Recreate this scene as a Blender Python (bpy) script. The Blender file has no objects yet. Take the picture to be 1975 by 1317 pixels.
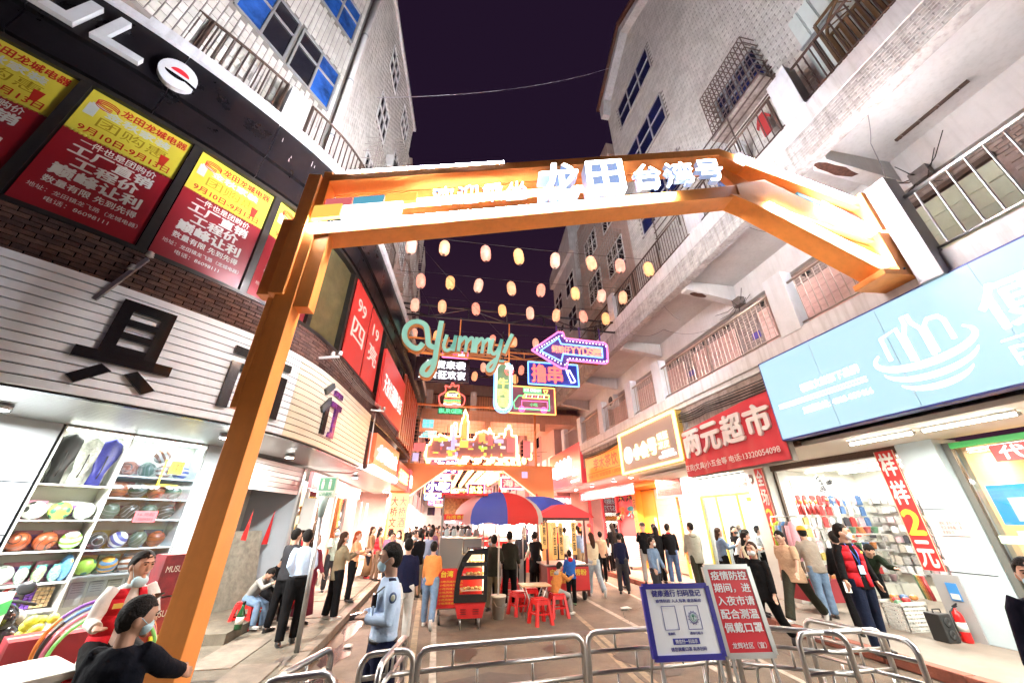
import bpy, bmesh, math, random
from mathutils import Vector as Vec, Matrix
random.seed(7)
R=math.radians; sin=math.sin; cos=math.cos; PI=math.pi
sc=bpy.context.scene
COL=sc.collection
# ---------------------------------------------------------------- camera, sky, exposure
cam_data=bpy.data.cameras.new('camera'); cam=bpy.data.objects.new('camera',cam_data); COL.objects.link(cam)
cam.location=(0,0,1.95); cam.rotation_euler=(R(90+26.238),0,R(-10.446))
cam_data.sensor_width=36; cam_data.lens=12.814; cam_data.clip_start=.05; cam_data.clip_end=600
sc.camera=cam
world=bpy.data.worlds.new('World'); sc.world=world; world.use_nodes=True
wn=world.node_tree; bg=wn.nodes['Background']
sky=wn.nodes.new('ShaderNodeTexSky'); sky.sky_type='NISHITA'; sky.sun_disc=False
sky.sun_elevation=R(-6); sky.sun_rotation=R(200); sky.air_density=1.5; sky.dust_density=3
# night: what the town's lamps give back from the sky, a dull purple, over the last of the twilight
add=wn.nodes.new('ShaderNodeMixRGB'); add.blend_type='ADD'; add.inputs[0].default_value=1
tcw=wn.nodes.new('ShaderNodeTexCoord'); sep=wn.nodes.new('ShaderNodeSeparateXYZ'); wn.links.new(tcw.outputs['Generated'],sep.inputs[0])
rampw=wn.nodes.new('ShaderNodeValToRGB'); rampw.color_ramp.elements[0].color=(.15,.055,.10,1); rampw.color_ramp.elements[1].color=(.040,.018,.055,1); rampw.color_ramp.elements[1].position=.75
wn.links.new(sep.outputs[2],rampw.inputs[0]); wn.links.new(sky.outputs[0],add.inputs[1]); wn.links.new(rampw.outputs[0],add.inputs[2])
wn.links.new(add.outputs[0],bg.inputs[0]); bg.inputs[1].default_value=.10
sc.view_settings.view_transform='Standard'; sc.view_settings.look='None'
sc.view_settings.exposure=1.92; sc.view_settings.gamma=1
try: sc.view_settings.use_curve_mapping=False
except Exception: pass
sc.render.engine='CYCLES'
cy=sc.cycles; cy.use_denoising=True; cy.max_bounces=6; cy.diffuse_bounces=3; cy.glossy_bounces=3
cy.transmission_bounces=4; cy.transparent_max_bounces=8; cy.sample_clamp_indirect=6; cy.caustics_reflective=False; cy.caustics_refractive=False
try: cy.denoiser='OPENIMAGEDENOISE'
except Exception: pass
# ---------------------------------------------------------------- materials
MATS={}
def M(name,col,r=.6,m=0.,e=0.,n=0.,ns=6.,b=0.,bs=40.,spec=None,ec=None,streak=0.,alpha=None,trans=0.):
    if name in MATS: return MATS[name]
    mt=bpy.data.materials.new(name); mt.use_nodes=True; nt=mt.node_tree; N=nt.nodes; L=nt.links
    p=N['Principled BSDF']; c=(*col,1)
    p.inputs['Base Color'].default_value=c; p.inputs['Roughness'].default_value=r; p.inputs['Metallic'].default_value=m
    if spec is not None: p.inputs['Specular IOR Level'].default_value=spec
    if e:
        p.inputs['Emission Color'].default_value=(*(ec or col),1); p.inputs['Emission Strength'].default_value=e
    if trans: p.inputs['Transmission Weight'].default_value=trans
    if alpha is not None: p.inputs['Alpha'].default_value=alpha
    if n or b or streak:
        tc=N.new('ShaderNodeTexCoord')
    if n or streak:
        nz=N.new('ShaderNodeTexNoise'); nz.inputs['Scale'].default_value=ns; nz.inputs['Detail'].default_value=7; nz.inputs['Roughness'].default_value=.65
        L.new(tc.outputs['Object'],nz.inputs['Vector'])
        rm=N.new('ShaderNodeMapRange'); rm.inputs[1].default_value=.3; rm.inputs[2].default_value=.7
        rm.inputs[3].default_value=1-n; rm.inputs[4].default_value=1+n*.5
        L.new(nz.outputs[0],rm.inputs[0])
        mx=N.new('ShaderNodeVectorMath'); mx.operation='SCALE'; mx.inputs[0].default_value=col
        L.new(rm.outputs[0],mx.inputs['Scale']); out=mx.outputs[0]
        if streak:
            mp=N.new('ShaderNodeMapping'); mp.inputs['Scale'].default_value=(9,9,.7); L.new(tc.outputs['Object'],mp.inputs[0])
            n2=N.new('ShaderNodeTexNoise'); n2.inputs['Scale'].default_value=1.3; n2.inputs['Detail'].default_value=8; L.new(mp.outputs[0],n2.inputs['Vector'])
            r2=N.new('ShaderNodeMapRange'); r2.inputs[1].default_value=.48; r2.inputs[2].default_value=.72; r2.inputs[3].default_value=0; r2.inputs[4].default_value=streak
            L.new(n2.outputs[0],r2.inputs[0])
            m2=N.new('ShaderNodeMixRGB'); L.new(r2.outputs[0],m2.inputs[0]); L.new(out,m2.inputs[1]); m2.inputs[2].default_value=(col[0]*.35,col[1]*.3,col[2]*.26,1); out=m2.outputs[0]
        L.new(out,p.inputs['Base Color'])
        r3=N.new('ShaderNodeMapRange'); r3.inputs[3].default_value=max(.05,r-.12); r3.inputs[4].default_value=min(1,r+.12); L.new(nz.outputs[0],r3.inputs[0]); L.new(r3.outputs[0],p.inputs['Roughness'])
    if b:
        nb=N.new('ShaderNodeTexNoise'); nb.inputs['Scale'].default_value=bs; nb.inputs['Detail'].default_value=5; L.new(tc.outputs['Object'],nb.inputs['Vector'])
        bp=N.new('ShaderNodeBump'); bp.inputs['Strength'].default_value=b; bp.inputs['Distance'].default_value=.02
        L.new(nb.outputs[0],bp.inputs['Height']); L.new(bp.outputs[0],p.inputs['Normal'])
    MATS[name]=mt; return mt
def E(name,col,s): return M(name,tuple(c*.12 for c in col),r=.4,e=s,ec=col)
def glass(name,col=(.9,.95,1),a=.18,r=.03):
    if name in MATS: return MATS[name]
    mt=bpy.data.materials.new(name); mt.use_nodes=True; nt=mt.node_tree; N=nt.nodes; L=nt.links
    N.remove(N['Principled BSDF']); o=N['Material Output']
    t=N.new('ShaderNodeBsdfTransparent'); t.inputs[0].default_value=(*col,1)
    g=N.new('ShaderNodeBsdfGlossy'); g.inputs['Roughness'].default_value=r
    f=N.new('ShaderNodeFresnel'); f.inputs[0].default_value=1.22
    ma=N.new('ShaderNodeMath'); ma.operation='ADD'; ma.inputs[1].default_value=a*.3; ma.use_clamp=True
    L.new(f.outputs[0],ma.inputs[0]); mx=N.new('ShaderNodeMixShader')
    L.new(ma.outputs[0],mx.inputs[0]); L.new(t.outputs[0],mx.inputs[1]); L.new(g.outputs[0],mx.inputs[2]); L.new(mx.outputs[0],o.inputs[0])
    MATS[name]=mt; return mt
# ---------------------------------------------------------------- objects
def root(name,label,cat,loc=(0,0,0),rz=0,group=None,kind=None):
    o=bpy.data.objects.new(name,None); COL.objects.link(o); o.empty_display_size=.1
    o.location=loc; o.rotation_euler=(0,0,rz)
    tag(o,label,cat,group,kind); return o
def tag(o,label=None,cat=None,group=None,kind=None):
    if label: o['label']=label
    if cat: o['category']=cat
    if group: o['group']=group
    if kind: o['kind']=kind
    return o
def copy_tree(o,parent=None):
    c=o.copy(); COL.objects.link(c); c.parent=parent
    for ch in list(o.children): copy_tree(ch,c)
    return c
class G:
    """collects faces, links them as one mesh object"""
    def __init__(s): s.v=[]; s.f=[]; s.m=[]; s.sm=[]
    def add(s,vs,fs,m=0,sm=False):
        k=len(s.v); s.v+= [tuple(v) for v in vs]
        for f in fs: s.f.append(tuple(k+i for i in f)); s.m.append(m); s.sm.append(sm)
        return s
    def hexa(s,p,m=0):   # p: 4 bottom, 4 top, both counter-clockwise from above
        return s.add(p,[(3,2,1,0),(4,5,6,7),(0,1,5,4),(1,2,6,5),(2,3,7,6),(3,0,4,7)],m)
    def box(s,x0,x1,y0,y1,z0,z1,m=0):
        return s.hexa([(x0,y0,z0),(x1,y0,z0),(x1,y1,z0),(x0,y1,z0),(x0,y0,z1),(x1,y0,z1),(x1,y1,z1),(x0,y1,z1)],m)
    def obox(s,c,U,V,W,m=0):  # centre and half-axis vectors
        c=Vec(c);U=Vec(U);V=Vec(V);W=Vec(W)
        if U.cross(V).dot(W)<0: U=-U
        return s.hexa([c-U-V-W,c+U-V-W,c+U+V-W,c-U+V-W,c-U-V+W,c+U-V+W,c+U+V+W,c-U+V+W],m)
    def bar(s,a,b,w,h=None,m=0,up=(0,0,1)):
        a=Vec(a);b=Vec(b);d=b-a; h=h or w
        if d.length<1e-6: return s
        u=d.cross(Vec(up)); 
        if u.length<1e-5: u=d.cross(Vec((1,0,0)))
        u.normalize(); v=u.cross(d).normalized()
        return s.obox((a+b)/2,d/2,u*w/2,v*h/2,m)
    def tube(s,pts,r,n=8,m=0,closed=False,caps=True,sm=True,ref=None):
        P=[Vec(p) for p in pts]; N=len(P)
        if not isinstance(r,(list,tuple)): r=[r]*N
        rings=[]; prev=None
        for i in range(N):
            if closed: d=P[(i+1)%N]-P[i-1]
            else: d=P[min(i+1,N-1)]-P[max(i-1,0)]
            if d.length<1e-7: d=Vec((0,0,1))
            d.normalize()
            if ref is not None: u=Vec(ref)-d*d.dot(Vec(ref))
            elif prev is None: u=d.cross(Vec((0,0,1))) if abs(d.z)<.9 else d.cross(Vec((1,0,0)))
            else: u=prev-d*prev.dot(d)
            if u.length<1e-4: u=d.orthogonal()
            u.normalize(); prev=u; v=d.cross(u)
            rr=r[i]; rx,ry=(rr if isinstance(rr,(list,tuple)) else (rr,rr))
            rings.append([P[i]+u*(rx*cos(2*PI*k/n))+v*(ry*sin(2*PI*k/n)) for k in range(n)])
        vs=[q for ring in rings for q in ring]; fs=[]
        for i in range(N if closed else N-1):
            a=i*n; b=((i+1)%N)*n
            for k in range(n): k2=(k+1)%n; fs.append((a+k,a+k2,b+k2,b+k))
        if caps and not closed:
            fs.append(tuple(range(n-1,-1,-1))); fs.append(tuple((N-1)*n+k for k in range(n)))
        return s.add(vs,fs,m,sm)
    def cyl(s,a,b,r0,r1=None,n=12,m=0,sm=True,caps=True): return s.tube([a,b],[r0,r0 if r1 is None else r1],n,m,sm=sm,caps=caps)
    def lathe(s,c,prof,n=20,m=0,ax=(0,0,1),sm=True):
        ax=Vec(ax); P=[Vec(c)+ax*z for r,z in prof]; return s.tube(P,[max(r,1e-4) for r,z in prof],n,m,sm=sm,ref=ax.orthogonal())
    def ball(s,c,r,nu=16,nv=10,m=0,f=None):
        if not isinstance(r,(list,tuple)): r=(r,r,r)
        c=Vec(c); vs=[]; fs=[]
        for j in range(nv+1):
            t=PI*j/nv
            for i in range(nu):
                a=2*PI*i/nu; q=Vec((sin(t)*cos(a)*r[0],sin(t)*sin(a)*r[1],cos(t)*r[2]))
                vs.append(c+(f(q) if f else q))
        for j in range(nv):
            for i in range(nu):
                i2=(i+1)%nu; fs.append((j*nu+i,(j+1)*nu+i,(j+1)*nu+i2,j*nu+i2))
        return s.add(vs,fs,m,True)
    def prism(s,poly,O,U,V,N,m=0,ms=None):  # polygon in (u,v), extruded along N
        O=Vec(O);U=Vec(U);V=Vec(V);N=Vec(N); k=len(poly)
        a=[O+U*p[0]+V*p[1] for p in poly]; b=[q+N for q in a]
        ar=sum(poly[i][0]*poly[(i+1)%k][1]-poly[(i+1)%k][0]*poly[i][1] for i in range(k))
        flip=(ar>0)!=(U.cross(V).dot(N)>0)
        f1=tuple(range(k)) ; f2=tuple(range(2*k-1,k-1,-1))
        fs=[f1 if flip else f1[::-1], f2 if flip else f2[::-1]]
        base=len(s.v); s.v+=[tuple(q) for q in a+b]
        for f in fs: s.f.append(tuple(base+i for i in f)); s.m.append(m); s.sm.append(False)
        for i in range(k):
            j=(i+1)%k; q=(base+i,base+j,base+k+j,base+k+i)
            s.f.append(q[::-1] if flip else q); s.m.append(m if ms is None else ms); s.sm.append(False)
        return s
    def quad(s,a,b,c,d,m=0): return s.add([a,b,c,d],[(0,1,2,3)],m)
    def mesh(s,name,mats,bevel=0):
        me=bpy.data.meshes.new(name); me.from_pydata(s.v,[],s.f)
        for mt in (mats if isinstance(mats,(list,tuple)) else [mats]): me.materials.append(mt)
        me.polygons.foreach_set('material_index',s.m); me.polygons.foreach_set('use_smooth',s.sm); me.update()
        if bevel or getattr(s,'fixn',False):
            bm=bmesh.new(); bm.from_mesh(me)
            if getattr(s,'fixn',False): bmesh.ops.recalc_face_normals(bm,faces=bm.faces)
            if bevel: bmesh.ops.bevel(bm,geom=[e for e in bm.edges if e.is_manifold and e.calc_face_angle(0)>.5],offset=bevel,segments=2,affect='EDGES',profile=.5)
            bm.to_mesh(me); bm.free()
        return me
    def obj(s,name,mats,parent=None,loc=None,bevel=0,local=False,**kw):
        """vertices are in world space unless local; parent roots carry no rotation in the world-space case"""
        if not local:
            o=Vec(loc) if loc is not None else (wloc(parent) if parent else Vec((0,0,0)))
            s.v=[tuple(Vec(q)-o) for q in s.v]
        me=s.mesh(name,mats,bevel); ob=bpy.data.objects.new(name,me); COL.objects.link(ob)
        if parent:
            ob.parent=parent
            if not local and loc is not None: ob.location=Vec(loc)-wloc(parent)
            elif local and loc is not None: ob.location=loc
        elif loc is not None: ob.location=loc
        return tag(ob,**kw) if kw else ob
def wloc(o):
    p=Vec((0,0,0))
    while o is not None: p+=o.location; o=o.parent
    return p
def inst(me,name,parent,loc,rot=(0,0,0),scale=(1,1,1),mat=None):
    ob=bpy.data.objects.new(name,me); COL.objects.link(ob); ob.parent=parent
    ob.location=Vec(loc)-(wloc(parent) if parent else Vec((0,0,0))); ob.rotation_euler=rot; ob.scale=scale
    if mat: ob.material_slots[0].link='OBJECT'; ob.material_slots[0].material=mat
    return ob
# helper scene for text and remeshing, deleted at the end
TS=bpy.data.scenes.new('work'); TV=TS.view_layers[0]
def evaluated(ob):
    TS.collection.objects.link(ob); TV.update(); dg=TV.depsgraph
    me=bpy.data.meshes.new_from_object(ob.evaluated_get(dg)); TS.collection.objects.unlink(ob); return me
GL={}
def glyph(st,bold=0.,depth=0.):
    k=(st,round(bold,3),round(depth,3))
    if k in GL: return GL[k]
    cu=bpy.data.curves.new('lettering','FONT'); cu.body=st; cu.size=1; cu.offset=bold; cu.extrude=depth; cu.resolution_u=3
    cu.space_line=1.05
    o=bpy.data.objects.new('lettering',cu); me=evaluated(o)
    co=[tuple(v.co) for v in me.vertices]; fa=[tuple(p.vertices) for p in me.polygons]
    bpy.data.objects.remove(o); bpy.data.curves.remove(cu); bpy.data.meshes.remove(me)
    if not co: co=[(0,0,0)]
    xs=[c[0] for c in co]; ys=[c[1] for c in co]
    GL[k]=(co,fa,min(xs),max(xs),min(ys),max(ys)); return GL[k]
def addtext(g,st,O,U,V,w,h,bold=.0,depth=0.,m=0,shear=0.,fit=True,N=None):
    """text fitted in a w x h field whose lower left corner is O; U, V unit vectors along and up"""
    co,fa,x0,x1,y0,y1=glyph(st,0.,depth and .5)
    O=Vec(O);U=Vec(U).normalized();V=Vec(V).normalized();N=(U.cross(V)).normalized() if N is None else Vec(N)
    sx=w/max(x1-x0,1e-6); sy=h/max(y1-y0,1e-6)
    ox=oy=0
    if not fit:
        k=min(sx,sy); ox=(w-(x1-x0)*k)/2; oy=(h-(y1-y0)*k)/2; sx=sy=k
    bx=bold*sx*1.1; by=bold*sy*1.1   # heavier strokes: the same outline again, moved a little and a hair proud
    for q,(dx,dy) in enumerate(((0,0),(-1,0),(1,0),(0,-.8),(0,.8)) if bold>.008 and max(sx,sy)>.02 else ((0,0),)):
        vs=[O+U*((x-x0)*sx+ox+shear*((y-y0)*sy)+dx*bx)+V*((y-y0)*sy+oy+dy*by)+N*((z*2*depth if depth else 0.)+q*.0006) for x,y,z in co]
        g.add(vs,fa,m)
    return g
def text(st,O,U,V,w,h,mat,parent,bold=.0,depth=0.,name='lettering',shear=0.,fit=True):
    g=G(); addtext(g,st,O,U,V,w,h,bold,depth,shear=shear,fit=fit)
    return g.obj(name,mat,parent)
def chars(st,O,U,V,w,h,mat,parent,bold=.0,depth=0.,gap=.12,name='letter',vertical=False,shear=0.):
    """each character a mesh of its own"""
    U=Vec(U).normalized();V=Vec(V).normalized();O=Vec(O); n=len(st)
    for i,c in enumerate(st):
        if c==' ': continue
        if vertical: ch=h/n; o=O+V*(h-(i+1)*ch+ch*gap/2); ww,hh=w,ch*(1-gap)
        else: cw=w/n; o=O+U*(i*cw+cw*gap/2); ww,hh=cw*(1-gap),h
        g=G(); addtext(g,c,o,U,V,ww,hh,bold,depth,shear=shear); g.obj(name,mat,parent)
def arc(c,r,a0,a1,n,U=(1,0,0),V=(0,0,1)):
    c=Vec(c);U=Vec(U);V=Vec(V); return [c+U*(r*cos(R(a0+(a1-a0)*i/n)))+V*(r*sin(R(a0+(a1-a0)*i/n))) for i in range(n+1)]
X=Vec((1,0,0));Y=Vec((0,1,0));Z=Vec((0,0,1))
def tiles(O,U,V,w,h,tw,th,gap=.008,dep=.012,vert=False,holes=(),jit=.003,m=0,rnd=None,shape=None):
    """staggered raised tiles on the plane O+U*u+V*v; holes are (u0,u1,v0,v1); shape(u,v)->bool"""
    O=Vec(O);U=Vec(U).normalized();V=Vec(V).normalized();N=U.cross(V); g=G(); rn=random.Random(3)
    A,B,wa,wb=(V,U,h,w) if vert else (U,V,w,h)
    for j in range(int(wb/th)):
        off=(tw/2 if j%2 else 0)
        b0=j*th+gap/2; b1=(j+1)*th-gap/2; i=0; a=-off
        while a<wa-1e-6:
            a0=max(a,0)+gap/2; a1=min(a+tw,wa)-gap/2; a+=tw
            if a1-a0<.02: continue
            (u0,u1,v0,v1)=(b0,b1,a0,a1) if vert else (a0,a1,b0,b1)
            if any(u1>hh[0] and u0<hh[1] and v1>hh[2] and v0<hh[3] for hh in holes): continue
            if shape and not shape((u0+u1)/2,(v0+v1)/2): continue
            d=dep+rn.uniform(-jit,jit); c=.15*min(u1-u0,v1-v0)
            P=[O+U*u+V*v for u,v in ((u0,v0),(u1,v0),(u1,v1),(u0,v1))]
            Q=[O+U*u+V*v+N*d for u,v in ((u0+.006,v0+.006),(u1-.006,v0+.006),(u1-.006,v1-.006),(u0+.006,v1-.006))]
            mm=rn.randrange(rnd) if rnd else m
            g.add(P+Q,[(4,5,6,7),(0,1,5,4),(1,2,6,5),(2,3,7,6),(3,0,4,7)],mm)
    return g
def poly_area(w,h,d=0): pass
# ---------------------------------------------------------------- palette
white=M('white_paint',(.72,.72,.70),.55,n=.12,ns=3)
plaster=M('pale_plaster',(.60,.59,.58),.85,n=.22,ns=1.6,b=.25,bs=30,streak=.35)
soffit=M('soffit_plaster',(.62,.60,.58),.9,n=.15,ns=1.1,b=.15,bs=12,streak=.15)
grime=M('grimy_concrete',(.25,.23,.22),.9,n=.45,ns=4,b=.5,bs=25,streak=.6)
tileA=M('pale_tile',(.70,.67,.62),.35,n=.15,ns=1.2,b=.05,streak=.25)
tileB=M('pale_tile_worn',(.62,.59,.54),.4,n=.15,ns=1.2,streak=.25)
grout=M('dark_grout',(.24,.22,.20),.9)
steel=M('stainless_steel',(.56,.55,.54),.32,1.,b=.05,bs=90)
dsteel=M('brown_painted_steel',(.10,.065,.05),.45,.4,n=.3,ns=20)
bsteel=M('black_steel',(.025,.025,.03),.4,.5)
gsteel=M('galvanised_steel',(.42,.43,.44),.4,.85,n=.2,ns=9)
orange=M('orange_paint',(.93,.33,.07),.45,n=.10,ns=3,b=.06,bs=90,streak=.12)
blackp=M('black_panel',(.012,.012,.014),.22,n=.3,ns=3,streak=.0)
asphalt=M('asphalt',(.155,.118,.085),.75,n=.6,ns=1.1,b=.8,bs=90,streak=.25)
concrete=M('pavement_concrete',(.175,.150,.112),.8,n=.55,ns=1.4,b=.6,bs=50,streak=.4)
kerbm=M('kerb_stone',(.22,.18,.14),.8,n=.35,ns=5,b=.4,bs=50)
redkerb=M('red_kerb_stone',(.30,.10,.065),.75,n=.35,ns=5,b=.4,bs=50)
blueglass=M('blue_window_glass',(.012,.05,.22),.08,spec=.9,n=.35,ns=1.5)
darkglass=M('dark_window_glass',(.012,.012,.02),.06,spec=.9)
clear=glass('clear_glass')
alu=M('aluminium',(.55,.55,.54),.35,.8)
cardboard=M('cardboard',(.36,.23,.12),.8,n=.15,ns=8)
redpl=M('red_plastic',(.62,.012,.012),.3,n=.05)
rubber=M('black_rubber',(.02,.02,.02),.7)
wire=M('black_wire',(.02,.018,.016),.6)
# ================================================================ ground
def sheet(name,x0,x1,y0,y1,z,m,label,nx=1,ny=1):
    g=G(); g.quad((x0,y0,z),(x1,y0,z),(x1,y1,z),(x0,y1,z)); return g.obj(name,m,kind='structure',label=label)
ground=sheet('ground',-250,250,-60,400,-.02,concrete,'bare ground under and around the street')
road=sheet('road',-1.74,6.9,-12,120,0,asphalt,'worn asphalt lane of the night market street')
paintw=M('worn_lane_paint',(.38,.33,.27),.8,n=.5,ns=5)
painty=M('worn_yellow_paint',(.30,.23,.15),.8,n=.5,ns=5)
def stripe(x0,y0,x1,y1,w,m):
    g=G(); d=Vec((x1-x0,y1-y0,0)).normalized(); u=Vec((d.y,-d.x,0))*w/2; a=Vec((x0,y0,.004)); b=Vec((x1,y1,.004))
    g.quad(a-u,a+u,b+u,b-u); return g.obj('lane_line',m,road)
stripe(-.12,2,-.4,18,.11,painty); stripe(.11,2,.11,24,.1,paintw); stripe(4.15,2,4.35,19,.13,paintw); stripe(2.9,4,3.45,11.2,.11,painty)
stripe(4.6,2,6.3,16,.1,paintw); stripe(2.5,2,3.1,8.6,.1,painty)
for y in (3.2,7.05,9.7,12.6): stripe(-1.42,y,-1.47,y+1.15,.13,paintw)
def pave(name,x0,x1,y0,y1,z,m,label):
    g=G(); g.box(x0,x1,y0,y1,-.015,z); return g.obj(name,m,kind='structure',label=label)
lp=pave('left_pavement',-14,-1.92,-12,120,.15,concrete,'cracked concrete pavement along the left hand shops')
rp=pave('right_pavement',7.08,16,-12,120,.15,M('shop_forecourt',(.24,.20,.165),.6,n=.3,ns=2,b=.2,bs=60),'paved strip in front of the right hand shops')
def kerbrow(par,x0,x1,y0,y1,m,hz=.15):
    me=G(); me.box(-(x1-x0)/2,(x1-x0)/2,-.49,.49,0,hz); ms=me.mesh('kerb_stone',m,.012)
    y=y0
    while y<y1:
        o=inst(ms,'kerb_stone',par,((x0+x1)/2,y+.5,random.uniform(-.004,.006)-.0)); o.rotation_euler=(0,0,random.uniform(-.008,.008)); y+=1
kerbrow(lp,-1.92,-1.74,-1,26,kerbm); kerbrow(rp,6.9,7.08,-1,26,redkerb)
# broken slabs, drain grates, litter on the left pavement
slabm=M('pavement_slab',(.20,.165,.13),.85,n=.45,ns=3,b=.4,bs=60)
for i,(x0,x1,y0,y1) in enumerate(((-3.2,-2.0,9.9,11.7),(-3.2,-2.0,11.75,13.6),(-3.2,-2.0,13.65,15.5),(-3.2,-2.6,7.0,8.4),(-2.55,-2.0,6.2,7.1))):
    g=G(); g.box(x0,x1,y0,y1,.14,.165+.006*(i%3)); g.obj('slab',slabm,lp,bevel=.008)
dk=M('dirt_stain',(.07,.06,.05),.5,n=.5,ns=20)
def blob(x,y,rx,ry,z,m,par,name='stain',seed=0,kind=None):
    rn=random.Random(seed); g=G(); n=18; P=[(x+rx*cos(2*PI*i/n)*rn.uniform(.6,1.1),y+ry*sin(2*PI*i/n)*rn.uniform(.6,1.1),z) for i in range(n)]
    g.add(P+[(x,y,z)],[(i,(i+1)%n,n) for i in range(n)]); return g.obj(name,m,par)
for i,(x,y,rx,ry) in enumerate(((-2.2,5.4,.35,.1),(-2.6,4.9,.5,.05),(-2.15,6.1,.2,.12),(-3,6.6,.6,.03),(-2.0,7.2,.12,.3))): blob(x,y,rx,ry,.154,dk,lp,seed=i)
wet=M('wet_gutter',(.09,.05,.045),.12,n=.4,ns=12)
for i,(x,y,rx,ry) in enumerate(((-1.45,7.9,.22,.7),(-1.5,9.6,.16,.9),(-1.3,6.6,.3,.4))): blob(x,y,rx,ry,.005,wet,road,seed=20+i)
patch=M('tar_patch',(.075,.06,.05),.8,n=.4,ns=8,b=.4,bs=80); oil=M('oil_stain',(.06,.048,.038),.35,n=.5,ns=14)
for i,(x,y,rx,ry,m_) in enumerate(((1.0,6.3,.9,.45,patch),(3.4,6.9,.5,.8,patch),(4.9,7.6,.35,.5,oil),(2.2,7.6,.3,.25,oil),(.6,7.7,.25,.5,oil),(-.7,6.0,.3,.7,oil),(5.6,9.0,.6,.25,patch),(1.9,5.3,.22,.3,oil),(3.0,8.4,.35,.2,oil),(5.0,5.2,.8,.3,patch))): blob(x,y,rx,ry,.006+.0012*i,m_,road,seed=40+i)
mh=G(); mh.lathe((4.75,6.5,.0),[(.33,0),(.33,.020),(.31,.022)],26); mo=mh.obj('manhole_cover',M('cast_iron',(.07,.06,.055),.5,.6,n=.3,ns=30,b=.6,bs=60),None); tag(mo,'round iron manhole cover in the lane left of the red kerb','manhole cover')
crk=M('crack_dark',(.03,.025,.02),.9)
def crack(x,y,a,L_,z,par,seed):
    rn=random.Random(seed); g=G(); p=Vec((x,y,z)); 
    for i in range(int(L_/.12)):
        a+=rn.uniform(-.5,.5); q=p+Vec((cos(a),sin(a),0))*.12; n=Vec((-sin(a),cos(a),0))*rn.uniform(.003,.008); g.quad(p-n,q-n,q+n,p+n); p=q
    g.obj('crack',crk,par)
for i,(x,y,a,L_) in enumerate(((-2.9,4.6,.2,1.2),(-2.2,5.6,2.2,.8),(-3.1,6.3,.1,1.3),(-2.6,8.6,1.2,.9),(-3.4,5.2,1.5,1.4))): crack(x,y,a,L_,.1545,lp,i)
for i,(x,y,a,L_) in enumerate(((.5,5.0,.3,2.2),(2.9,5.8,1.4,1.8),(4.2,9.0,.6,2.0),(-1.0,8.5,1.5,2.4),(5.8,6.3,1.9,1.5),(1.4,8.1,2.9,1.4))): crack(x,y,a,L_,.019,road,60+i) if 0 else crack(x,y,a,L_,.0195,road,60+i)
litter=M('pale_paper',(.7,.66,.6),.8)
for i,(x,y,z,l) in enumerate(((-1.32,8.3,.0,'white scrap of paper in the gutter by the lane dash'),(6.4,12.0,0,'white crumpled bag in the road by the right kerb'),(4.75,10.3,0,'small white scrap on the road beside the food cart'),(5.2,8.6,0,'pale flattened wrapper on the asphalt behind the health notice'))):
    g=G(); g.ball((0,0,.03),(.1+.03*i,.07,.03),8,5,f=lambda q:q*random.uniform(.6,1.2)); tag(g.obj('paper_scrap',litter,None,loc=(x,y,z),local=True),l,'litter')
# ================================================================ left building, one curved facade line
LP=[(-7.4,2.9),(-6.6,3.35),(-5.9,3.85),(-5.2,4.35),(-4.5,4.95),(-3.95,5.5),(-3.3,6.25),(-2.88,6.95),(-2.6,7.9),(-2.42,9.2),(-2.22,11.3),(-1.97,14),(-1.75,17),(-1.6,20),(-1.5,24)]
def crom(P,n=6):
    P=[Vec((*p,0)) for p in P]; out=[]
    for i in range(len(P)-1):
        a=P[max(i-1,0)];b=P[i];c=P[i+1];d=P[min(i+2,len(P)-1)]
        for k in range(n):
            t=k/n; out.append(.5*(2*b+(c-a)*t+(2*a-5*b+4*c-d)*t*t+(3*b-a-3*c+d)*t**3))
    return out+[P[-1]]
LC=crom(LP); LS=[0]
for i in range(1,len(LC)): LS.append(LS[-1]+(LC[i]-LC[i-1]).length)
def Lf(s,off=0,z=0):
    s=min(max(s,0),LS[-1]-1e-4); i=max(k for k in range(len(LS)-1) if LS[k]<=s)
    t=(s-LS[i])/(LS[i+1]-LS[i]); p=LC[i].lerp(LC[i+1],t)
    a=LC[max(i-2,0)]; b=LC[min(i+3,len(LC)-1)]; d=(b-a).normalized(); n=Vec((d.y,-d.x,0))
    p=p+n*off; return Vec((p.x,p.y,z)),d,n
def band(g,s0,s1,z0,z1,o0,o1,m=0,n=None,z0b=None):
    """solid strip following the facade; o0 inner, o1 outer"""
    n=n or max(1,int((s1-s0)/.3)); prev=None
    for i in range(n+1):
        s=s0+(s1-s0)*i/n; q=[Lf(s,o0,z0)[0],Lf(s,o1,z0 if z0b is None else z0b)[0],Lf(s,o1,z1)[0],Lf(s,o0,z1)[0]]
        if prev:
            g.add(prev+q,[(0,1,5,4),(1,2,6,5),(2,3,7,6),(3,0,4,7)],m)
            if i==n: g.add(q,[(3,2,1,0)],m)
        else: g.add(q,[(0,1,2,3)],m)
        prev=q
    return g
LB=root('corner_shop_building','black clad corner building whose curved front carries the sale posters','building',(-6,8,0))
def lpart(g,name,m,par=None,bevel=0): return g.obj(name,m,par or LB,bevel=bevel)
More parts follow.
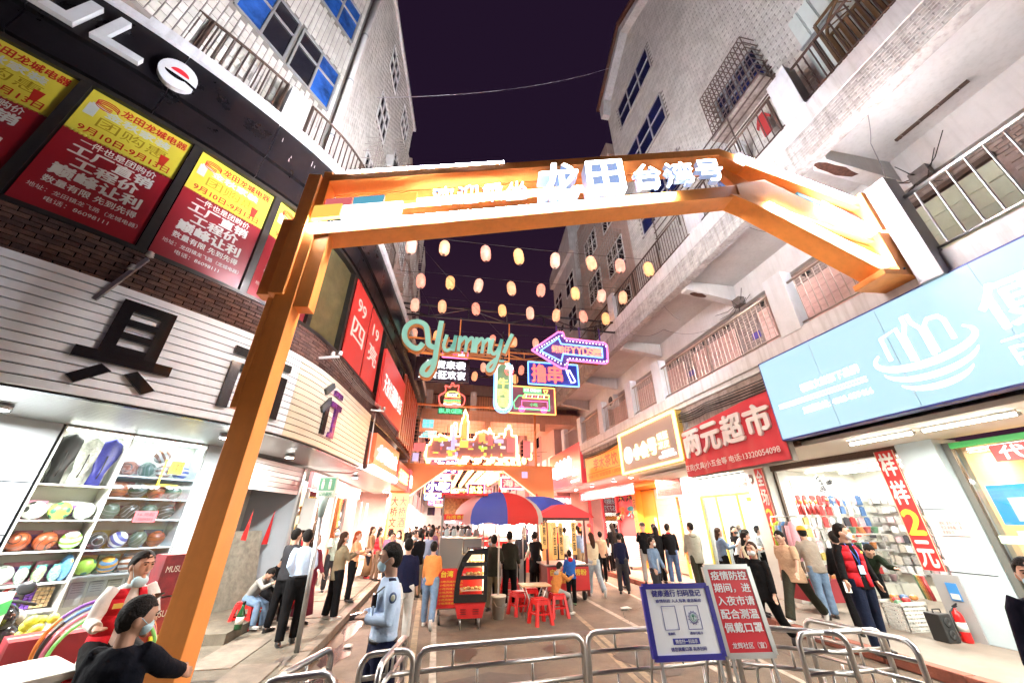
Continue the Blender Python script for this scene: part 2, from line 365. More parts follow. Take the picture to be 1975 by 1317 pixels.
# upper shop floor: dark back wall, window frames, fascia, ledge
g=G(); band(g,0,23,4.75,5.42,-.5,-.06); lpart(g,'wall',blackp); g=G(); band(g,0,23,7.72,9.2,-.5,-.1); lpart(g,'wall',blackp)
g=G(); band(g,0,23,5.3,7.8,-.8,-.7); lpart(g,'back_wall',M('dark_interior',(.06,.05,.045),.8,n=.3))
fr=M('window_frame_black',(.018,.017,.016),.4,n=.3)
stops=[0,1.02,2.27,3.60,4.93,6.25,7.56,9.05,10.45,11.0,14.2,16.6,19.5,22.5]
for s in stops: 
    g=G(); band(g,max(s-.055,0),s+.055,5.42,7.72,-.3,-.03,n=1); lpart(g,'window_post',fr)
for a,b in zip(stops,stops[1:]):
    g=G(); band(g,a+.06,b-.06,5.42,7.72,-.17,-.155); lpart(g,'window_pane',darkglass if a!=6.25 else M('olive_film_glass',(.13,.115,.055),.12,spec=.9,n=.3,ns=2))
g=G(); band(g,0,23,5.40,5.47,-.3,-.02); lpart(g,'window_rail',fr); g=G(); band(g,0,23,7.66,7.74,-.3,-.02); lpart(g,'window_rail',fr)
# black fascia, leaning out, with panel joints
fas=M('black_fascia',(.009,.008,.010),.3,n=.4,ns=2,spec=.18)
sj=0
while sj<22:
    g=G(); band(g,sj+.006,min(sj+1.48,22.9)-.006,8.25,9.18,-.1,.12,z0b=8.25); band(g,sj+.006,min(sj+1.48,22.9)-.006,7.76,8.25,-.1,.03); lpart(g,'fascia_panel',fas); sj+=1.48
g=G(); band(g,0,22.9,9.18,9.40,-.9,.2); lpart(g,'ledge',M('white_ledge',(.66,.67,.70),.6,n=.15,ns=3,streak=.3))
drip=M('white_drip',(.5,.5,.5),.8); rn=random.Random(5)
g=G()
for i in range(26):
    s=rn.choice([rn.uniform(5.2,6.4),rn.uniform(4.4,7)]); z=rn.uniform(8.3,8.95); l=rn.uniform(.03,.16)
    a,d,n=Lf(s,.1225,z); g.quad(a,a+d*.012*rn.uniform(.6,2),a+d*.01+Z*l,a+Z*l)
o=lpart(g,'drip_stains',drip); o['kind']='stuff'
# ledge railing
def lrail(s0,s1,z0,z1,off,m,sp=.125,posts=()):
    rl=G(); n=max(2,int((s1-s0)/.25)); P=[Lf(s0+(s1-s0)*i/n,off,z1)[0] for i in range(n+1)]
    rl.tube(P,.028,8); rl.tube([p-Z*(z1-z0-.1) for p in P],.015,6)
    for s in posts: a=Lf(s,off,z0)[0]; rl.bar(a,a+Z*(z1-z0),.05,.05)
    r=rl.obj('railing',m,LB); b=G(); b.box(-.011,.011,-.011,.011,0,z1-z0-.02); ms=b.mesh('baluster',m)
    k=int((s1-s0)/sp)
    for i in range(1,k): inst(ms,'baluster',r,Lf(s0+(s1-s0)*i/k,off,z0)[0])
lrail(.2,4.32,9.4,10.42,.08,dsteel,posts=(.25,1.6,2.95,4.3)); lrail(4.85,10,9.4,10.42,.08,dsteel,posts=(4.87,6.4,8,9.95))
g=G(); band(g,4.38,4.80,9.4,10.45,-.25,.12,n=1); lpart(g,'pier',white,bevel=.01)
# brick strip: every brick on its own
brick=[M('brown_brick%d'%i,c,.75,n=.4,ns=14,b=.4,bs=60) for i,c in enumerate(((.085,.042,.036),(.065,.032,.03),(.11,.06,.05)))]
nb=0; rn=random.Random(2)
for row in range(9):
    z=4.79+row*.068; s=.4+(.12 if row%2 else 0)+ .0
    while s<8.6:
        L_=.235
        if nb<299 and s>2.0:
            g=G(); a,d,n=Lf(s+L_/2,-.05+rn.uniform(-.004,.004),z+.031); g.obox(a,d*(L_/2-.008),n*.02,Z*.028)
            g.obj('brick',brick[rn.randrange(3)],LB); nb+=1
        s+=L_
g=G(); 
for row in range(9):
    s=.0
    while s<22:
        if s<2 or s>8.6 : a,d,n=Lf(s+.12,-.05,4.82+row*.068); g.obox(a,d*.11,n*.02,Z*.028,rn.randrange(3))
        s+=.235
o=g.obj('brick_strip',brick,LB); o['kind']='stuff'
# ---- slatted shop sign with big black characters
SG=root('slatted_shop_sign','long curved sign of white aluminium slats with big black characters above the sports shop','sign',(-4.5,5.5,3.3))
slat=M('white_aluminium_slat',(.84,.90,.98),.45,.0,n=.12,ns=2,b=.06,bs=14)
slat2=M('cream_aluminium_slat',(.80,.74,.58),.35,.2,n=.08,ns=2)
g=G(); band(g,.2,10.6,3.28,4.8,-.12,-.03); g.obj('backing',blackp,SG)
ns=13; hh=1.5/ns
for i in range(ns):
    z=3.3+i*hh
    g=G(); band(g,.2,6.3,z+.008,z+hh-.010,-.025,.03,0); 
    g.obj('slat',slat,SG)
    g=G(); band(g,6.304,10.6,z+.008,z+hh-.010,-.025,.03,0); g.obj('slat',slat2,SG)
inkb=M('black_gloss_letter',(.012,.012,.014),.12)
def lchar(strokes,s0,w,z0,h,m,par,dep=.05,off=.035):
    """strokes: quads in unit cell"""
    g=G()
    for q in strokes:
        P=[]
        for (u,v) in q:
            a,d,n=Lf(s0+u*w,off,z0+v*h); P.append((a,n))
        k=len(P); A=[a for a,n in P]; B=[a+n*dep for a,n in P]
        g.add(A+B,[tuple(range(k))[::-1],tuple(range(k,2*k))]+[(i,(i+1)%k,k+(i+1)%k,k+i) for i in range(k)])
    g.fixn=True
    return g.obj('letter',m,par)
rc=lambda a,b,c,d:[(a,c),(b,c),(b,d),(a,d)]
lchar([rc(.2,.34,.36,1),rc(.66,.80,.36,1),rc(.34,.66,.88,1),rc(.34,.66,.70,.78),rc(.34,.66,.54,.62),rc(.34,.66,.36,.45),rc(0,.2,.24,.36),rc(.2,.8,.24,.36),rc(.8,1,.24,.36),
 [(.05,.04),(.15,-.03),(.42,.16),(.30,.22)],[(.80,-.02),(.92,.05),(.66,.22),(.55,.16)]],3.52,.93,3.46,1.16,inkb,SG)
lchar([rc(0,1,.80,.92),rc(.42,.58,.92,1),rc(.02,.16,0,.68),rc(.84,.98,0,.68),rc(.16,.84,.57,.68),rc(.30,.42,.2,.5),rc(.58,.70,.2,.5),rc(.42,.58,.2,.29),rc(.42,.58,.41,.5),[(.28,.70),(.38,.68),(.42,.79),(.32,.79)],[(.62,.68),(.72,.70),(.68,.79),(.58,.79)]],5.08,.98,3.5,1.08,inkb,SG)
iri=M('iridescent_film',(.25,.06,.35),.15,.6,n=.9,ns=7)
lchar([[(0,.78),(.12,.70),(.42,.93),(.32,1)],[(.02,.45),(.12,.36),(.40,.62),(.34,.72)],[(.20,0),(.36,0),(.36,.56),(.20,.46)]],7.15,.95,3.56,1.12,inkb,SG)
lchar([rc(.5,.95,.80,.90),rc(.45,1,.56,.67),rc(.70,.84,0,.56),[(.56,0),(.70,0),(.70,.1),(.6,.1)]],7.15,.95,3.56,1.12,iri,SG)
# ---- fascia letters
FL=root('fascia_lettering','white channel letters with a red slit in the last round letter on the black fascia','sign',(-5.2,4.3,8.3))
wl=M('white_letter_face',(.62,.64,.66),.4,n=.08,ns=6)
ink=M('red_letter_slit',(.6,.01,.02),.4)
def lt(strokes,s0,w,m=wl,dep=.09,off=.125,z0=8.32,h=.62): return lchar(strokes,s0,w,z0,h,m,FL,dep,off)
sh=lambda P,k=.22:[(u+v*k,v) for u,v in P]
lt([sh(rc(0,.22,0,1.05)),sh(rc(.22,1,0,.20))],2.06,.52)
lt([sh(rc(0,.24,.1,.98)),sh(rc(.10,.95,0,.22)),sh(rc(.68,.95,.22,.98))],1.42,.5)
def disc(s0,w,z0,h,slit,par,m,dep=.09):
    n=22
    ring=[(.5+.5*cos(2*PI*i/n),.5+.5*sin(2*PI*i/n)) for i in range(n)]; inn=[(.5+.26*cos(2*PI*i/n),.5+.13*sin(2*PI*i/n)) for i in range(n)]
    st=[[ring[i],ring[(i+1)%n],inn[(i+1)%n],inn[i]] for i in range(n) if not (slit and i in (20,))]
    lt(st,s0,w,m,dep,z0=z0,h=h)
cr=lambda a0,a1,rx,ry,cx=.5,cz=.5,n=14:[(cx+rx*cos(R(a0+(a1-a0)*i/n)),cz+ry*sin(R(a0+(a1-a0)*i/n))) for i in range(n+1)]
def fan_strokes(P): return [[P[0],P[i],P[i+1]] for i in range(1,len(P)-1)]
lt(fan_strokes(cr(0,342,.5,.5,n=24)),2.74,.48,wl,.09,z0=8.27,h=.60); lt(fan_strokes(cr(0,180,.24,.16,.52,.56)),2.74,.48,ink,.094,z0=8.27,h=.60)
lt(fan_strokes(cr(180,360,.30,.13,.46,.46)),2.74,.48,inkb,.094,z0=8.27,h=.60); lt([[(.66,.40),(1.02,.30),(1.02,.40),(.74,.46)]],2.74,.48,inkb,.096,z0=8.27,h=.60)
disc(.80,.50,8.25,.62,0,FL,wl)
# ---- sale posters
yel=M('poster_yellow',(.58,.50,.05),.35,n=.05,ns=3); prd=M('poster_red',(.26,.012,.02),.35,n=.06,ns=3); pw=M('poster_white',(.62,.62,.58),.5); pr2=M('poster_dark_red_ink',(.42,.02,.01),.5)
pold=M('poster_gold_ink',(.30,.22,.01),.5); pg=M('poster_grey',(.42,.47,.45),.5)
def poster(s0,s1,lab):
    a,d,n=Lf(s0,-.14,5.46); b=Lf(s1,-.14,5.46)[0]; U=(b-a).normalized(); W=(b-a).length; H=2.22; N=Vec((U.y,-U.x,0)); O=a+N*.05
    r=root('sale_poster',lab,'poster',O,group='sale posters in the upstairs windows')
    g=G(); g.obox(O+U*W/2+Z*H*.31,U*W/2,N*.004,Z*H*.31); g.obj('red_field',prd,r)
    g=G(); g.obox(O+U*W/2+Z*H*.81,U*W/2,N*.004,Z*H*.19); 
    k=26
    for i in range(k): g.lathe(O+U*(W*(i+.5)/k)+Z*H*.62-N*.004,[(W/k*.52,0),(W/k*.52,.008)],8,ax=N)
    g.obj('yellow_field',yel,r)
    f=.0075
    def T(st,u,v,w,h,m,bold=.02,**k): text(st,O+U*(u*W)+Z*(v*H)+N*f,U,Z,w*W,h*H,m,r,bold=bold,**k)
    T('龙田龙城电器',.30,.90,.66,.065,pr2,.03); T('金秋家装',.20,.825,.62,.062,pg,.03); 
    T('团购惠',.18,.725,.66,.085,pold,.0); T('9月10日-9月13日',.08,.64,.84,.055,pr2,.015)
    T('一件也是团购价',.17,.545,.68,.055,pw,.015); T('工厂直销',.14,.455,.72,.08,pw,.035); T('工程价',.22,.365,.56,.08,pw,.035); T('巅峰让利',.12,.265,.74,.088,pw,.035)
    T('数量有限 先到先得',.12,.195,.76,.05,pw,.015); T('地址：龙田镇龙飞路（龙城电器）',.06,.13,.88,.035,pw,.0); T('电话：86098111',.22,.075,.5,.035,pw,.0)
    # swirl logo, jar, cup
    g=G()
    for q in range(3):
        c=O+U*(.18*W)+Z*((.925-.014*q)*H)+N*(f-.001); g.tube([c+U*(.10*W*cos(t/9*5.2))+Z*(.026*H*sin(t/9*5.2)) for t in range(10)],.008,5)
    g.obj('logo',pr2,r)
    g=G(); g.prism([(0,0),(.055,0),(.075,.09),(-.02,.09)],O+U*(.80*W)+Z*(.68*H)+N*f,U*W,Z*H,N*.001); g.obj('cup',pr2,r)
    g=G(); g.prism([(0,0),(.09,0),(.09,.1),(0,.1)],O+U*(.04*W)+Z*(.78*H)+N*f,U*W,Z*H,N*.001); g.prism([(0,.12),(.18,.10),(.18,.115),(0,.135)],O+U*(.06*W)+Z*(.76*H)+N*f,U*W,Z*H,N*.001); g.obj('cup',pg,r)
poster(1.08,2.20,'yellow and red sale poster partly cut by the photo edge, first in the window row')
poster(2.34,3.53,'yellow and red sale poster above the grey bracket with white insulators')
poster(3.67,4.86,'yellow and red sale poster third in the row, left of the arch post')
poster(5.00,6.18,'yellow and red sale poster mostly hidden behind the orange arch post')
g=None
# ---- red banners 99 / 19 and the big red panel
bred=M('banner_red',(.50,.03,.025),.5,e=.13,n=.1); btxt=E('banner_text',(.95,.65,.55),.3)
def wbanner(name,s0,s1,z0,z1,lines,lab,m=bred,grp=None):
    a,d,n=Lf(s0,-.06,z0); b=Lf(s1,-.06,z0)[0]; U=(b-a).normalized(); W=(b-a).length; N=Vec((U.y,-U.x,0))
    r=root(name,lab,'banner',a,group=grp); g=G(); g.obox(a+U*W/2+Z*(z1-z0)/2+N*.05,U*W/2,N*.012,Z*(z1-z0)/2); g.obj('panel',m,r)
    for st,u,v,w,h in lines: text(st,a+U*(u*W)+Z*(v*(z1-z0))+N*.066,U,Z,w*W,h*(z1-z0),btxt,r,bold=.01)
    return r
wbanner('window_banner',7.66,9.0,5.45,7.62,[('99',.22,.66,.5,.17),('四',.15,.3,.7,.25)],'red window banner with 99 beside the olive glass pane')
wbanner('window_banner',9.12,10.4,5.45,7.62,[('19',.22,.66,.5,.17),('亮',.15,.3,.7,.25)],'red window banner with 19 between two upstairs window posts')
a=Lf(10.6,.0,5.1)[0]; b=Lf(14.2,0,5.1)[0]; U=(b-a).normalized(); N=Vec((U.y,-U.x,0)); W=(b-a).length
r=root('red_shop_panel','large red panel with white characters on the far left facade','sign',a)
g=G(); g.obox(a+U*W/2+Z*.95+N*.12,U*W/2,N*.05,Z*.95); g.obj('panel',bred,r,bevel=.01); chars('天猫优品|体验店',a+U*.25+Z*.55+N*.18,U,Z,W-.5,.6,E('panel_text',(1,.75,.7),.5),r,bold=.02)
for i,s in enumerate((14.5,15.0,15.5,16.0,16.6,17.2,17.9,18.6)):
    g=G(); band(g,s,s+.28,4.9,7.6,.0,.1,n=1); g.obj('red_strip',M('red_strip_paint',(.45,.10,.06),.4),r)
# ---- soffit under the sign and walls of the ground floor
sof=M('soffit_metal',(.36,.37,.36),.35,.5,n=.1,ns=3)
SF=[]
WP=Vec((-5.26,7.35,0)); WD=Vec((1.11,1.37,0)).normalized(); WN=Vec((WD.y,-WD.x,0))
inner=[WP+WD*-3.4,WP+WD*1.8,Vec((-3.75,9.6,0)),Vec((-3.62,11.2,0)),Vec((-3.5,13,0)),Vec((-3.5,24,0))]
def inn(t):
    L_=[0]
    for i in range(1,len(inner)): L_.append(L_[-1]+(inner[i]-inner[i-1]).length)
    s=t*L_[-1]; i=max(k for k in range(len(inner)-1) if L_[k]<=s+1e-9); return inner[i].lerp(inner[i+1],min(1,(s-L_[i])/(L_[i+1]-L_[i])))
npan=20
for k in range(npan):   # long thin soffit boards running along the front
    g=G(); n=34; f0=k/npan; f1=(k+1)/npan-.006; pr=None
    for i in range(n+1):
        t=i/n; o=Lf(.2+t*20.5,-.03,0)[0]; p=inn(t*.93); q=[p.lerp(o,f0)+Z*3.29,p.lerp(o,f1)+Z*3.29,p.lerp(o,f1)+Z*3.31,p.lerp(o,f0)+Z*3.31]
        if pr: g.add(pr+q,[(0,4,5,1),(2,6,7,3),(1,5,6,2),(3,7,4,0)])
        pr=q
    g.fixn=True; g.obj('soffit_board',sof,LB)
g=G(); n=34; pr=None
for i in range(n+1):
    t=i/n; o=Lf(.2+t*20.5,-.1,3.325)[0]; p=inn(t*.93)-Vec((6,0,0)); p.z=3.325
    if pr: g.add([pr[0],pr[1],o,p],[(0,1,2,3)])
    pr=(p,o)
g.obj('ceiling',grime,LB)
# facade walls ground floor
lw=M('white_wall_panel',(.42,.47,.51),.45,n=.06,ns=2)
def Wpt(u,v,off=0): return WP+WD*u+Z*v+WN*off
g=G(); g.hexa([Wpt(-3.4,.0,-.3),Wpt(-.78,.0,-.3),Wpt(-.78,.0,0),Wpt(-3.4,.0,0),Wpt(-3.4,3.3,-.3),Wpt(-.78,3.3,-.3),Wpt(-.78,3.3,0),Wpt(-3.4,3.3,0)]); g.fixn=True; g.obj('side_wall',M('wall_joint',(.05,.06,.08),.6),LB)
for v0,v1 in ((0.15,.9),(.905,1.78),(1.79,2.44),(2.45,3.29)):
    g=G(); g.obox(Wpt(-2.1,(v0+v1)/2,.012),WD*1.31,WN*.014,Z*((v1-v0)/2-.003)); g.obj('wall_panel',lw,LB)
g=G(); g.obox(Wpt(1.48,1.65,-.1),WD*.30,WN*.12,Z*1.64); g.obj('white_pier',lw,LB)
# ================================================================ sports shop display
inner_w=M('display_back',(.66,.68,.60),.6,n=.08,ns=4)
DS=root('display_shelf','white wall display shelf packed with balls behind the seated man in a red vest','shelf',Wpt(.2,.15))
dep=.42
g=G(); g.obox(Wpt(.2,1.72,-dep-.02),WD*.95,WN*.015,Z*1.56); g.obj('back_panel',inner_w,DS)
for u in (-.74,.06,1.16):
    g=G(); g.obox(Wpt(u,1.72,-dep/2),WD*.012,WN*dep/2,Z*1.56); g.obj('upright',M('shelf_white',(.74,.75,.72),.4),DS)
c1=(2.44,1.96,1.56,1.16,.83,.35); c2=(2.63,2.29,1.97,1.55,1.2,.35)
for u0,u1,cs in ((-.73,.05,c1),(.07,1.15,c2)):
    for z in cs+(3.27,):
        g=G(); g.obox(Wpt((u0+u1)/2,z,-dep/2),WD*((u1-u0)/2-.003),WN*dep/2,Z*.011); g.obj('shelf_board',M('shelf_white',(.74,.75,.72),.4),DS)
g=G(); g.obox(Wpt(.2,3.24,-.12),WD*.9,WN*.025,Z*.012); g.obj('light_strip',E('led_white',(.95,1,.92),9),DS)
# glass over the right hand column and its yellow sticker
SW=root('shop_window','glass pane with a yellow L shaped sticker over the ball shelves','window',Wpt(.6,.9))
g=G(); g.obox(Wpt(.61,2.1,.02),WD*.54,WN*.003,Z*1.16); g.obj('pane',clear,SW)
ys=M('yellow_sticker',(.85,.62,.03),.5,e=.4)
g=G(); g.obox(Wpt(.62,2.73,.027),WD*.014,WN*.001,Z*.22); g.obox(Wpt(.76,2.52,.027),WD*.155,WN*.001,Z*.012); g.obj('corner_sticker',ys,SW)
g=G(); g.obox(Wpt(.80,2.82,.027),WD*.10,WN*.001,Z*.11); g.obj('square_sticker',ys,SW)
text('鱼菜市',Wpt(.72,2.75,.03),WD,Z,.16,.14,M('brown_ink',(.10,.05,.01),.5),SW,bold=.02)
g=G(); g.obox(Wpt(.63,2.02,.03),WD*.15,WN*.001,Z*.085); g.obj('pink_notice',M('pink_paper',(.72,.10,.12),.6),SW); text('16.元起',Wpt(.52,2.03,.033),WD,Z,.22,.05,M('dark_red_ink',(.2,.01,.02),.5),SW); text('13509354',Wpt(.52,1.96,.033),WD,Z,.22,.04,M('dark_red_ink',(.2,.01,.02),.5),SW)
def ballm(name,c1,c2,stripe=0):
    if name in MATS: return MATS[name]
    mt=M(name,c1,.3,b=.15,bs=400); nt=mt.node_tree; N=nt.nodes; L=nt.links; tc=N.new('ShaderNodeTexCoord'); w=N.new('ShaderNodeTexVoronoi' if stripe==1 else 'ShaderNodeTexWave')
    w.inputs['Scale'].default_value=9 if stripe==1 else (4.2 if stripe==2 else 6); 
    if stripe!=1: w.inputs['Distortion'].default_value=2
    L.new(tc.outputs['Object'],w.inputs['Vector']); r=N.new('ShaderNodeValToRGB'); r.color_ramp.interpolation='CONSTANT'
    r.color_ramp.elements[0].color=(*c2,1); r.color_ramp.elements[1].color=(*c1,1); r.color_ramp.elements[1].position={0:.04,1:.32,2:.5}[stripe]
    L.new(w.outputs['Distance' if stripe==1 else 'Color'] if stripe==1 else w.outputs['Fac'],r.inputs[0]); L.new(r.outputs[0],N['Principled BSDF'].inputs['Base Color']); return mt
blk=(.02,.02,.02)
BK=[('basketball','brown basketball',ballm('ball_brown',(.26,.06,.02),blk)),('basketball','black basketball',ballm('ball_black',(.03,.035,.03),(.3,.3,.3))),('basketball','blue and white basketball',ballm('ball_bluewhite',(.65,.66,.66),(.06,.08,.30),2)),
 ('basketball','green and white basketball',ballm('ball_greenwhite',(.66,.68,.62),(.16,.45,.05),2)),('football','black and white football',ballm('ball_soccer',(.7,.74,.68),(.05,.06,.05),1)),('football','lime green football',ballm('ball_lime',(.38,.62,.08),(.04,.16,.10),1)),
 ('basketball','red yellow and blue basketball',ballm('ball_rainbow',(.65,.30,.03),(.10,.25,.42),2)),('basketball','pink basketball',ballm('ball_pink',(.62,.36,.38),(.2,.08,.1))),('basketball','dark green basketball',ballm('ball_dgreen',(.06,.10,.07),(.2,.22,.2))),
 ('basketball','brown and white basketball',ballm('ball_brownwhite',(.66,.64,.6),(.28,.09,.03),2)),('football','grey and white football',ballm('ball_greyfoot',(.55,.6,.56),(.22,.28,.24),1))]
bmesh_=G(); bmesh_.ball((0,0,0),.122,24,14); bms=bmesh_.mesh('ball',[BK[0][2]])
tray=M('clear_tray',(.75,.78,.76),.15)
def ball(k,u,z,col,row,pos,r=1.):
    nm,lab,m=BK[k]; p=Wpt(u,z+.011+.122*r,-.17)
    o=bpy.data.objects.new(nm,bms); COL.objects.link(o); o.location=p; o.rotation_euler=(random.random()*6,random.random()*6,random.random()*6); o.scale=(r,r,r)
    o.material_slots[0].link='OBJECT'; o.material_slots[0].material=m
    tag(o,'%s, %s on the %s shelf, %s column'%(lab,pos,row,'left' if col==0 else 'right'),'ball',group='balls on the shop display shelf')
PN=['first','second','third','fourth','fifth']
for row,z,ks,u0 in (('soccer ball',1.96,(4,5,10),-.6),('basketball',1.56,(0,0,3),-.6),):
    for i,k in enumerate(ks): ball(k,u0+.26*i,z,0,row,PN[i])
ball(10,-.6,1.16,0,'bagged toy',PN[0])
for row,z,ks in (('second',2.63,(0,8,9,2,0)[:4]),('third',2.29,(0,1,0,8)),('fourth',1.97,(8,1,8,1)),('fifth',1.55,(1,2,8,0)),('sixth',1.2,(5,6,9,7))):
    for i,k in enumerate(ks): ball(k,.21+.25*i+(.0 if row!='sixth' else 0),z,1,row,PN[i])
ball(9,.60,2.875,1,'second','stacked topmost'); ball(1,1.03,1.2,1,'sixth','last, behind the seated man,',.9)
# racket bags on the top left shelf
def bag(u,lean,m,lab,text_=None):
    c=Wpt(u,2.46,-.16); ax=(Z+WD*lean).normalized(); sd=(WD-ax*ax.dot(WD)).normalized()
    r=root('racket_bag',lab,'sports bag',c); g=G(); prof=[(0,.09),(.2,.08),(.32,.11),(.42,.145),(.55,.155),(.66,.125),(.72,.06),(.735,.01)]
    g.tube([c+ax*a for a,w in prof],[(w,.045) for a,w in prof],16,ref=sd); g.obj('case',m,r)
    g=G(); g.tube([c+ax*a+sd*w*1.0 for a,w in prof[:-1]],.006,5); g.obj('zip',steel,r); g=G(); g.tube([c+ax*.1+WN*.05,c+ax*.2+WN*.09,c+ax*.45+WN*.06],.008,5); g.obj('strap',wire,r); return r
bag(-.58,-.0,M('black_nylon',(.015,.017,.016),.5),'black racket bag at the left end of the top shelf')
r=bag(-.36,.05,M('clear_wrapped_grey',(.42,.46,.40),.25,n=.5,ns=14,b=.6,bs=20),'grey racket bag in clear wrap between the black and the blue one'); 
bag(-.14,.05,M('navy_nylon',(.03,.035,.22),.45,n=.3,ns=30),'navy blue racket bag with pale streaks on the top shelf')
# boxed toys and stationery
rn=random.Random(11); cols=[(.75,.35,.45),(.7,.7,.72),(.5,.2,.25),(.2,.35,.6),(.75,.6,.15),(.15,.5,.35),(.6,.12,.1),(.35,.2,.5)]
def pack(u,z,w,h,d,m,lab,cat='box',name='toy_box',back=-.34,par=None):
    c=Wpt(u,z+.011+h/2,back); r=root(name,lab,cat,Wpt(u,z,back)); g=G(); g.obox(c,WD*w/2,WN*d/2,Z*h/2); g.obj('carton',m,r,bevel=.003)
    g=G(); g.obox(c+WN*(d/2+.001),WD*w*.36,WN*.001,Z*h*.3); g.obj('picture_window',M('pack_print%d'%rn.randrange(3),rn.choice(cols),.3,n=.6,ns=25),r); return r
tint=['pale pink','white','dark red','blue','yellow','green','red','purple']
items=[(-.60,1.96,0,'behind the first football'),(-.2,1.96,1,'behind the star football'),(-.50,1.56,2,'behind the brown basketballs'),(-.14,1.56,0,'behind the green and white basketball'),(-.45,1.16,2,'above the bagged toys'),(-.15,1.16,0,'beside the blue inflatable'),
 (.3,2.29,6,'behind the black basketball'),(.62,2.29,4,'under the yellow sticker'),(.35,1.97,1,'behind the dark balls'),(.75,1.97,1,'behind the pink notice'),(.25,1.55,4,'behind the first basketball of the fifth shelf'),(.60,1.55,1,'behind the dark green basketball'),(.95,1.55,3,'at the end of the fifth shelf'),
 (.22,1.2,4,'behind the rainbow basketball'),(.5,1.2,5,'behind the brown and white basketball'),(.8,1.2,3,'behind the pink basketball'),(.3,2.63,1,'behind the balls on the second shelf')]
for u,z,ci,wh in items: pack(u,z,.26,.26,.06,M('pack_%s'%tint[ci].replace(' ','_'),cols[ci],.35,n=.25,ns=10),'%s toy box standing %s'%(tint[ci],wh))
# bagged toys, tile sets, inflatable, notebooks
for i,(u,ci) in enumerate(((-.42,1),(-.26,5),(-.10,4))):
    r=root('bagged_toy','clear bag of %s beads, %s of three beside the grey football'%(('red and green','yellow and green','green and blue')[i],PN[i]),'toy',Wpt(u,1.17,-.12),group='clear bags of toys')
    g=G(); g.ball(Wpt(u,1.28,-.12),(.075,.06,.11),12,8,f=lambda q:q*random.uniform(.85,1.08)); g.obj('bag',M('bag_film%d'%i,((.35,.45,.40),(.38,.50,.30),(.25,.5,.45))[i],.15,n=.7,ns=40),r)
    g=G(); g.obox(Wpt(u,1.375,-.10),WD*.05,WN*.002,Z*.02); g.obj('header_card',M('card_green',(.1,.4,.35),.5),r)
r=root('inflatable_ring','blue bagged inflatable with a yellow print beside the shelf upright','toy',Wpt(-.02,1.17,-.1)); g=G(); g.ball(Wpt(-.02,1.34,-.12),(.09,.05,.17),14,9); g.obj('film',M('blue_film',(.12,.33,.6),.15,n=.6,ns=22),r); g=G(); g.ball(Wpt(-.0,1.42,-.07),(.035,.01,.03),8,6); g.obj('print',ys,r)
for i in range(4):
    u=.22+.2*i; c=Wpt(u,1.0,-.12+.02*i); r=root('notebook','%s notebook leaning on the shelf under the balls, %s from the left'%(('grey','pale green','brown','dark grey')[i],PN[i]),'notebook',c,group='notebooks on the shelf under the balls')
    g=G(); g.obox(c-Z*.02,WD*.085,WN*.012,(Z*.15+WN*-.03)); g.obj('cover',M('note_%d'%i,((.42,.45,.45),(.5,.52,.48),(.36,.34,.22),(.30,.29,.26))[i],.5),r,bevel=.004)
    g=G(); 
    for q in range(5): g.obox(c+WN*.0185-Z*(.0-.03*q)+WN*(-.006*q),WD*.06,WN*.0006,Z*.0025)
    g.obj('ruled_lines',M('pencil_grey',(.12,.12,.12),.6),r)
r=root('tile_game_set','tan and purple trays of game tiles on the lowest seen left shelf','toy',Wpt(-.3,.85,-.2))
for i in range(6):
    for j in range(5):
        g=G(); g.obox(Wpt(-.25+.045*i,.88+.05*j,-.2),WD*.019,WN*.02,Z*.021); g.obj('game_tile',M('tile_tan%d'%(i<2),((.52,.38,.20),(.16,.06,.40))[i<2],.4),r)
g=G(); g.obox(Wpt(-.42,.93,-.2),WD*.1,WN*.05,Z*.08); g.obj('purple_box',M('purple_card',(.16,.05,.38),.5),r)
r=root('red_toy','red plastic toy pack over the purple box','toy',Wpt(-.45,1.05,-.2)); g=G(); g.ball(Wpt(-.42,1.08,-.2),(.09,.05,.05),12,8); g.obj('shell',redpl,r); g=G(); g.ball(Wpt(-.42,1.10,-.15),(.04,.02,.02),8,6); g.obj('heart',pw,r)
# hoops leaning, yellow net bag, cartons, foam box
HL=[('hoop_stripe_orange',(.85,.25,.05),(.22,.08,.35),(.15,.6,.12)),('hoop_stripe_yellow',(.85,.65,.05),(.03,.03,.03),(.1,.25,.5)),('hoop_pink',(.65,.18,.28),(.6,.2,.3),(.7,.65,.1)),('hoop_green',(.2,.6,.15),(.2,.6,.15),(.15,.5,.1))]
hc=Vec((-3.42,5.6,.74))
for i,(nm,a,b_,c_) in enumerate(HL):
    r=root('hula_hoop','%s hula hoop in the bundle leaning before the display shelf'%('orange purple and green striped','yellow and black striped','plain pink','plain green')[i],'hula hoop',hc,group='hula hoops')
    mats=[M(nm+'_%d'%k,c,.35) for k,c in enumerate((a,b_,c_))]
    U=Vec((.72,.62,0)).normalized(); V=Vec((-.3,.2,.95)).normalized(); o=hc+Vec((.05*i,-.04*i,-.02*i)); rad=.46-.016*i; n=40
    for k in range(8):
        g=G(); a0=k*45; g.tube([o+U*rad*cos(R(a0+t*4.5))+V*rad*sin(R(a0+t*4.5)) for t in range(11)],.017,8,caps=False)
        g.obj('hoop_section',mats[(k*2+i)%3 if i<2 else (0 if k<5 else 2)],r)
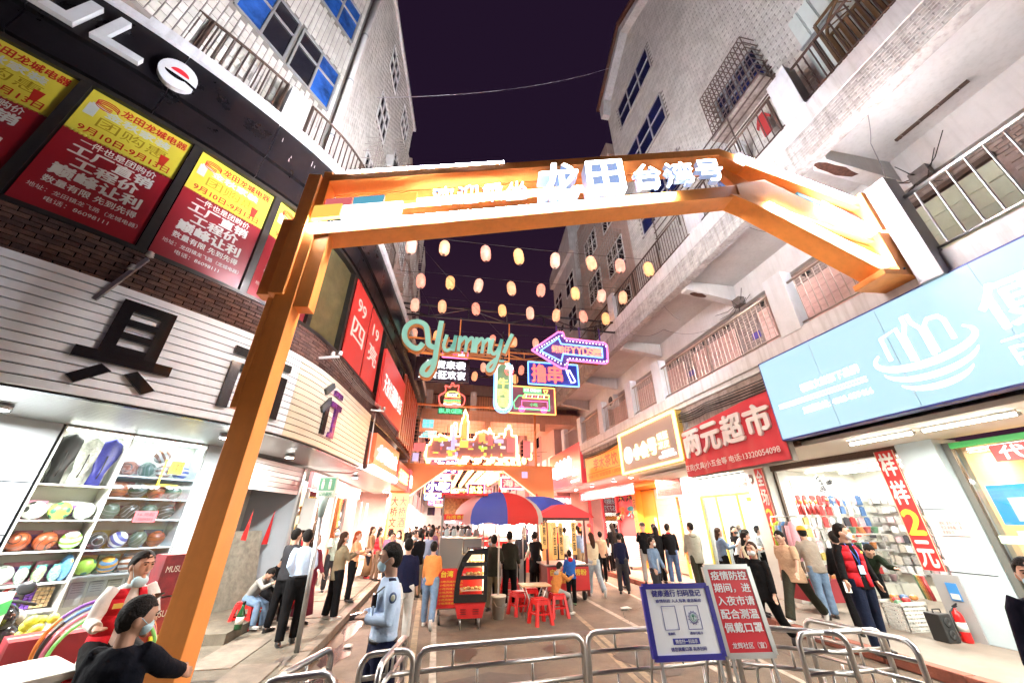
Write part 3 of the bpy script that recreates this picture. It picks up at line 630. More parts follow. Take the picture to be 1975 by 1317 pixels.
def carton(c,U,w,d,h,m,lab,txt=None,tm=None,name='carton',cat='box',lid=None):
    c=Vec(c);U=Vec(U).normalized();V=Vec((-U.y,U.x,0)); r=root(name,lab,cat,c); g=G(); g.obox(c+Z*h/2,U*w/2,V*d/2,Z*h/2); g.obj('shell',m,r,bevel=.006)
    g=G(); g.obox(c+Z*(h+.001),U*w/2*.98,V*.025,Z*.0008); g.obj('tape',lid or M('tape_clear',(.5,.45,.35),.25),r)
    if txt: text(txt,c-V*(d/2+.003)-U*w*.42+Z*h*.55,U,Z,w*.6,h*.2,tm or pw,r)
    return r
carton((-4.0,5.75,.15),(.7,.7,0),.62,.42,.72,M('cola_carton_red',(.30,.02,.03),.5,n=.1),'dark red carton with white lettering behind the white foam box','多功能办公桌 COLA PEPSI')
g=G(); FB=root('foam_box','big white foam ice box at the bottom left of the picture','box',(-3.35,4.85,.15))
c=Vec((-3.42,4.85,.12)); U=Vec((.77,-.64,0)).normalized(); V=Vec((-U.y,U.x,0)); foam=M('white_foam',(.66,.68,.64),.8,n=.08,ns=20,b=.1,bs=200)
g=G(); g.obox(c+Z*.30,U*.36,V*.24,Z*.30); g.obj('tub',foam,FB,bevel=.02); g=G(); g.obox(c+Z*.63,U*.37,V*.25,Z*.035); g.obj('lid',foam,FB,bevel=.02)
carton((-4.4,5.05,.15),(.9,.45,0),.6,.5,1.15,M('green_white_carton',(.62,.66,.62),.5),'tall white carton with green bands at the left picture edge')
for z,h in ((1.02,.12),(.55,.12)):
    g=G(); g.obox(Vec((-4.4,5.05,.15+z)),Vec((.9,.45,0)).normalized()*.303,Vec((-.45,.9,0)).normalized()*.253,Z*h/2); tag(g.obj('green_sleeve',M('green_band',(.03,.42,.09),.4),None),'bright green paper band around the tall white carton, %s one'%('upper' if z>1 else 'lower'),'band')
carton((-3.1,6.35,.15),(.5,.86,0),.4,.3,.55,M('yellow_carton',(.72,.62,.04),.5),'yellow carton printed with small fruit beside the orange post','水果',M('brown_ink',(.10,.05,.01),.5))
for k,(zz,mm) in enumerate(((.15,0),(.62,1),(1.1,2))):
    carton((-3.35,6.45+.02*k,zz),(.62,.78,0),.55,.3,.46,M('beer_carton%d'%k,((.22,.015,.02),(.26,.02,.02),(.20,.012,.02))[k],.45,n=.5,ns=9),'%s red beer carton in the stack behind the seated red vest'%('bottom','middle','topmost')[k],'MUSU 啤酒',M('beer_green_ink',(.65,.7,.6),.5))
r=root('net_of_balls','yellow net bag of small balls on a low shelf by the mirror','toy',(-4.35,6.0,.75)); g=G(); 
for k in range(14): g.ball(Vec((-4.35,6.0,.8))+Vec((random.uniform(-.14,.14),random.uniform(-.08,.08),random.uniform(-.08,.16))),.05,8,6)
g.obj('balls',M('yellow_net',(.6,.62,.08),.5),r)
# ---- scooter whose mirror and bars reach into the picture
SC=root('scooter','dark scooter with an oval mirror at the bottom left corner','scooter',(-4.7,6.1,0)); bp=M('scooter_black',(.015,.013,.014),.15); o=Vec((-4.78,5.95,.10))
g=G(); g.tube([o+Vec((-.25,.0,.98)),o+Vec((-.08,.03,1.05)),o+Vec((.12,.05,1.03)),o+Vec((.30,.08,.99))],.017,8); g.obj('handlebar',rubber,SC)
g=G(); g.tube([o+Vec((-.02,.05,1.05)),o+Vec((.0,.12,1.15)),o+Vec((.10,.05,1.12))],.008,6); g.obj('mirror_stalk',bsteel,SC)
g=G(); g.ball(o+Vec((.17,.03,1.16)),(.10,.03,.07),16,10); g.obj('mirror',M('mirror_back',(.04,.04,.045),.25),SC)
g=G(); g.ball(o+Vec((0,.02,.86)),(.17,.22,.16),18,12); g.obj('cowl',bp,SC); g=G(); g.ball(o+Vec((0,.12,.55)),(.19,.3,.3),18,12); g.obj('front_shield',bp,SC)
for k,dy in enumerate((.35,-.85)):
    w=o+Vec((0,dy,.24)); g=G(); g.tube([w+Vec((0,.19*cos(t*.3142),.19*sin(t*.3142))) for t in range(20)],.05,8,closed=True); tt=g.obj('tyre',rubber,SC); g=G(); g.cyl(w+X*-.03,w+X*.03,.13,n=16); g.obj('rim',alu,tt)
g=G(); g.ball(o+Vec((0,-.5,.62)),(.16,.45,.12),16,10); g.obj('seat',rubber,SC)
g=G(); g.ball(o+Vec((.0,.27,.83)),(.12,.05,.09),14,9); g.obj('headlight',M('lamp_lens',(.5,.45,.4),.05),SC)
# ================================================================ shutter alcove and the glass fronted shop
AL=root('shutter_doorway','white doorway with a half raised roller shutter where two people sit','shop front',(-3.9,9.9,.15))
g=G(); g.box(-4.9,-4.8,8.6,11.3,.15,3.25); g.obj('back_wall',M('white_room_wall',(.60,.63,.58),.7,n=.1),AL)
g=G(); g.hexa([(-4.12,8.8,.15),(-4.05,8.72,.15),(-4.8,9.3,.15),(-4.85,9.36,.15),(-4.12,8.8,3.25),(-4.05,8.72,3.25),(-4.8,9.3,3.25),(-4.85,9.36,3.25)]); g.fixn=True; g.obj('cheek_wall',lw,AL)
g=G(); g.box(-4.8,-3.62,11.25,11.4,.15,3.25); g.obj('cheek_wall',lw,AL)
for i in range(6):
    g=G(); a=Vec((-4.08,8.85,2.62+.11*i)); b=Vec((-3.66,11.2,2.62+.11*i)); g.bar(a,b,.03,.102); g.obj('shutter_slat',M('shutter_white',(.66,.66,.64),.4,.3),AL,bevel=.004)
for p in ((-4.09,8.8),(-3.64,11.22)):
    g=G(); g.box(p[0]-.03,p[0]+.03,p[1]-.03,p[1]+.03,.15,3.2); g.obj('guide_rail',alu,AL)
g=G(); g.box(-4.3,-3.25,8.2,11.2,.15,.30); tag(g.obj('shop_step',concrete,None),'low concrete step below the roller shutter','step')
g=G(); g.box(-3.5,-3.2,11.3,11.55,1.75,2.5); o=g.obj('electric_cabinet',M('cabinet_grey',(.55,.56,.52),.5),None,bevel=.01); tag(o,'grey electric cabinet on the wall right of the shutter','cabinet')
board=root('grey_board','rough grey board with red paper pennants leaning on the white alcove wall','board',(-4.3,9.9,.3)); g=G(); g.hexa([(-4.45,9.5,.3),(-3.95,10.9,.3),(-4.0,10.92,.3),(-4.5,9.52,.3),(-4.65,9.5,1.75),(-4.15,10.9,1.75),(-4.2,10.92,1.75),(-4.7,9.52,1.75)]); g.fixn=True; g.obj('panel',M('rough_board',(.26,.25,.20),.9,n=.4,ns=8),board)
for k,(px,py) in enumerate(((-4.35,10.3),(-4.12,10.95))):
    g=G(); g.prism([(0,0),(.18,0),(.16,.75)],(px,py,1.45),(.35,.93,0),(0,0,1),(.01,0,0)); g.obj('pennant',redpl,board)
GS=root('glass_fronted_shop','bright glass fronted shop with kettles on lit shelves beyond the roller shutter','shop front',(-3.5,13.5,.15))
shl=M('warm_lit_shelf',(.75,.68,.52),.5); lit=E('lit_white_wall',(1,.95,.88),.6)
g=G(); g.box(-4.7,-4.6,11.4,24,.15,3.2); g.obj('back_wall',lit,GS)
for y,w in ((11.5,.08),(13.0,.08),(14.5,.1),(16.0,.1),(17.6,.1),(19.3,.1),(21,.1)):
    g=G(); g.box(-3.54,-3.46,y-w/2,y+w/2,.15,2.75); g.obj('door_post',alu,GS)
g=G(); g.box(-3.505,-3.495,11.5,13.0,.3,2.7); g.obj('pane',clear,GS)
g=G(); g.box(-3.505,-3.495,14.5,16,.3,2.7); g.obj('pane',clear,GS)
for z in (.75,1.2,1.65,2.1):
    g=G(); g.box(-3.95,-3.6,11.55,12.95,z-.012,z+.012); g.obj('shelf_board',shl,GS)
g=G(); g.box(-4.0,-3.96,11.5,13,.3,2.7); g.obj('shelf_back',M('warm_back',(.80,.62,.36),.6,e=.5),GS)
for i in range(16):
    z=(.762,1.212,1.662,2.112)[i//4]; y=11.75+.33*(i%4); r=root('kettle','%s kettle, %s on the %s lit shelf of the glass shop'%(('amber','dark','gold','silver')[(i+i//4)%4],PN[i%4],('lowest','second','third','top')[i//4]),'kettle',(-3.78,y,z),group='kettles on the lit shelves')
    m=(M('amber_metal',(.6,.3,.05),.3,.3),M('dark_metal',(.05,.04,.04),.3,.4),M('gold_metal',(.7,.5,.12),.3,.5),steel)[(i+i//4)%4]
    g=G(); g.lathe((-3.78,y,z),[(.07,0),(.09,.05),(.07,.16),(.03,.2),(.015,.22)],12); g.obj('pot',m,r); g=G(); g.tube([(-3.78,y+.07,z+.13),(-3.78,y+.14,z+.15),(-3.78,y+.13,z+.05),(-3.78,y+.08,z+.04)],.009,6); g.obj('handle',bsteel,r)
g=G(); g.box(-3.56,-3.44,16.05,17.55,.15,2.75); g.obj('grey_door',M('grey_steel_door',(.22,.22,.22),.5),GS)
LD=root('led_text_sign','red LED strip sign with white running text under the left soffit','sign',(-3.1,13,2.7))
g=G(); g.hexa([(-3.12,10.1,2.68),(-3.04,10.1,2.68),(-2.98,15.9,2.68),(-3.06,15.9,2.68),(-3.12,10.1,3.04),(-3.04,10.1,3.04),(-2.98,15.9,3.04),(-3.06,15.9,3.04)]); g.fixn=True; g.obj('panel',M('led_red',(.6,.02,.03),.4,e=.25),LD)
text('出售家具二手 秒杀优惠专场 全场活动',(-3.03,10.3,2.72),(.06,5.8,0),Z,5.3,.27,E('led_text',(1,.75,.7),.8),LD,bold=.01)
# signs further along the left front
def litsign(name,a,b,z0,z1,st,lab,pm,tm,off=.2,bold=.02,edge=None,mats=None):
    A=Lf(a,.0,z0)[0]; B=Lf(b,0,z0)[0]; U=(B-A).normalized(); N=Vec((U.y,-U.x,0)); W=(B-A).length; H=z1-z0
    r=root(name,lab,'sign',A); g=G(); g.obox(A+U*W/2+Z*H/2+N*off/2,U*W/2,N*off/2,Z*H/2); g.obj('box',pm,r,bevel=.01)
    if edge:
        g=G(); e=A+N*(off+.012)
        for (p,q) in (((0,0),(W,0)),((W,0),(W,H)),((W,H),(0,H)),((0,H),(0,0))): g.tube([e+U*p[0]+Z*p[1],e+U*q[0]+Z*q[1]],.018,6)
        g.obj('neon_edge',edge,r)
    chars(st,A+U*W*.08+Z*H*.22+N*(off+.01),U,Z,W*.84,H*.5,tm,r,bold=bold,depth=.03); return r,A,U,N,W,H
wlit=E('white_lit_letter',(.95,.95,1),1.3)
litsign('lit_shop_sign',10.95,14.6,3.45,4.35,'大哥洗衣',"orange fronted sign with glowing white characters after the slatted sign",M('orange_red_panel',(.60,.12,.04),.35,e=.15),wlit)
g=G(); band(g,10.95,14.6,3.28,3.42,.05,.25); tag(g.obj('light_bar',E('led_white_strong',(1,.97,.95),9),None),'glowing white light bar under the orange fronted sign','light')
litsign('lit_shop_sign',14.8,17.8,3.2,4.1,'大桥酒庄','red fronted sign with glowing yellow characters by the second arch',M('dark_red_panel',(.45,.05,.04),.4,e=.12),E('yellow_lit_letter',(1,.65,.15),1.6))
litsign('lit_shop_sign',18.2,21.5,3.2,4.2,'百货商行','pink lit sign farthest down the left side',M('pink_panel',(.6,.12,.15),.4,e=.15),wlit)
r=root('upright_sign','yellow upright sign reading 大桥文具 beside a pink column','sign',(-1.5,16.2,1.3)); g=G(); g.box(-1.86,-1.18,16.15,16.25,1.25,2.95); g.obj('panel',M('pale_yellow_panel',(.75,.55,.22),.5,e=.08),r)
chars('大桥文具',(-1.82,16.14,1.35),X,Z,.26,1.5,M('red_ink_bright',(.7,.04,.03),.5,e=.05),r,bold=.02,vertical=True); chars('大桥酒庄',(-1.50,16.14,1.35),X,Z,.26,1.5,M('pink_ink',(.7,.15,.12),.5,e=.08),r,bold=.02,vertical=True)
# insulators on brackets, overhead wires, conduit
ins=M('white_porcelain',(.55,.55,.56),.2)
def insul(p,d,lab,n=2):
    p=Vec(p); d=Vec(d); r=root('insulator_bracket',lab,'bracket',p); g=G(); g.bar(p,p+d,.035,.05); g.obj('arm',gsteel,r)
    for k in range(n):
        q=p+d*(1-.35*k)+Z*.03; g=G(); g.lathe(q,[(.02,0),(.05,.02),(.02,.035),(.045,.05),(.02,.065),(.04,.08),(.015,.1)],12); g.obj('insulator',ins,r)
a,d_,n_=Lf(3.46,.03,4.5); insul(a,n_*.12+Z*.75+d_*.25,'grey bracket with white insulators rising over the slatted sign',2)
a,d_,n_=Lf(6.7,.05,4.95); insul(a,n_*.35+Z*.08+d_*.15,'small insulator bracket right of the orange post',2)
a,d_,n_=Lf(10.4,.05,4.9); insul(a,n_*.35+d_*.1,'insulator bracket at the end of the slatted sign',2)
wn_=0
def cable(pts,sag,r_,lab,m=wire,name='cable',n=14):
    g=G(); P=[Vec(p) for p in pts]; Q=[]
    for a,b in zip(P,P[1:]):
        for i in range(n+1): t=i/n; Q.append(a.lerp(b,t)-Z*(sag*4*t*(1-t)))
    g.tube(Q,r_,5); return tag(g.obj(name,m,None),lab,'cable')
for k in range(4): cable([Lf(6.85,.2+.05*k,5.05)[0],Lf(10.4,.2+.05*k,5.0)[0],Lf(16,.2+.05*k,4.9)[0]],.12,.006,'wire %s from the facade in the bundle past the end of the slatted sign'%('nearest','second','third','farthest')[k],M('grey_wire',(.25,.24,.24),.5))
g=G(); g.tube([Lf(10.75,.1,4.9)[0],Lf(10.75,.12,3.3)[0],(-2.6,11.9,3.2),(-3.5,11.4,3.2),(-3.5,11.3,1.9)],.02,8); tag(g.obj('white_conduit',M('white_pvc',(.7,.68,.66),.4),None),'white conduit pipe running down at the slatted sign end','pipe')
# downlights
def downlight(p,lab,e,col=(1,.98,.92),r_=.09,power=0,dirz=-1,grp=None):
    p=Vec(p); r=root('downlight',lab,'lamp',p,group=grp); g=G(); g.lathe(p-Z*.0,[(r_*1.1,0),(r_*1.1,-.06),(r_*.9,-.065)],18); g.obj('housing',gsteel,r); g=G(); g.lathe(p-Z*.067,[(r_*.85,0),(r_*.85,-.004)],16); g.obj('lens',E('downlight_lens',col,30),r)
    if power:
        l=bpy.data.lights.new('lamp','AREA'); l.shape='DISK'; l.size=r_*1.6; l.energy=power; l.color=col; lo=bpy.data.objects.new('lamp',l); COL.objects.link(lo); lo.parent=r; lo.location=(0,0,-.09)
    return r
downlight(Lf(5.9,-.75,3.28)[0],'bright square downlight under the soffit left of the orange post',1,power=69)
downlight(Lf(8.3,-.9,3.28)[0],'small downlight under the soffit right of the shutter',1,power=20)
downlight(Lf(12.5,-.7,3.28)[0],'star bright downlight below the orange fronted sign',1,col=(1,.75,.6),power=127)
downlight(Lf(3.2,-1.2,3.28)[0],'downlight over the ball shelves',1,power=50)
for k_,s_ in enumerate((.4,1.8)): downlight(Lf(s_,-.5,3.28)[0],'downlight %s under the slatted sign beyond the left picture edge'%['one','two'][k_],1,power=100)
# pedestrian signpost
WC=root('signpost','grey signpost with a pale green toilets sign on the left kerb','signpost',(-1.96,7.6,.15)); g=G(); g.cyl((-1.96,7.6,.15),(-2.02,7.6,2.05),.04,n=12); g.obj('pole',gsteel,WC); g=G(); g.lathe((-2.02,7.6,2.02),[(.045,0),(.07,.2),(.085,.32)],12); g.obj('socket',M('green_grey_socket',(.30,.40,.38),.5),WC)
g=G(); g.box(-2.16,-1.86,7.56,7.66,2.33,2.68); g.obj('sign_box',M('pale_sign',(.62,.68,.60),.5),WC,bevel=.01)
gi=M('sign_green',(.12,.34,.22),.5); g=G(); g.box(-2.14,-1.88,7.553,7.559,2.45,2.66); g.obj('green_field',gi,WC)
for dx in (-.07,.05):
    g=G(); g.lathe((-2.01+dx,7.55,2.62),[(.018,0),(.018,-.002)],10,ax=(0,1,0)); g.box(-2.01+dx-.022,-2.01+dx+.022,7.548,7.552,2.52,2.6); g.box(-2.01+dx-.018,-2.01+dx-.004,7.548,7.552,2.47,2.52); g.box(-2.01+dx+.004,-2.01+dx+.018,7.548,7.552,2.47,2.52); g.obj('figure',white,WC)
text('公共厕所',(-2.12,7.55,2.355),X,Z,.22,.07,gi,WC,bold=.02)
# ================================================================ left tower above the ledge
TWR=root('tiled_left_tower','pale tiled apartment tower with blue windows above the black shop building','building',(-5,9,9.4))
TP=Vec((-4.26,5.6,0)); TD=Vec((.85,1.3,0)).normalized(); TN=Vec((TD.y,-TD.x,0))
P0=TP+TD*-4.5; P1=TP+TD*1.35; P2=Vec((-2.95,13.2,0)); T2=(P2-P1).normalized(); N2=Vec((T2.y,-T2.x,0)); ZT=20.9
g=G(); g.prism([(P0.x,P0.y),(P1.x,P1.y),(P2.x,P2.y),(-9,P2.y),(-12,2)],(0,0,9.3),X,Y,Z*(ZT-9.3)); g.obj('wall',grout,TWR)
W1=[(-1.25,.62),(.02-.62+.0,0)]; wins=[]
for zc in (11.5,14.75,18.0):
    for (u0,u1) in ((-3.9,-2.75),(-2.6,-1.35),(-1.2,-.12),(.0,1.12)): wins.append((u0,u1,zc-.12,zc+1.45))
t=tiles(TP+TD*-4.5+Z*9.4+TN*.002,TD,Z,5.85,ZT-9.4,.24,.12,gap=.012,dep=.02,vert=True,holes=[(a+4.5,b+4.5,c-9.4,d-9.4) for a,b,c,d in wins],rnd=2)
o=t.obj('wall_tiles',[tileA,tileB],TWR); o['kind']='stuff'
t=tiles(P1+Z*9.4+N2*.002,T2,Z,(P2-P1).length,ZT-9.4,.24,.12,gap=.012,dep=.02,vert=True,holes=[(2.2,3.3,z,z+1.5) for z in (2.3,5.6,8.8)]+[(4.6,5.7,z,z+1.5) for z in (2.3,5.6,8.8)],rnd=2)
o=t.obj('wall_tiles',[tileA,tileB],TWR); o['kind']='stuff'
wf=M('grey_window_frame',(.30,.31,.31),.5,.3)
def window(par,O,U,N,w,h,gm,cols=2,transom=.62,fm=None,t=.05,name='window',dark=()):
    fm=fm or wf; O=Vec(O); g=G(); c=O+N*.03
    for a,b in (((0,0),(w,0)),((0,h),(w,h))): g.bar(c+U*a[0]+Z*a[1],c+U*b[0]+Z*b[1],.05,t)
    for i in range(cols+1): g.bar(c+U*(w*i/cols),c+U*(w*i/cols)+Z*h,.05,t,up=U)
    if transom: g.bar(c+Z*h*transom,c+U*w+Z*h*transom,.05,t*.8)
    f=g.obj(name,fm,par)
    for i in range(cols):
        for a,b in (((0,transom),(transom,1)) if transom else ((0,1),)):
            g=G(); g.obox(O+U*(w*(i+.5)/cols)+Z*h*(a+b)/2+N*.01,U*(w/cols/2-t*.45),N*.006,Z*(h*(b-a)/2-t*.4)); g.obj('pane',darkglass if (i in dark) else gm,f)
    return f
cur=M('blue_film_glass',(.02,.10,.42),.12,spec=.8,n=.7,ns=2.2)
for i,(a,b,c,d) in enumerate(wins): window(TWR,TP+TD*a+Z*c+TN*.0,TD,TN,b-a,d-c,cur,dark=((0,) if i==3 else ((1,) if i==2 else ())))
for z in (11.7,15.0,18.2):
    for u in (2.2,4.6): window(TWR,P1+T2*u+Z*z,T2,N2,1.1,1.5,darkglass,cols=3,transom=.5,fm=white)
g=G(); g.cyl(P1+Z*9.4+N2*.08+TN*.06,P1+Z*ZT+N2*.08+TN*.06,.075,n=12); g.obj('drain_pipe',M('white_pvc',(.7,.68,.66),.4),TWR)
for z in (10.6,13,15.4,17.8): g=G(); g.cyl(P1+Z*z+N2*.08+TN*.06,P1+Z*(z+.06)+N2*.08+TN*.06,.092,n=12); g.obj('pipe_bracket',gsteel,TWR)
g=G(); g.obox(P1+T2*3.3+Z*ZT+N2*.0,T2*3.4,N2*.12,Z*.1); g.obj('roof_edge',plaster,TWR)
def acunit(p,U,N,lab,s=1.):
    p=Vec(p);U=Vec(U);N=Vec(N); r=root('air_conditioner',lab,'air conditioner',p); g=G(); g.obox(p+Z*.3*s,U*.42*s,N*.15*s,Z*.3*s); g.obj('case',M('ac_white',(.60,.60,.58),.5,n=.1),r,bevel=.02)
    c=p+Z*.3*s+N*.155*s-U*.1*s; g=G()
    for rr in (.24,.18,.12,.06): g.tube([c+U*(rr*s*cos(t*.3142))+Z*(rr*s*sin(t*.3142)) for t in range(20)],.006,4,closed=True)
    g.obj('grille',bsteel,r); g=G(); g.lathe(c-N*.004,[(.25*s,0),(.25*s,.004)],18,ax=N); g.obj('fan_opening',M('ac_dark',(.08,.08,.08),.7),r)
    g=G(); g.bar(p-U*.3*s-N*.2,p-U*.3*s+N*.25,.03); g.bar(p+U*.3*s-N*.2,p+U*.3*s+N*.25,.03); g.obj('bracket',gsteel,r); return r
acunit(P1+T2*3.9+N2*.3+Z*14.1,T2,N2,'air conditioner on the tiled left tower under the wire')
# barred balconies stacked farther along, their outer edge is the skyline on the left
def cage(par,O,U,N,w,h,d,m,nv=10,nh=6):
    O=Vec(O); g=G(); a=O+N*d
    for i in range(nv+1): g.bar(a+U*(w*i/nv),a+U*(w*i/nv)+Z*h,.022)
    for j in range(nh+1): g.bar(a+Z*(h*j/nh),a+U*w+Z*(h*j/nh),.022); g.bar(O+Z*(h*j/nh),a+Z*(h*j/nh),.02); g.bar(O+U*w+Z*(h*j/nh),a+U*w+Z*(h*j/nh),.02)
    for i in range(nv+1): g.bar(O+U*(w*i/nv),a+U*(w*i/nv),.018); g.bar(O+U*(w*i/nv)+Z*h,a+U*(w*i/nv)+Z*h,.018)
    return g.obj('window_cage',m,par)
cagem=M('white_cage_bars',(.42,.38,.34),.5,.2); pinkw=M('pinkish_wall',(.42,.30,.25),.8,n=.25,ns=2,streak=.5)
FT=root('caged_left_block','narrow left block with barred window cages rising to the skyline','building',(-4,17,5))
g=G(); g.box(-10,-2.75,13.3,21.5,9.3,18.6); g.box(-10,-2.2,13.3,24,9.0,9.3); g.obj('wall',pinkw,FT)
for k,z in enumerate((9.8,12.8,15.8)):
    for j,y in enumerate((13.6,16.2,18.9)):
        f=window(FT,(-2.75,y+.3,z+.2),Y,X,1.5,1.5,darkglass,cols=3,transom=.5,fm=white); cage(FT,(-2.75,y+.1,z),Y,X,1.9,1.9,.55,cagem)
t=tiles((-2.75+.002,13.3,9.3),Y,Z,8.2,9.3,.30,.15,vert=True,dep=.015,holes=[(y-13.3+.3,y-13.3+1.8,z-9.3+.2,z-9.3+1.7) for z in (9.8,12.8,15.8) for y in (13.6,16.2,18.9)]); o=t.obj('wall_tiles',M('pink_tile',(.50,.36,.30),.5,streak=.3),FT); o['kind']='stuff'
cage(TWR,P1+T2*1.9+Z*11.4,T2,N2,1.7,2.0,.45,cagem); cage(TWR,P1+T2*4.3+Z*11.4,T2,N2,1.7,2.0,.5,cagem); cage(TWR,P1+T2*4.3+Z*14.7,T2,N2,1.7,2.0,.5,cagem)
# ================================================================ right hand arcade building
RB=root('arcade_building','long right hand building with two open balcony floors over the shops','building',(8,8,.15))
def rbox(name,b,m,par=None,bevel=0,**k): g=G(); g.box(*b); return g.obj(name,m,par or RB,bevel=bevel,**k)
YN,YF=-4,24
slabf=M('slab_white_face',(.62,.61,.60),.75,n=.15,ns=2,streak=.35); stain=M('stained_tile_face',(.46,.44,.42),.8,n=.35,ns=4,b=.3,bs=30,streak=.6)
# second floor slab and parapet kerb
rbox('balcony_slab',(7.0,9.4,YN,YF,5.02,5.45),slabf); rbox('slab_band',(6.94,7.0,YN,YF,5.15,5.50),slabf)
rough=M('rough_lintel',(.36,.30,.27),.9,n=.5,ns=3,b=.8,bs=14,streak=.6)
rbox('lintel',(7.06,7.3,YN,YF,4.35,5.02),rough)
rbox('shop_ceiling',(7.3,9.3,YN,13.4,3.34,3.42),M('cream_ceiling',(.72,.70,.62),.7,n=.05,ns=2)); rbox('shop_ceiling',(7.1,9.3,13.5,YF,3.6,3.66),M('pink_lit_ceiling',(.75,.50,.50),.35,n=.05))
rbox('facade_wall',(9.2,9.5,YN,YF,3.42,5.02),plaster)
# third floor slab: soffit, beams, tiled edge
rbox('soffit',(7.05,9.2,YN,YF,8.95,9.1),soffit); rbox('edge_beam',(7.0,7.28,YN,YF,8.72,9.42),stain); rbox('edge_band',(6.97,7.3,YN,YF,9.42,9.88),slabf)
rbox('back_beam',(9.05,9.35,YN,YF,8.12,8.95),soffit)
for y in (-.9,3.95,8.7,13.2,17.6,21.8):
    g=G(); g.hexa([(7.28,y-.14,8.62),(9.05,y-.14,8.35),(9.05,y+.14,8.35),(7.28,y+.14,8.62),(7.28,y-.14,8.95),(9.05,y-.14,8.95),(9.05,y+.14,8.95),(7.28,y+.14,8.95)]); g.obj('cross_beam',soffit,RB,bevel=.01)
for y in (3.95,8.7): # spalled soffit with rusty steel showing
    g=G(); rn=random.Random(int(y)); n=14; a=.46 if y<5 else .3
    P=[(7.75+a*cos(2*PI*i/n)*rn.uniform(.8,1.1)*1.1-(.1 if y<5 else 0),y+.12*sin(2*PI*i/n)*rn.uniform(.7,1.0),8.545-.0) for i in range(n)]
    g.add([(x,yy,8.62-(x-7.28)*.1525-.006) for x,yy,z in P],[tuple(range(n))[::-1]]); g.obj('spalled_patch',M('rusty_spall',(.11,.045,.03),.95,n=.6,ns=18,b=1,bs=40),RB)
# small wall tiles on the slab edge
st=tiles((6.995,13,8.74),-Y,Z,14,.66,.20,.07,gap=.008,dep=.008,rnd=2); o=st.obj('edge_tiles',[M('edge_tile',(.52,.50,.47),.6,n=.3,ns=5,streak=.6),stain],RB); o['kind']='stuff'
# back wall of balconies (second floor): tile piers, panel shutters, doors
rbox('back_wall',(9.2,9.4,YN,YF,5.45,8.2),M('brick_backing',(.30,.24,.22),.9,n=.3))
tb=tiles((9.195,YF,5.46),-Y,Z,YF-YN,2.64,.24,.09,gap=.012,dep=.012,holes=[(YF-b,YF-a,0,2.25) for a,b in ((.0,2.2),(2.7,5.2),(7.2,8.2),(9.1,11.4),(11.9,13.4),(14.3,16.0),(16.6,18.6),(19.2,21))],rnd=2)
o=tb.obj('balcony_wall_tiles',[M('brown_wall_tile',(.36,.29,.25),.6,n=.2),M('brown_wall_tile2',(.30,.23,.20),.6,n=.2)],RB); o['kind']='stuff'
pinkp=M('pink_panel_slat',(.62,.40,.34),.5,n=.2,ns=5); greenw=M('pale_green_shutter',(.55,.60,.44),.6,n=.1,ns=3)
def panelset(y0,y1,m,z0=5.5,z1=7.68,n=13,nm='shutter_slat'):
    me=G(); me.box(-.02,.02,-(y1-y0)/2,(y1-y0)/2,.004,(z1-z0)/n-.004); ms=me.mesh(nm,m)
    for i in range(n): inst(ms,nm,RB,(9.17-(.006 if i%2 else 0),(y0+y1)/2,z0+(z1-z0)*i/n))
panelset(7.25,8.15,pinkp); panelset(5.45,6.9,pinkp); panelset(9.15,11.35,pinkp); panelset(11.95,13.35,pinkp); panelset(14.35,15.95,pinkp); panelset(16.65,18.55,pinkp); panelset(19.2,21,pinkp)
panelset(.05,2.15,greenw,n=6,nm='shutter_panel'); panelset(2.75,5.15,greenw,n=6,nm='shutter_panel')
for y0,y1 in ((.05,2.15),(2.75,5.15)):
    rbox('lintel_frame',(9.1,9.2,y0-.06,y1+.06,7.72,7.82),dsteel)
# door-number plaques, little coach lights along the lintel, meter boxes
for y,l in ((6.98,'left of the pink shutters by the gate end'),(8.4,'between the two pink shutter sets'),(11.6,'on the tiled pier past the long railing')):
    r=root('door_plaque','small purple number plaque '+l,'sign',(9.1,y,7)); g=G(); g.box(9.14,9.18,y-.14,y+.14,6.95,7.15); g.obj('plate',M('purple_plate',(.08,.05,.30),.4),r)
for i,y in enumerate((5.6,6.3,7.3,7.8,9.3,9.9,10.5,11.1,12.1,12.7)):
    r=root('wall_ornament','dark cross shaped hook on the balcony lintel, number %s from the near end'%(['one','two','three','four','five','six','seven','eight','nine','ten'][i]),'hook',(9.05,y,7.8),group='dark hooks along the balcony lintel'); g=G(); g.box(9.0,9.1,y-.09,y+.09,7.80,7.85); g.box(9.02,9.08,y-.03,y+.03,7.72,7.93); g.obj('hook',wire,r)
# piers
piern=M('pier_white',(.62,.62,.63),.7,n=.1,ns=3,streak=.15)
for y in (-.6,5.55,10.55,12.6,15.4,18.2,21): rbox('pier',(6.92,7.2,y-.24,y+.24,5.45,6.86),piern,bevel=.01)
for y in (-1.5,3.72,7.22,13.0,18.5): rbox('pier',(6.9,7.2,y-.25,y+.25,9.88,11.2),piern,bevel=.01)
def railing(par,x,y0,y1,z0,z1,m,sp=.14,r=.03,posts=(),rb=.011,low=.08,name='railing'):
    g=G(); g.tube([(x,y0,z1),(x,y1,z1)],r,10); g.tube([(x,y0,z0+low),(x,y1,z0+low)],r*.6,8)
    for p in posts: g.bar((x,p,z0-.1),(x,p,z1),.045,.045)
    o=g.obj(name,m,par); b=G(); b.cyl((0,0,z0+low),(0,0,z1),rb,n=6,caps=False); ms=b.mesh('baluster',m); k=max(1,int(abs(y1-y0)/sp))
    for i in range(1,k): inst(ms,'baluster',o,(x,y0+(y1-y0)*i/k,0))
    return o
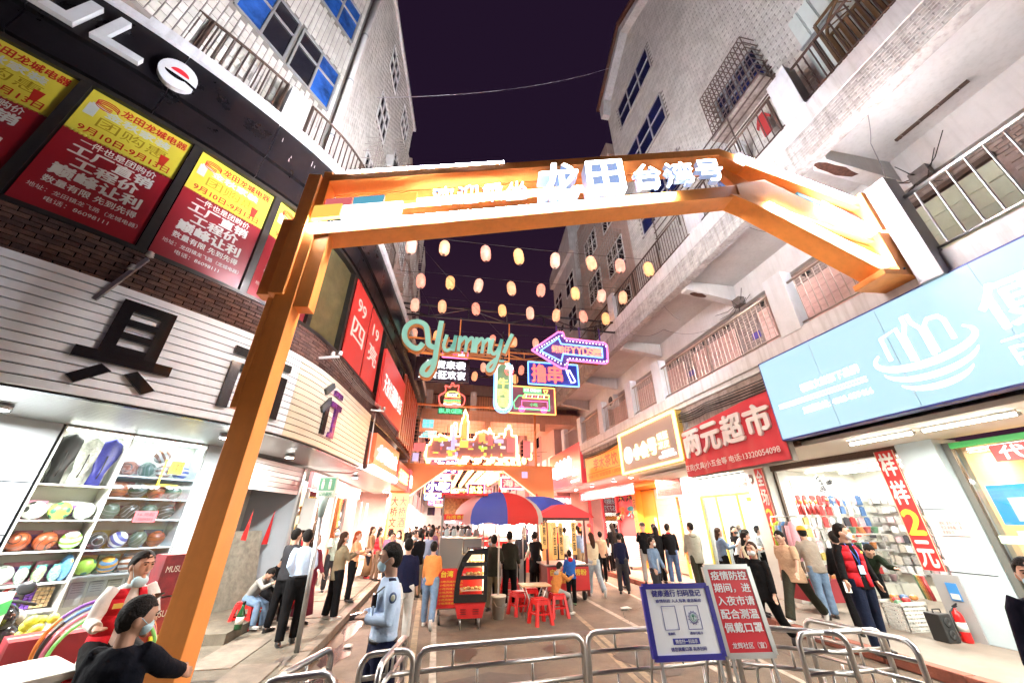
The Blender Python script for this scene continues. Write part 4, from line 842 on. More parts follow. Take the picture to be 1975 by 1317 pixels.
railing(RB,6.98,-1,3.1,5.5,6.62,steel,sp=.2,r=.035,posts=(3.05,1.5,-.3),rb=.014); railing(RB,7.0,3.75,5.3,5.5,6.55,M('old_stainless',(.42,.33,.27),.3,.9),posts=(3.8,))
oldst=MATS['old_stainless']
railing(RB,7.0,5.8,10.3,5.5,6.55,oldst,posts=(5.85,8.05)); railing(RB,7.0,10.8,12.35,5.5,6.55,oldst,posts=()); railing(RB,7.0,12.85,15.15,5.5,6.55,oldst); railing(RB,7.0,15.6,18,5.5,6.55,oldst); railing(RB,7.0,18.4,20.8,5.5,6.55,oldst)
railing(RB,7.0,-1.2,3.45,9.88,11.03,dsteel,sp=.15,posts=(2.9,.8),rb=.015); railing(RB,7.0,3.98,6.95,9.88,11.03,dsteel,sp=.15,posts=(4.1,),rb=.013); railing(RB,7.0,7.5,12.7,9.88,11.03,dsteel,sp=.13,posts=(9.2,11)); railing(RB,7.0,13.3,18.2,9.88,11.03,dsteel,sp=.15)
# grey steel column clasping the arch end
SCn=root('steel_column','grey steel box column bolted to the balcony beside the arch end','column',(7.0,3.2,5.2)); g=G(); g.box(6.78,7.06,3.02,3.32,5.1,7.05); g.obj('box_section',M('grey_primer',(.35,.34,.36),.5,.3),SCn,bevel=.01)
# third floor: corrugated white sheet, brown gate, clothes
CS=root('corrugated_screen','pale corrugated sheet standing behind the top floor railing','screen',(7.8,1.5,9.9)); ribm=M('pale_green_sheet',(.62,.68,.64),.5,n=.08,ns=3)
for i in range(20):
    y=-2+.27*i; g=G(); g.box(7.72,7.75,y,y+.262,10.0,13.2); g.box(7.69,7.72,y+.02,y+.07,10.0,13.2); g.obj('sheet_rib',ribm,CS)
g=G(); g.bar((7.64,-2,12.0),(7.64,3.4,12.0),.06); g.bar((7.64,1.2,10),(7.64,1.2,13.2),.06); g.obj('frame_tube',gsteel,CS)
GT=root('brown_gate','brown gate with a half round top stored behind the top floor railing','gate',(7.35,2.2,9.9)); brn=M('brown_gate_paint',(.14,.08,.035),.6,n=.3,ns=12)
g=G(); g.tube([Vec((7.4,2.2,11.2))+Vec((0,.62*cos(PI*t/14),.62*sin(PI*t/14))) for t in range(15)],.03,8); 
for k in range(1,8): a=PI*k/8; g.bar((7.4,2.2+.2*cos(a),11.2+.2*sin(a)),(7.4,2.2+.6*cos(a),11.2+.6*sin(a)),.022)
g.bar((7.4,1.5,11.2),(7.4,2.9,11.2),.05); g.bar((7.4,1.5,9.95),(7.4,1.5,11.85),.05); g.bar((7.4,2.9,9.95),(7.4,2.9,11.85),.05); g.bar((7.4,1.5,11.85),(7.4,2.9,11.85),.05); g.obj('gate_frame',brn,GT)
for k in range(12): g=G(); g.box(7.38,7.42,1.55+.11*k,1.62+.11*k,9.95,11.18); g.obj('slat',brn,GT)
# the soffit fixtures: black strip lamp holder, dangling cables
LH=root('strip_lamp_holder','dark strip lamp holder screwed to the near balcony soffit','lamp holder',(8.3,3.0,8.9)); g=G(); g.bar((8.55,3.35,8.88),(8.55,2.2,8.88),.05); 
for k in range(4): g.cyl((8.55,2.35+.3*k,8.88),(8.47,2.35+.3*k,8.8),.03,n=8)
g.obj('batten',dsteel,LH)
cable([(7.3,2.9,9.0),(7.9,3.4,8.7),(8.6,3.8,8.3),(9.05,3.9,8.1)],.08,.008,'grey cable drooping under the near soffit',M('grey_wire',(.25,.24,.24),.5))
cable([(7.3,5.9,8.75),(8.0,5.7,8.6),(9.0,5.2,8.2)],.12,.006,'thin wires hanging under the second soffit bay'); cable([(7.2,9.8,8.8),(7.6,9.6,8.1)],.1,.006,'short wire with a bulb holder under the third bay'); cable([(7.0,11.9,8.7),(7.9,11.0,8.5),(9.0,10.0,8.1)],.2,.006,'loose wire crossing the far soffit bays')
def clutter(x,y,z,lab,k=8,s=.25):
    r=root('junction_box',lab,'junction box',(x,y,z)); rn=random.Random(int(y*10)); g=G(); g.box(x-.1,x+.1,y-.15,y+.15,z-.12,z+.14); g.obj('box',M('old_box_grey',(.16,.14,.13),.7,n=.4),r); g=G()
    for i in range(k): a=Vec((x,y,z)); b=a+Vec((rn.uniform(-s,s*.2),rn.uniform(-2*s,2*s),rn.uniform(-s,s))); g.tube([a,(a+b)/2+Vec((0,0,-.1)),b],.008,5)
    g.obj('cable_tails',wire,r)
clutter(9.0,3.5,8.15,'tangle of black cable boxes where the near beam meets the wall',14,.4); clutter(8.9,8.4,8.2,'dark meter box and cable clamps on the second tiled pier',12,.35); clutter(9.05,5.6,7.95,'cable clamp at the gate end under the back beam',8,.3)
acunit((8.6,17.4,7.3),Y,-X,'air conditioner hanging by the far balcony shutters')
acunit((8.2,15.3,9.9),Y,-X,'air conditioner on the top floor balcony behind the railing far down')
# bundle of cables along the lintel
for k in range(6): cable([(6.93-.01*k,YN+6,5.0-.03*k),(6.93,8.6,4.85-.05*k),(6.93,10.6,5.0-.02*k),(6.95,13.2,4.9),(6.95,18,4.9-.03*k)],.10+.03*(k%3),.014,'black cable %s of the bundle sagging over the shop signs'%['one','two','three','four','five','six'][k])
# ---- towers above the balconies
TX=8.0; ty0,ty1=-4,12.2
RT=root('tiled_right_tower','tall pale tiled tower with a gabled top on the right above the arcade','building',(9,5,9.9))
g=G(); g.box(TX,14,ty0,6.7,9.9,34); g.box(TX,14,6.7,12.0,9.9,23.2); g.prism([(6.7,23.2),(12.0,23.2),(12.0,24.2),(9.0,26.2),(6.7,24.6)],(TX,0,0),Y,Z,X*6); g.obj('wall',grout,RT)
wins=[(8.1,11.1,20.6,22.3),(8.1,11.1,16.9,18.6),(8.1,11.1,13.2,14.9),(4.2,5.2,21.4,23.0),(2.0,3.0,24,25.5)]
cg=[(.6,3.4,16.2,18.4),(4.4,6.0,12.8,14.4)]
holes=[(12.2-b,12.2-a,c-9.9,d-9.9) for a,b,c,d in wins+cg]
def shp(u,v):
    y=12.2-u; z=9.9+v
    if y>6.7: return z<24.2+min(1,max(0,(12-y)/3))*2.0 and (z<26.1-(9-y)*.7 if y<9 else True)
    return True
t=tiles((TX-.002,12.2,9.9),-Y,Z,12.2-ty0,24,.26,.13,gap=.012,dep=.016,holes=holes,rnd=2,shape=shp); o=t.obj('wall_tiles',[tileA,tileB],RT); o['kind']='stuff'
navy=M('navy_window_glass',(.012,.02,.10),.08,spec=.9,n=.6,ns=1.2)
for a,b,c,d in wins: window(RT,(TX,b,c),-Y,-X,b-a,d-c,navy if a>5 else cur,cols=3 if b-a>2 else 2,transom=.5,fm=M('pale_window_frame',(.45,.42,.40),.5))
for a,b,c,d in cg:
    window(RT,(TX,b,c),-Y,-X,b-a,d-c,navy,cols=4); cage(RT,(TX,b+.1,c-.15),-Y,-X,b-a+.2,d-c+.3,.5,M('rust_cage_bars',(.16,.11,.09),.5,.3),14,7); rbox('cage_floor',(TX-.55,TX,a-.15,b+.15,c-.28,c-.15),rough,RT)
roofm=M('brown_roof_tile',(.12,.05,.035),.7,n=.4,ns=9)
g=G()
g.prism([(9.0,26.2),(12.4,24.0),(12.4,24.18),(9.0,26.4),(6.4,24.75),(6.4,24.55)],(TX-.55,0,0),Y,Z,X*1.2); g.obj('roof_edge',roofm,RT)
g=G(); g.prism([(9.0,26.0),(12.2,23.9),(12.2,23.0),(11.9,23.0),(11.6,23.9),(9.0,25.5),(6.6,24.1),(6.6,24.4)],(TX-.45,0,0),Y,Z,X*.45); g.obj('eave',plaster,RT)
g=G(); g.box(TX-.9,TX+.2,ty0,6.6,33.2,34.1); g.obj('eave',plaster,RT)
# low bars frame above the third floor rail, the glazed balcony
g=G()
for z in (11.6,11.9,12.2,12.5): g.bar((7.35,3.9,z),(7.35,9.6,z),.03)
for y in (4,5.4,6.8,8.2,9.5): g.bar((7.35,y,11.0),(7.35,y,12.6),.03)
g.obj('clothes_rack',dsteel,RT)
for i,(y,h_,w_,m,l) in enumerate(((4.7,.75,.42,M('red_cloth',(.45,.04,.04),.8,b=.3,bs=12),'red shirt'),(5.5,.7,.4,M('white_cloth',(.6,.6,.6),.8,b=.3,bs=12),'white shirt'),(6.4,.8,.45,M('blue_cloth',(.1,.13,.3),.8,b=.3,bs=12),'navy shirt'))):
    g=G(); P=[(-w_,.62*h_),(-w_*.9,.5*h_),(-.5*w_,.72*h_),(-.5*w_,0),(.5*w_,0),(.5*w_,.72*h_),(w_*.9,.5*h_),(w_,.62*h_),(.4*w_,h_),(-.4*w_,h_)]; g.prism(P,(7.5,y,11.55-h_),Y*.5,Z,X*.04); tag(g.obj('hanging_shirt',m,None,loc=(7.5,y,11)),l+' hung to dry behind the top floor railing','shirt')
# farther buildings on the right
FB2=root('caged_right_block','pinkish block with stacked window cages beyond the gabled tower','building',(9,17,9.9)); g=G(); g.box(8.2,15,12.4,18.8,9.9,20.5); g.box(7.7,15,12.4,13.6,20.3,21.2); g.obj('wall',pinkw,FB2)
t=tiles((8.198,18.8,9.9),-Y,Z,6.4,10.6,.32,.16,dep=.015,vert=True,holes=[(18.8-b,18.8-a,z-9.9,z-9.9+1.7) for z in (10.6,13.7,16.8) for a,b in ((13.2,15.0),(16,17.8))]); o=t.obj('wall_tiles',MATS['pink_tile'],FB2); o['kind']='stuff'
for z in (10.6,13.7,16.8):
    for y in (15.0,17.8): window(FB2,(8.2,y,z),-Y,-X,1.8,1.6,darkglass,cols=3,transom=.5,fm=white); cage(FB2,(8.2,y+.1,z-.2),-Y,-X,2.0,2.0,.55,cagem,9,6)
FB3=root('plain_right_block','plain pale block with a slanting parapet at the far right of the sky gap','building',(9,22,9.9)); g=G(); g.box(7.9,15,19,24,9.9,19); g.prism([(19,19),(24,19),(24,20),(19,21.5)],(7.6,0,0),Y,Z,X*7); g.obj('wall',plaster,FB3)
for z in (10.6,13.4,16.2):
    for y in (21,23.6): window(FB3,(7.9,y,z),-Y,-X,1.6,1.5,darkglass,cols=2,fm=white)
# ---- shops at ground level
def pillar(y0,y1,m,x0=8.9,x1=9.6,z1=3.34,name='shop_pillar'):
    return rbox(name,(x0,x1,y0,y1,.15,z1),m,bevel=.008)
bluep=M('pale_blue_tile_panel',(.50,.60,.64),.4,n=.05,ns=3)
pillar(5.42,6.05,bluep,9.0,9.6); pillar(9.3,10.05,M('off_white_pillar',(.66,.66,.62),.6,n=.06)); pillar(13.15,13.6,M('off_white_pillar',(.66,.66,.62),.6)); 
for z in (1.15,2.15): rbox('panel_joint',(8.994,9.0,5.42,6.05,z,z+.008),bsteel)
# 2 yuan shop interior
TS_=root('two_yuan_shop','open fronted two yuan shop crammed with hanging goods on hooks','shop',(10.5,7.8,.15))
cw=M('shop_white_wall',(.66,.66,.60),.7,n=.1,ns=2)
for b,nm in (((12.6,12.7,6.05,9.9,.15,3.34),'back_wall'),((9.2,12.6,9.9,10.0,.15,3.34),'side_wall'),((9.6,12.6,5.95,6.05,.15,3.34),'side_wall'),((9.2,12.7,6.05,10,3.30,3.36),'ceiling')): rbox(nm,b,cw,TS_)
rbox('door_header',(9.1,9.3,6.05,9.3,3.2,3.34),dsteel,TS_); rbox('shutter_guide',(9.15,9.22,9.24,9.3,.15,3.2),dsteel,TS_)
rn=random.Random(21)
gc=[(.55,.55,.56),(.42,.04,.04),(.08,.16,.34),(.5,.34,.37),(.55,.42,.12),(.10,.24,.13),(.28,.27,.26),(.42,.38,.33),(.04,.04,.05),(.6,.22,.06)]
gm=[M('goods_%d'%i,c,.35,n=.4,ns=30) for i,c in enumerate(gc)]
cn=['clear white','red','blue','pink','yellow','green','grey','beige','black','orange']
# pegboard goods on the far wall (y=9.9, facing us) and on the back wall
pk=G(); pk.box(-.07,.07,-.015,.015,-.20,0); pk.box(-.02,.02,-.02,.02,0,.02); pkm=pk.mesh('packet',[gm[0]])
for row in range(7):
    for i in range(13):
        ci=rn.choice([0,0,0,6,7,8,1,2,3,4,9]) if row>1 else (1 if i<8 else rn.choice([0,2,3])); x=9.5+.235*i; z=2.62-.29*row
        if z<.8: continue
        o=bpy.data.objects.new('hanging_packet',pkm); COL.objects.link(o); o.location=(x,9.80-rn.uniform(0,.06),z); o.scale=(rn.uniform(.8,1.3),1.5,rn.uniform(.8,1.25)); o.rotation_euler=(0,rn.uniform(-.05,.05),0)
        o.material_slots[0].link='OBJECT'; o.material_slots[0].material=gm[ci]; tag(o,'small %s packet on a wall hook among many alike in the two yuan shop'%cn[ci],'packet',group='%s packets hooked on the far shop wall'%cn[ci])
for row in range(8):
    for i in range(19):
        ci=rn.choice([0,0,6,7,7,8,3,6,0,rn.randrange(10)]); y=6.25+.185*i+rn.uniform(-.03,.03); z=2.55-.24*row+rn.uniform(-.03,.03)
        o=bpy.data.objects.new('shelf_packet',pkm); COL.objects.link(o); o.location=(12.45,y,z); o.rotation_euler=(rn.uniform(-.1,.1),0,PI/2+rn.uniform(-.2,.2)); o.scale=(rn.uniform(.8,1.15),2,rn.uniform(.6,1.05)); o.material_slots[0].link='OBJECT'; o.material_slots[0].material=gm[ci]
        tag(o,'%s packet in the rows on the rear wall of the two yuan shop'%cn[ci],'packet',group='%s packets on the rear shop wall'%cn[ci])
for z in (.65,.95,1.25,1.55,1.85,2.15,2.45): rbox('hook_rail',(12.5,12.58,6.2,9.8,z+.02,z+.04),alu,TS_)
# lantern like red decorations
for i in range(8):
    x=9.45+.17*i; r=root('red_tassel','orange and red tassel charm, number %s from the left on the shop wall'%['one','two','three','four','five','six','seven','eight'][i],'tassel',(x,9.65,2.55),group='red tassels on the shop wall'); g=G(); g.ball((x,9.65,2.45),(.05,.03,.06),8,6); g.obj('knot',gm[9],r); g=G(); g.cyl((x,9.65,2.4),(x,9.65,2.12),.035,.045,8); g.obj('fringe',gm[1],r)
# wall fan
def fan(c,ax,lab,bm,cage_=True,s=1.):
    c=Vec(c);ax=Vec(ax).normalized(); r=root('electric_fan',lab,'fan',c); u=ax.orthogonal().normalized(); v=ax.cross(u)
    for k in range(3 if cage_ else 5):
        a=2*PI*k/(3 if cage_ else 5)+.4; g=G(); w=.10*s; L_=.22*s; P=[]
        for t,ww,tw in ((.04,.03,.0),(.10,.07,.02),(.17,.10,.035),(.22,.06,.03)): 
            d=u*cos(a)+v*sin(a); e=-u*sin(a)+v*cos(a); P.append((c+d*t*s-e*ww*s*.5-ax*tw*s,c+d*t*s+e*ww*s-(-ax)*tw*s))
        for p,q in zip(P,P[1:]): g.add([p[0],p[1],q[1],q[0]],[(0,1,2,3)])
        g.obj('fan_blade',bm,r)
    g=G(); g.cyl(c-ax*.05*s,c+ax*.03*s,.045*s,n=12); g.obj('hub',M('fan_hub',(.6,.5,.1),.4) if not cage_ else bsteel,r)
    if cage_:
        g=G()
        for rr in (.26,.18): g.tube([c+ax*.05*s+u*(rr*s*cos(t*.2618))+v*(rr*s*sin(t*.2618)) for t in range(24)],.004,4,closed=True)
        for t in range(16): a=t*PI/8; g.bar(c+ax*.07*s,c+(u*cos(a)+v*sin(a))*.26*s+ax*.05*s,.003)
        g.obj('guard',alu,r); g=G(); g.bar(c,c-ax*.25+Z*-.05,.03); g.obj('arm',bsteel,r)
    return r
fan((10.9,9.45,2.92),(-.35,-1,-.2),'black three bladed wall fan high in the two yuan shop',bsteel,s=1.1)
r=root('cardboard_sign','blank brown cardboard hung on the shop wall left of the fan','cardboard',(9.9,9.85,2.9)); g=G(); g.box(9.72,10.22,9.84,9.87,2.78,3.05); g.obj('sheet',cardboard,r)
r=root('straw_hat','round straw lid on a hook beside the cardboard','hat',(9.45,9.85,2.95)); g=G(); g.lathe((9.45,9.86,2.95),[(.1,0),(.09,.02),(.02,.03)],14,ax=(0,-1,0)); g.obj('brim',M('straw',(.5,.38,.2),.8),r)
# slippers, bags, jackets, display table
for i in range(4):
    x=10.9+.2*i; r=root('slipper_pair','%s slipper hanging in the row right of the tassels'%['red','blue','dark red','pale blue'][i],'slippers',(x,9.5,2.45),group='hanging slippers'); g=G(); g.ball((x,9.55,2.45),(.04,.03,.12),8,6); g.obj('sole',gm[[1,2,1,2][i]],r); g=G(); g.ball((x,9.51,2.5),(.045,.03,.04),8,6); g.obj('band',gm[[9,0,3,0][i]],r)
GS_=root('shelf_rack','white wire rack of dishes and boxes in the middle of the two yuan shop','rack',(10.6,8.6,.15))
for z in (.6,.95,1.3,1.65): g=G(); g.box(10.0,11.5,8.7,9.1,z-.012,z+.012); g.obj('shelf_board',alu,GS_)
for x in (10.0,11.5): g=G(); g.bar((x,8.9,.15),(x,8.9,1.7),.03); g.obj('upright',alu,GS_)
for row,z in enumerate((.62,.97,1.32,1.67)):
    for i in range(6):
        ci=rn.randrange(10); x=10.15+.23*i; r=root('tub','%s plastic tub, place %s on rack level %s'%(cn[ci],['one','two','three','four','five','six'][i],['one','two','three','four'][row]),'tub',(x,8.9,z)); g=G(); g.lathe((x,8.85,z),[(.05,0),(.08,.14),(.085,.15),(.07,.14)],10); g.obj('tub_wall',gm[ci],r)
TB=root('red_display_table','red cloth covered table with small goods in front of the two yuan shop','table',(8.7,8.6,.15)); g=G(); g.box(8.3,9.1,8.2,9.0,.75,.79); g.obj('table_top',M('table_red_cloth',(.30,.03,.04),.8,b=.3,bs=9),TB)
g=G(); g.box(8.31,9.09,8.21,8.99,.35,.75); g.obj('cloth_skirt',MATS['table_red_cloth'],TB)
for a,b in ((8.34,8.24),(9.06,8.24),(8.34,8.96),(9.06,8.96)): g=G(); g.box(a-.02,a+.02,b-.02,b+.02,.15,.4); g.obj('leg',alu,TB)
for i in range(9):
    ci=rn.randrange(10); x=8.42+.13*(i%5); y=8.35+.2*(i//5); r=root('small_tray','%s little tray, spot %s on the red cloth table'%(cn[ci],['one','two','three','four','five','six','seven','eight','nine'][i]),'tray',(x,y,.79)); g=G(); g.box(x-.05,x+.05,y-.07,y+.07,.79,.83+.02*(i%3)); g.obj('tray_box',gm[ci],r,bevel=.004)
cl=[((.45,.62,.05),'lime green'),((.35,.34,.36),'grey'),((.08,.25,.55),'blue'),((.12,.1,.12),'black'),((.6,.3,.35),'pink')]
for i,(c,l) in enumerate(cl):
    y=9.2-.12*i; x=8.75-.02*i; r=root('hanging_jacket','%s jacket on the hanging rail before the pillar'%l,'jacket',(x,y,1.9)); g=G(); g.tube([(x,y,1.95),(x,y,1.88),(x,y,1.6),(x,y,1.3),(x,y,1.1)],[(.03,.03),(.10,.07),(.17,.07),(.15,.08),(.17,.07)],10,ref=(1,.3,0)); g.tube([(x-.15,y,1.85),(x-.2,y-.03,1.6),(x-.2,y-.02,1.35)],.045,8); g.tube([(x+.15,y,1.85),(x+.2,y-.03,1.6),(x+.2,y-.02,1.35)],.045,8); g.obj('cloth',M('jacket_cloth_%d'%i,c,.8,b=.6,bs=14),r); g=G(); g.tube([(x,y,1.95),(x,y,2.05),(x+.02,y,2.07)],.006,5); g.obj('hanger_hook',steel,r)
LR=root('clothes_rail','steel rail holding jackets in front of the off white pillar','rail',(8.7,9,2.05)); g=G(); g.tube([(8.72,9.35,2.06),(8.72,8.5,2.06)],.015,8); g.tube([(8.72,9.35,2.06),(8.72,9.35,.15)],.015,8); g.tube([(8.72,8.5,2.06),(8.72,8.5,.15)],.015,8); g.obj('tube',steel,LR)
BK_=root('white_basket','white plastic crate heaped with bright toys by the blue pillar','crate',(8.9,6.9,.15)); wpl=M('white_plastic',(.68,.68,.64),.4)
for (a,b) in (((8.55,6.75),(9.1,6.75)),((9.1,6.75),(9.1,7.1)),((9.1,7.1),(8.55,7.1)),((8.55,7.1),(8.55,6.75))):
    g=G(); 
    for z in (.2,.26,.32,.38,.44,.50,.56): g.bar((a[0],a[1],z),(b[0],b[1],z),.012,.03)
    for t in range(9): p=Vec((*a,0)).lerp(Vec((*b,0)),t/8); g.bar(p+Z*.17,p+Z*.58,.014)
    g.obj('side_grid',wpl,BK_)
g=G(); g.box(8.55,9.1,6.75,7.1,.15,.17); g.obj('floor_panel',wpl,BK_); g=G(); g.box(8.53,9.12,6.73,6.76,.55,.6); g.box(8.53,9.12,7.09,7.12,.55,.6); g.obj('rim',wpl,BK_)
for i in range(9):
    ci=[5,1,9,4,1,2,5,1,9][i]; p=(8.64+.05*i,6.85+.06*(i%4),.58+.035*(i%3)); tag((lambda g:(g.ball((0,0,0),(.08,.06,.05),8,6),g.obj('toy',gm[ci],None,loc=p,local=True))[1])(G()),'%s toy heaped in the white crate, %s along the heap'%(cn[ci],['first','second','third','fourth','fifth','sixth','seventh','eighth','ninth'][i]),'toy')
for i in range(4):
    p=Vec((9.02+.03*i,6.5+.06*i,.75)); r=root('snack_tube','tall %s snack tube standing beside the crate'%['red','orange','yellow','green'][i],'snack',p); g=G(); g.cyl(p-Z*.1,p+Z*.28+Y*.05,.03,n=10); g.obj('tube',gm[[1,9,4,5][i]],r); g=G(); g.cyl(p+Z*.28+Y*.05,p+Z*.3+Y*.053,.031,n=10); g.obj('cap',wpl,r)
FE=root('fire_extinguisher','red fire extinguisher at the foot of the pale blue pillar','fire extinguisher',(8.82,6.12,.15)); c=Vec((8.82,6.12,.15)); g=G(); g.lathe(c,[(.07,0),(.075,.03),(.075,.36),(.06,.41),(.025,.44),(.025,.47)],16); g.obj('cylinder',redpl,FE); g=G(); g.bar(c+Z*.49-X*.02,c+Z*.53+X*.1,.015,.02); g.bar(c+Z*.47,c+Z*.5+X*.09,.012,.02); g.obj('handle',bsteel,FE); g=G(); g.tube([c+Z*.47-X*.02,c+Vec((-.11,0,.42)),c+Vec((-.12,0,.2)),c+Vec((-.1,0,.1))],.012,8); g.obj('hose',rubber,FE); g=G(); g.lathe(c+Z*.15,[(.076,0),(.076,.13)],16); g.obj('label_band',pw,FE)
SP=root('black_speaker','black portable speaker box on the ground beside the fire extinguisher','speaker',(8.55,6.15,.15)); g=G(); g.box(8.42,8.66,6.1,6.34,.15,.55); g.obj('cabinet',M('speaker_black',(.02,.02,.02),.5),SP,bevel=.02); 
for z in (.26,.43): g=G(); g.lathe((8.54,6.098,z),[(.075,0),(.06,.012),(.02,.004)],16,ax=(0,-1,0)); g.obj('cone',rubber,SP)
g=G(); g.tube([(8.46,6.2,.55),(8.46,6.2,.6),(8.62,6.2,.6),(8.62,6.2,.55)],.01,6); g.obj('handle',rubber,SP)
g=G(); g.box(8.96,8.985,5.95,6.35,.15,1.1); tag(g.obj('grey_cabinet',M('cabinet_grey2',(.33,.33,.33),.5),None),'grey cupboard panel under the red 2 yuan banner','cabinet')
r=root('payment_sticker','blue and white payment sticker low on the grey cupboard','sticker',(8.95,6.1,.9)); g=G(); g.box(8.95,8.957,6.02,6.18,.72,.98); g.obj('card',M('sticker_blue',(.05,.25,.6),.4),r); g=G(); g.box(8.945,8.95,6.04,6.16,.74,.82); g.obj('white_part',pw,r)
r=root('typed_notice','pink typed notice taped on the pale blue pillar','notice',(8.99,5.75,2.0)); g=G(); g.box(8.985,8.99,5.52,5.92,1.72,2.0); g.obj('sheet',M('pale_pink_paper',(.68,.55,.52),.7),r); text('通知 请各位顾客\n进店请佩戴口罩\n谢谢配合',(8.983,5.88,1.75),-Y,Z,.32,.2,M('ink_grey',(.2,.1,.1),.6),r)
# vertical banners
def vbanner(x,y0,y1,z0,z1,rows,lab,m=None):
    r=root('vertical_banner',lab,'banner',(x,y0,z0)); m=m or M('vb_red',(.62,.03,.03),.5,n=.05); g=G(); g.box(x,x+.02,y0,y1,z0,z1); g.obj('cloth',m,r); g=G(); g.box(x-.004,x,y0,y0+.015,z0,z1); g.box(x-.004,x,y1-.015,y1,z0,z1); g.obj('edge',M('vb_edge',(.6,.5,.35),.5),r)
    h=(z1-z0)/len(rows)
    for i,(st,mm) in enumerate(rows): text(st,(x-.006,y1-.05,z1-(i+1)*h+h*.1),-Y,Z,y1-y0-.1,h*.8,mm,r,bold=.03)
wt=M('banner_white_ink',(.72,.70,.66),.5); yt=M('banner_yellow_ink',(.8,.6,.05),.5)
vbanner(8.93,6.06,6.42,1.15,3.25,(('样',wt),('样',wt),('2',yt),('元',wt)),'red vertical banner reading 样样2元 beside the pale blue pillar')
vbanner(8.85,9.32,9.62,1.3,3.3,(('全',wt),('场',wt),('2',yt),('元',wt)),'red vertical banner with 全场 on the off white pillar')
# bright white shop with glass doors and bunting
BS=root('bright_white_shop','brilliantly lit white shop with yellow framed glass doors behind the queue','shop',(10.2,11.6,.15))
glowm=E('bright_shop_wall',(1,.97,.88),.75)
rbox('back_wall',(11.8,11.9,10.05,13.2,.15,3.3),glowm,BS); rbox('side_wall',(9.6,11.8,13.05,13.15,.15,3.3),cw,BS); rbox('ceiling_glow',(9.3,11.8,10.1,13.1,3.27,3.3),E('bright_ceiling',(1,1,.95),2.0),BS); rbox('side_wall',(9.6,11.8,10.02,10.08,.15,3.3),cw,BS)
ygf=M('yellow_door_frame',(.72,.55,.10),.4)
for y in (10.2,11.2,12.2,13.0): rbox('door_frame',(9.4,9.45,y-.03,y+.03,.15,2.75),ygf,BS)
rbox('door_frame',(9.4,9.45,10.2,13.0,2.70,2.78),ygf,BS); 
for y in (10.7,11.7,12.6): rbox('pane',(9.42,9.43,y-.46,y+.40,.2,2.68),clear,BS)
rbox('counter',(10.8,11.2,10.4,12.6,.15,1.1),cw,BS); 
r=root('exit_lamp','small yellow emergency lamp over the glass doors','lamp',(9.5,10.6,2.55)); g=G(); g.box(9.36,9.4,10.45,10.75,2.5,2.62); g.obj('case',M('em_yellow',(.8,.65,.05),.4),r)
bl=G(); bl.prism([(-.09,0),(.09,0),(.09,-.22),(0,-.3),(-.09,-.22)],(0,0,0),Y,Z,X*.006)
bflag=bl.mesh('flag_cloth',[M('flag_red',(.6,.06,.05),.6)]); b2=G(); b2.lathe((-.004,0,-.15),[(.055,0),(.055,.003)],10,ax=(-1,0,0)); bdisc=b2.mesh('white_disc',[M('flag_white',(.75,.70,.62),.6)])
for i in range(13):
    y=13.2-.28*i; z=3.18-.12*sin(PI*i/12)
    r=root('bunting_flag','red and white bunting flag over the bright shop, %s from its left end'%['first','second','third','fourth','fifth','sixth','seventh','eighth','ninth','tenth','eleventh','twelfth','thirteenth'][i],'flag',(8.9,y,z),group='bunting over the bright shop'); inst(bflag,'cloth',r,(8.9,y,z)); inst(bdisc,'disc',r,(8.9,y,z))
# orange framed shop front with plank shutter
OS=root('orange_shop_front','orange framed shop front with a pink plank shutter','shop front',(9.3,15.4,.15)); orp=M('orange_shop_paint',(.80,.30,.04),.5,n=.08,ns=2)
rbox('header',(9.0,9.3,13.6,17.3,3.25,3.6),orp,OS); rbox('door_leaf',(9.25,9.3,15.9,17.0,.15,3.2),orp,OS); rbox('lock_box',(9.2,9.25,15.95,16.05,1.6,2.1),cw,OS)
for y0,y1 in ((13.6,13.85),(17.05,17.35)):
    rbox('side_strip',(8.95,9.3,y0,y1,.15,3.25),M('strip_orange',(.82,.38,.05),.5),OS); text('家\n常\n小\n吃',(8.94,y1-.03,.6),-Y,Z,y1-y0-.06,2.3,M('brown_ink2',(.25,.05,.02),.5),OS)
for i in range(14): rbox('shutter_slat',(9.27,9.31,13.88,15.85,.2+.215*i,.2+.215*i+.207),M('pink_wood_slat',(.62,.42,.33),.5,n=.15,ns=9),OS)
rbox('rear_wall',(9.32,9.5,13.2,17.5,.15,3.6),cw,OS)
r=root('led_repair_sign','red LED sign with 13950292056 hanging over the plank shutter','sign',(8.4,13.3,3.0)); rbox('housing',(8.40,8.5,12.5,14.2,2.75,3.42),alu,r,bevel=.01); rbox('screen',(8.39,8.40,12.55,14.15,2.80,3.37),M('led_screen_dark',(.12,.03,.03),.4,e=.25),r)
ledr=E('led_red_text',(1,.08,.06),.8); text('施工承接窗帘',(8.385,14.08,3.10),-Y,Z,1.46,.22,ledr,r,bold=.01); text('13950292056',(8.385,14.08,2.85),-Y,Z,1.46,.19,ledr,r,bold=.01)
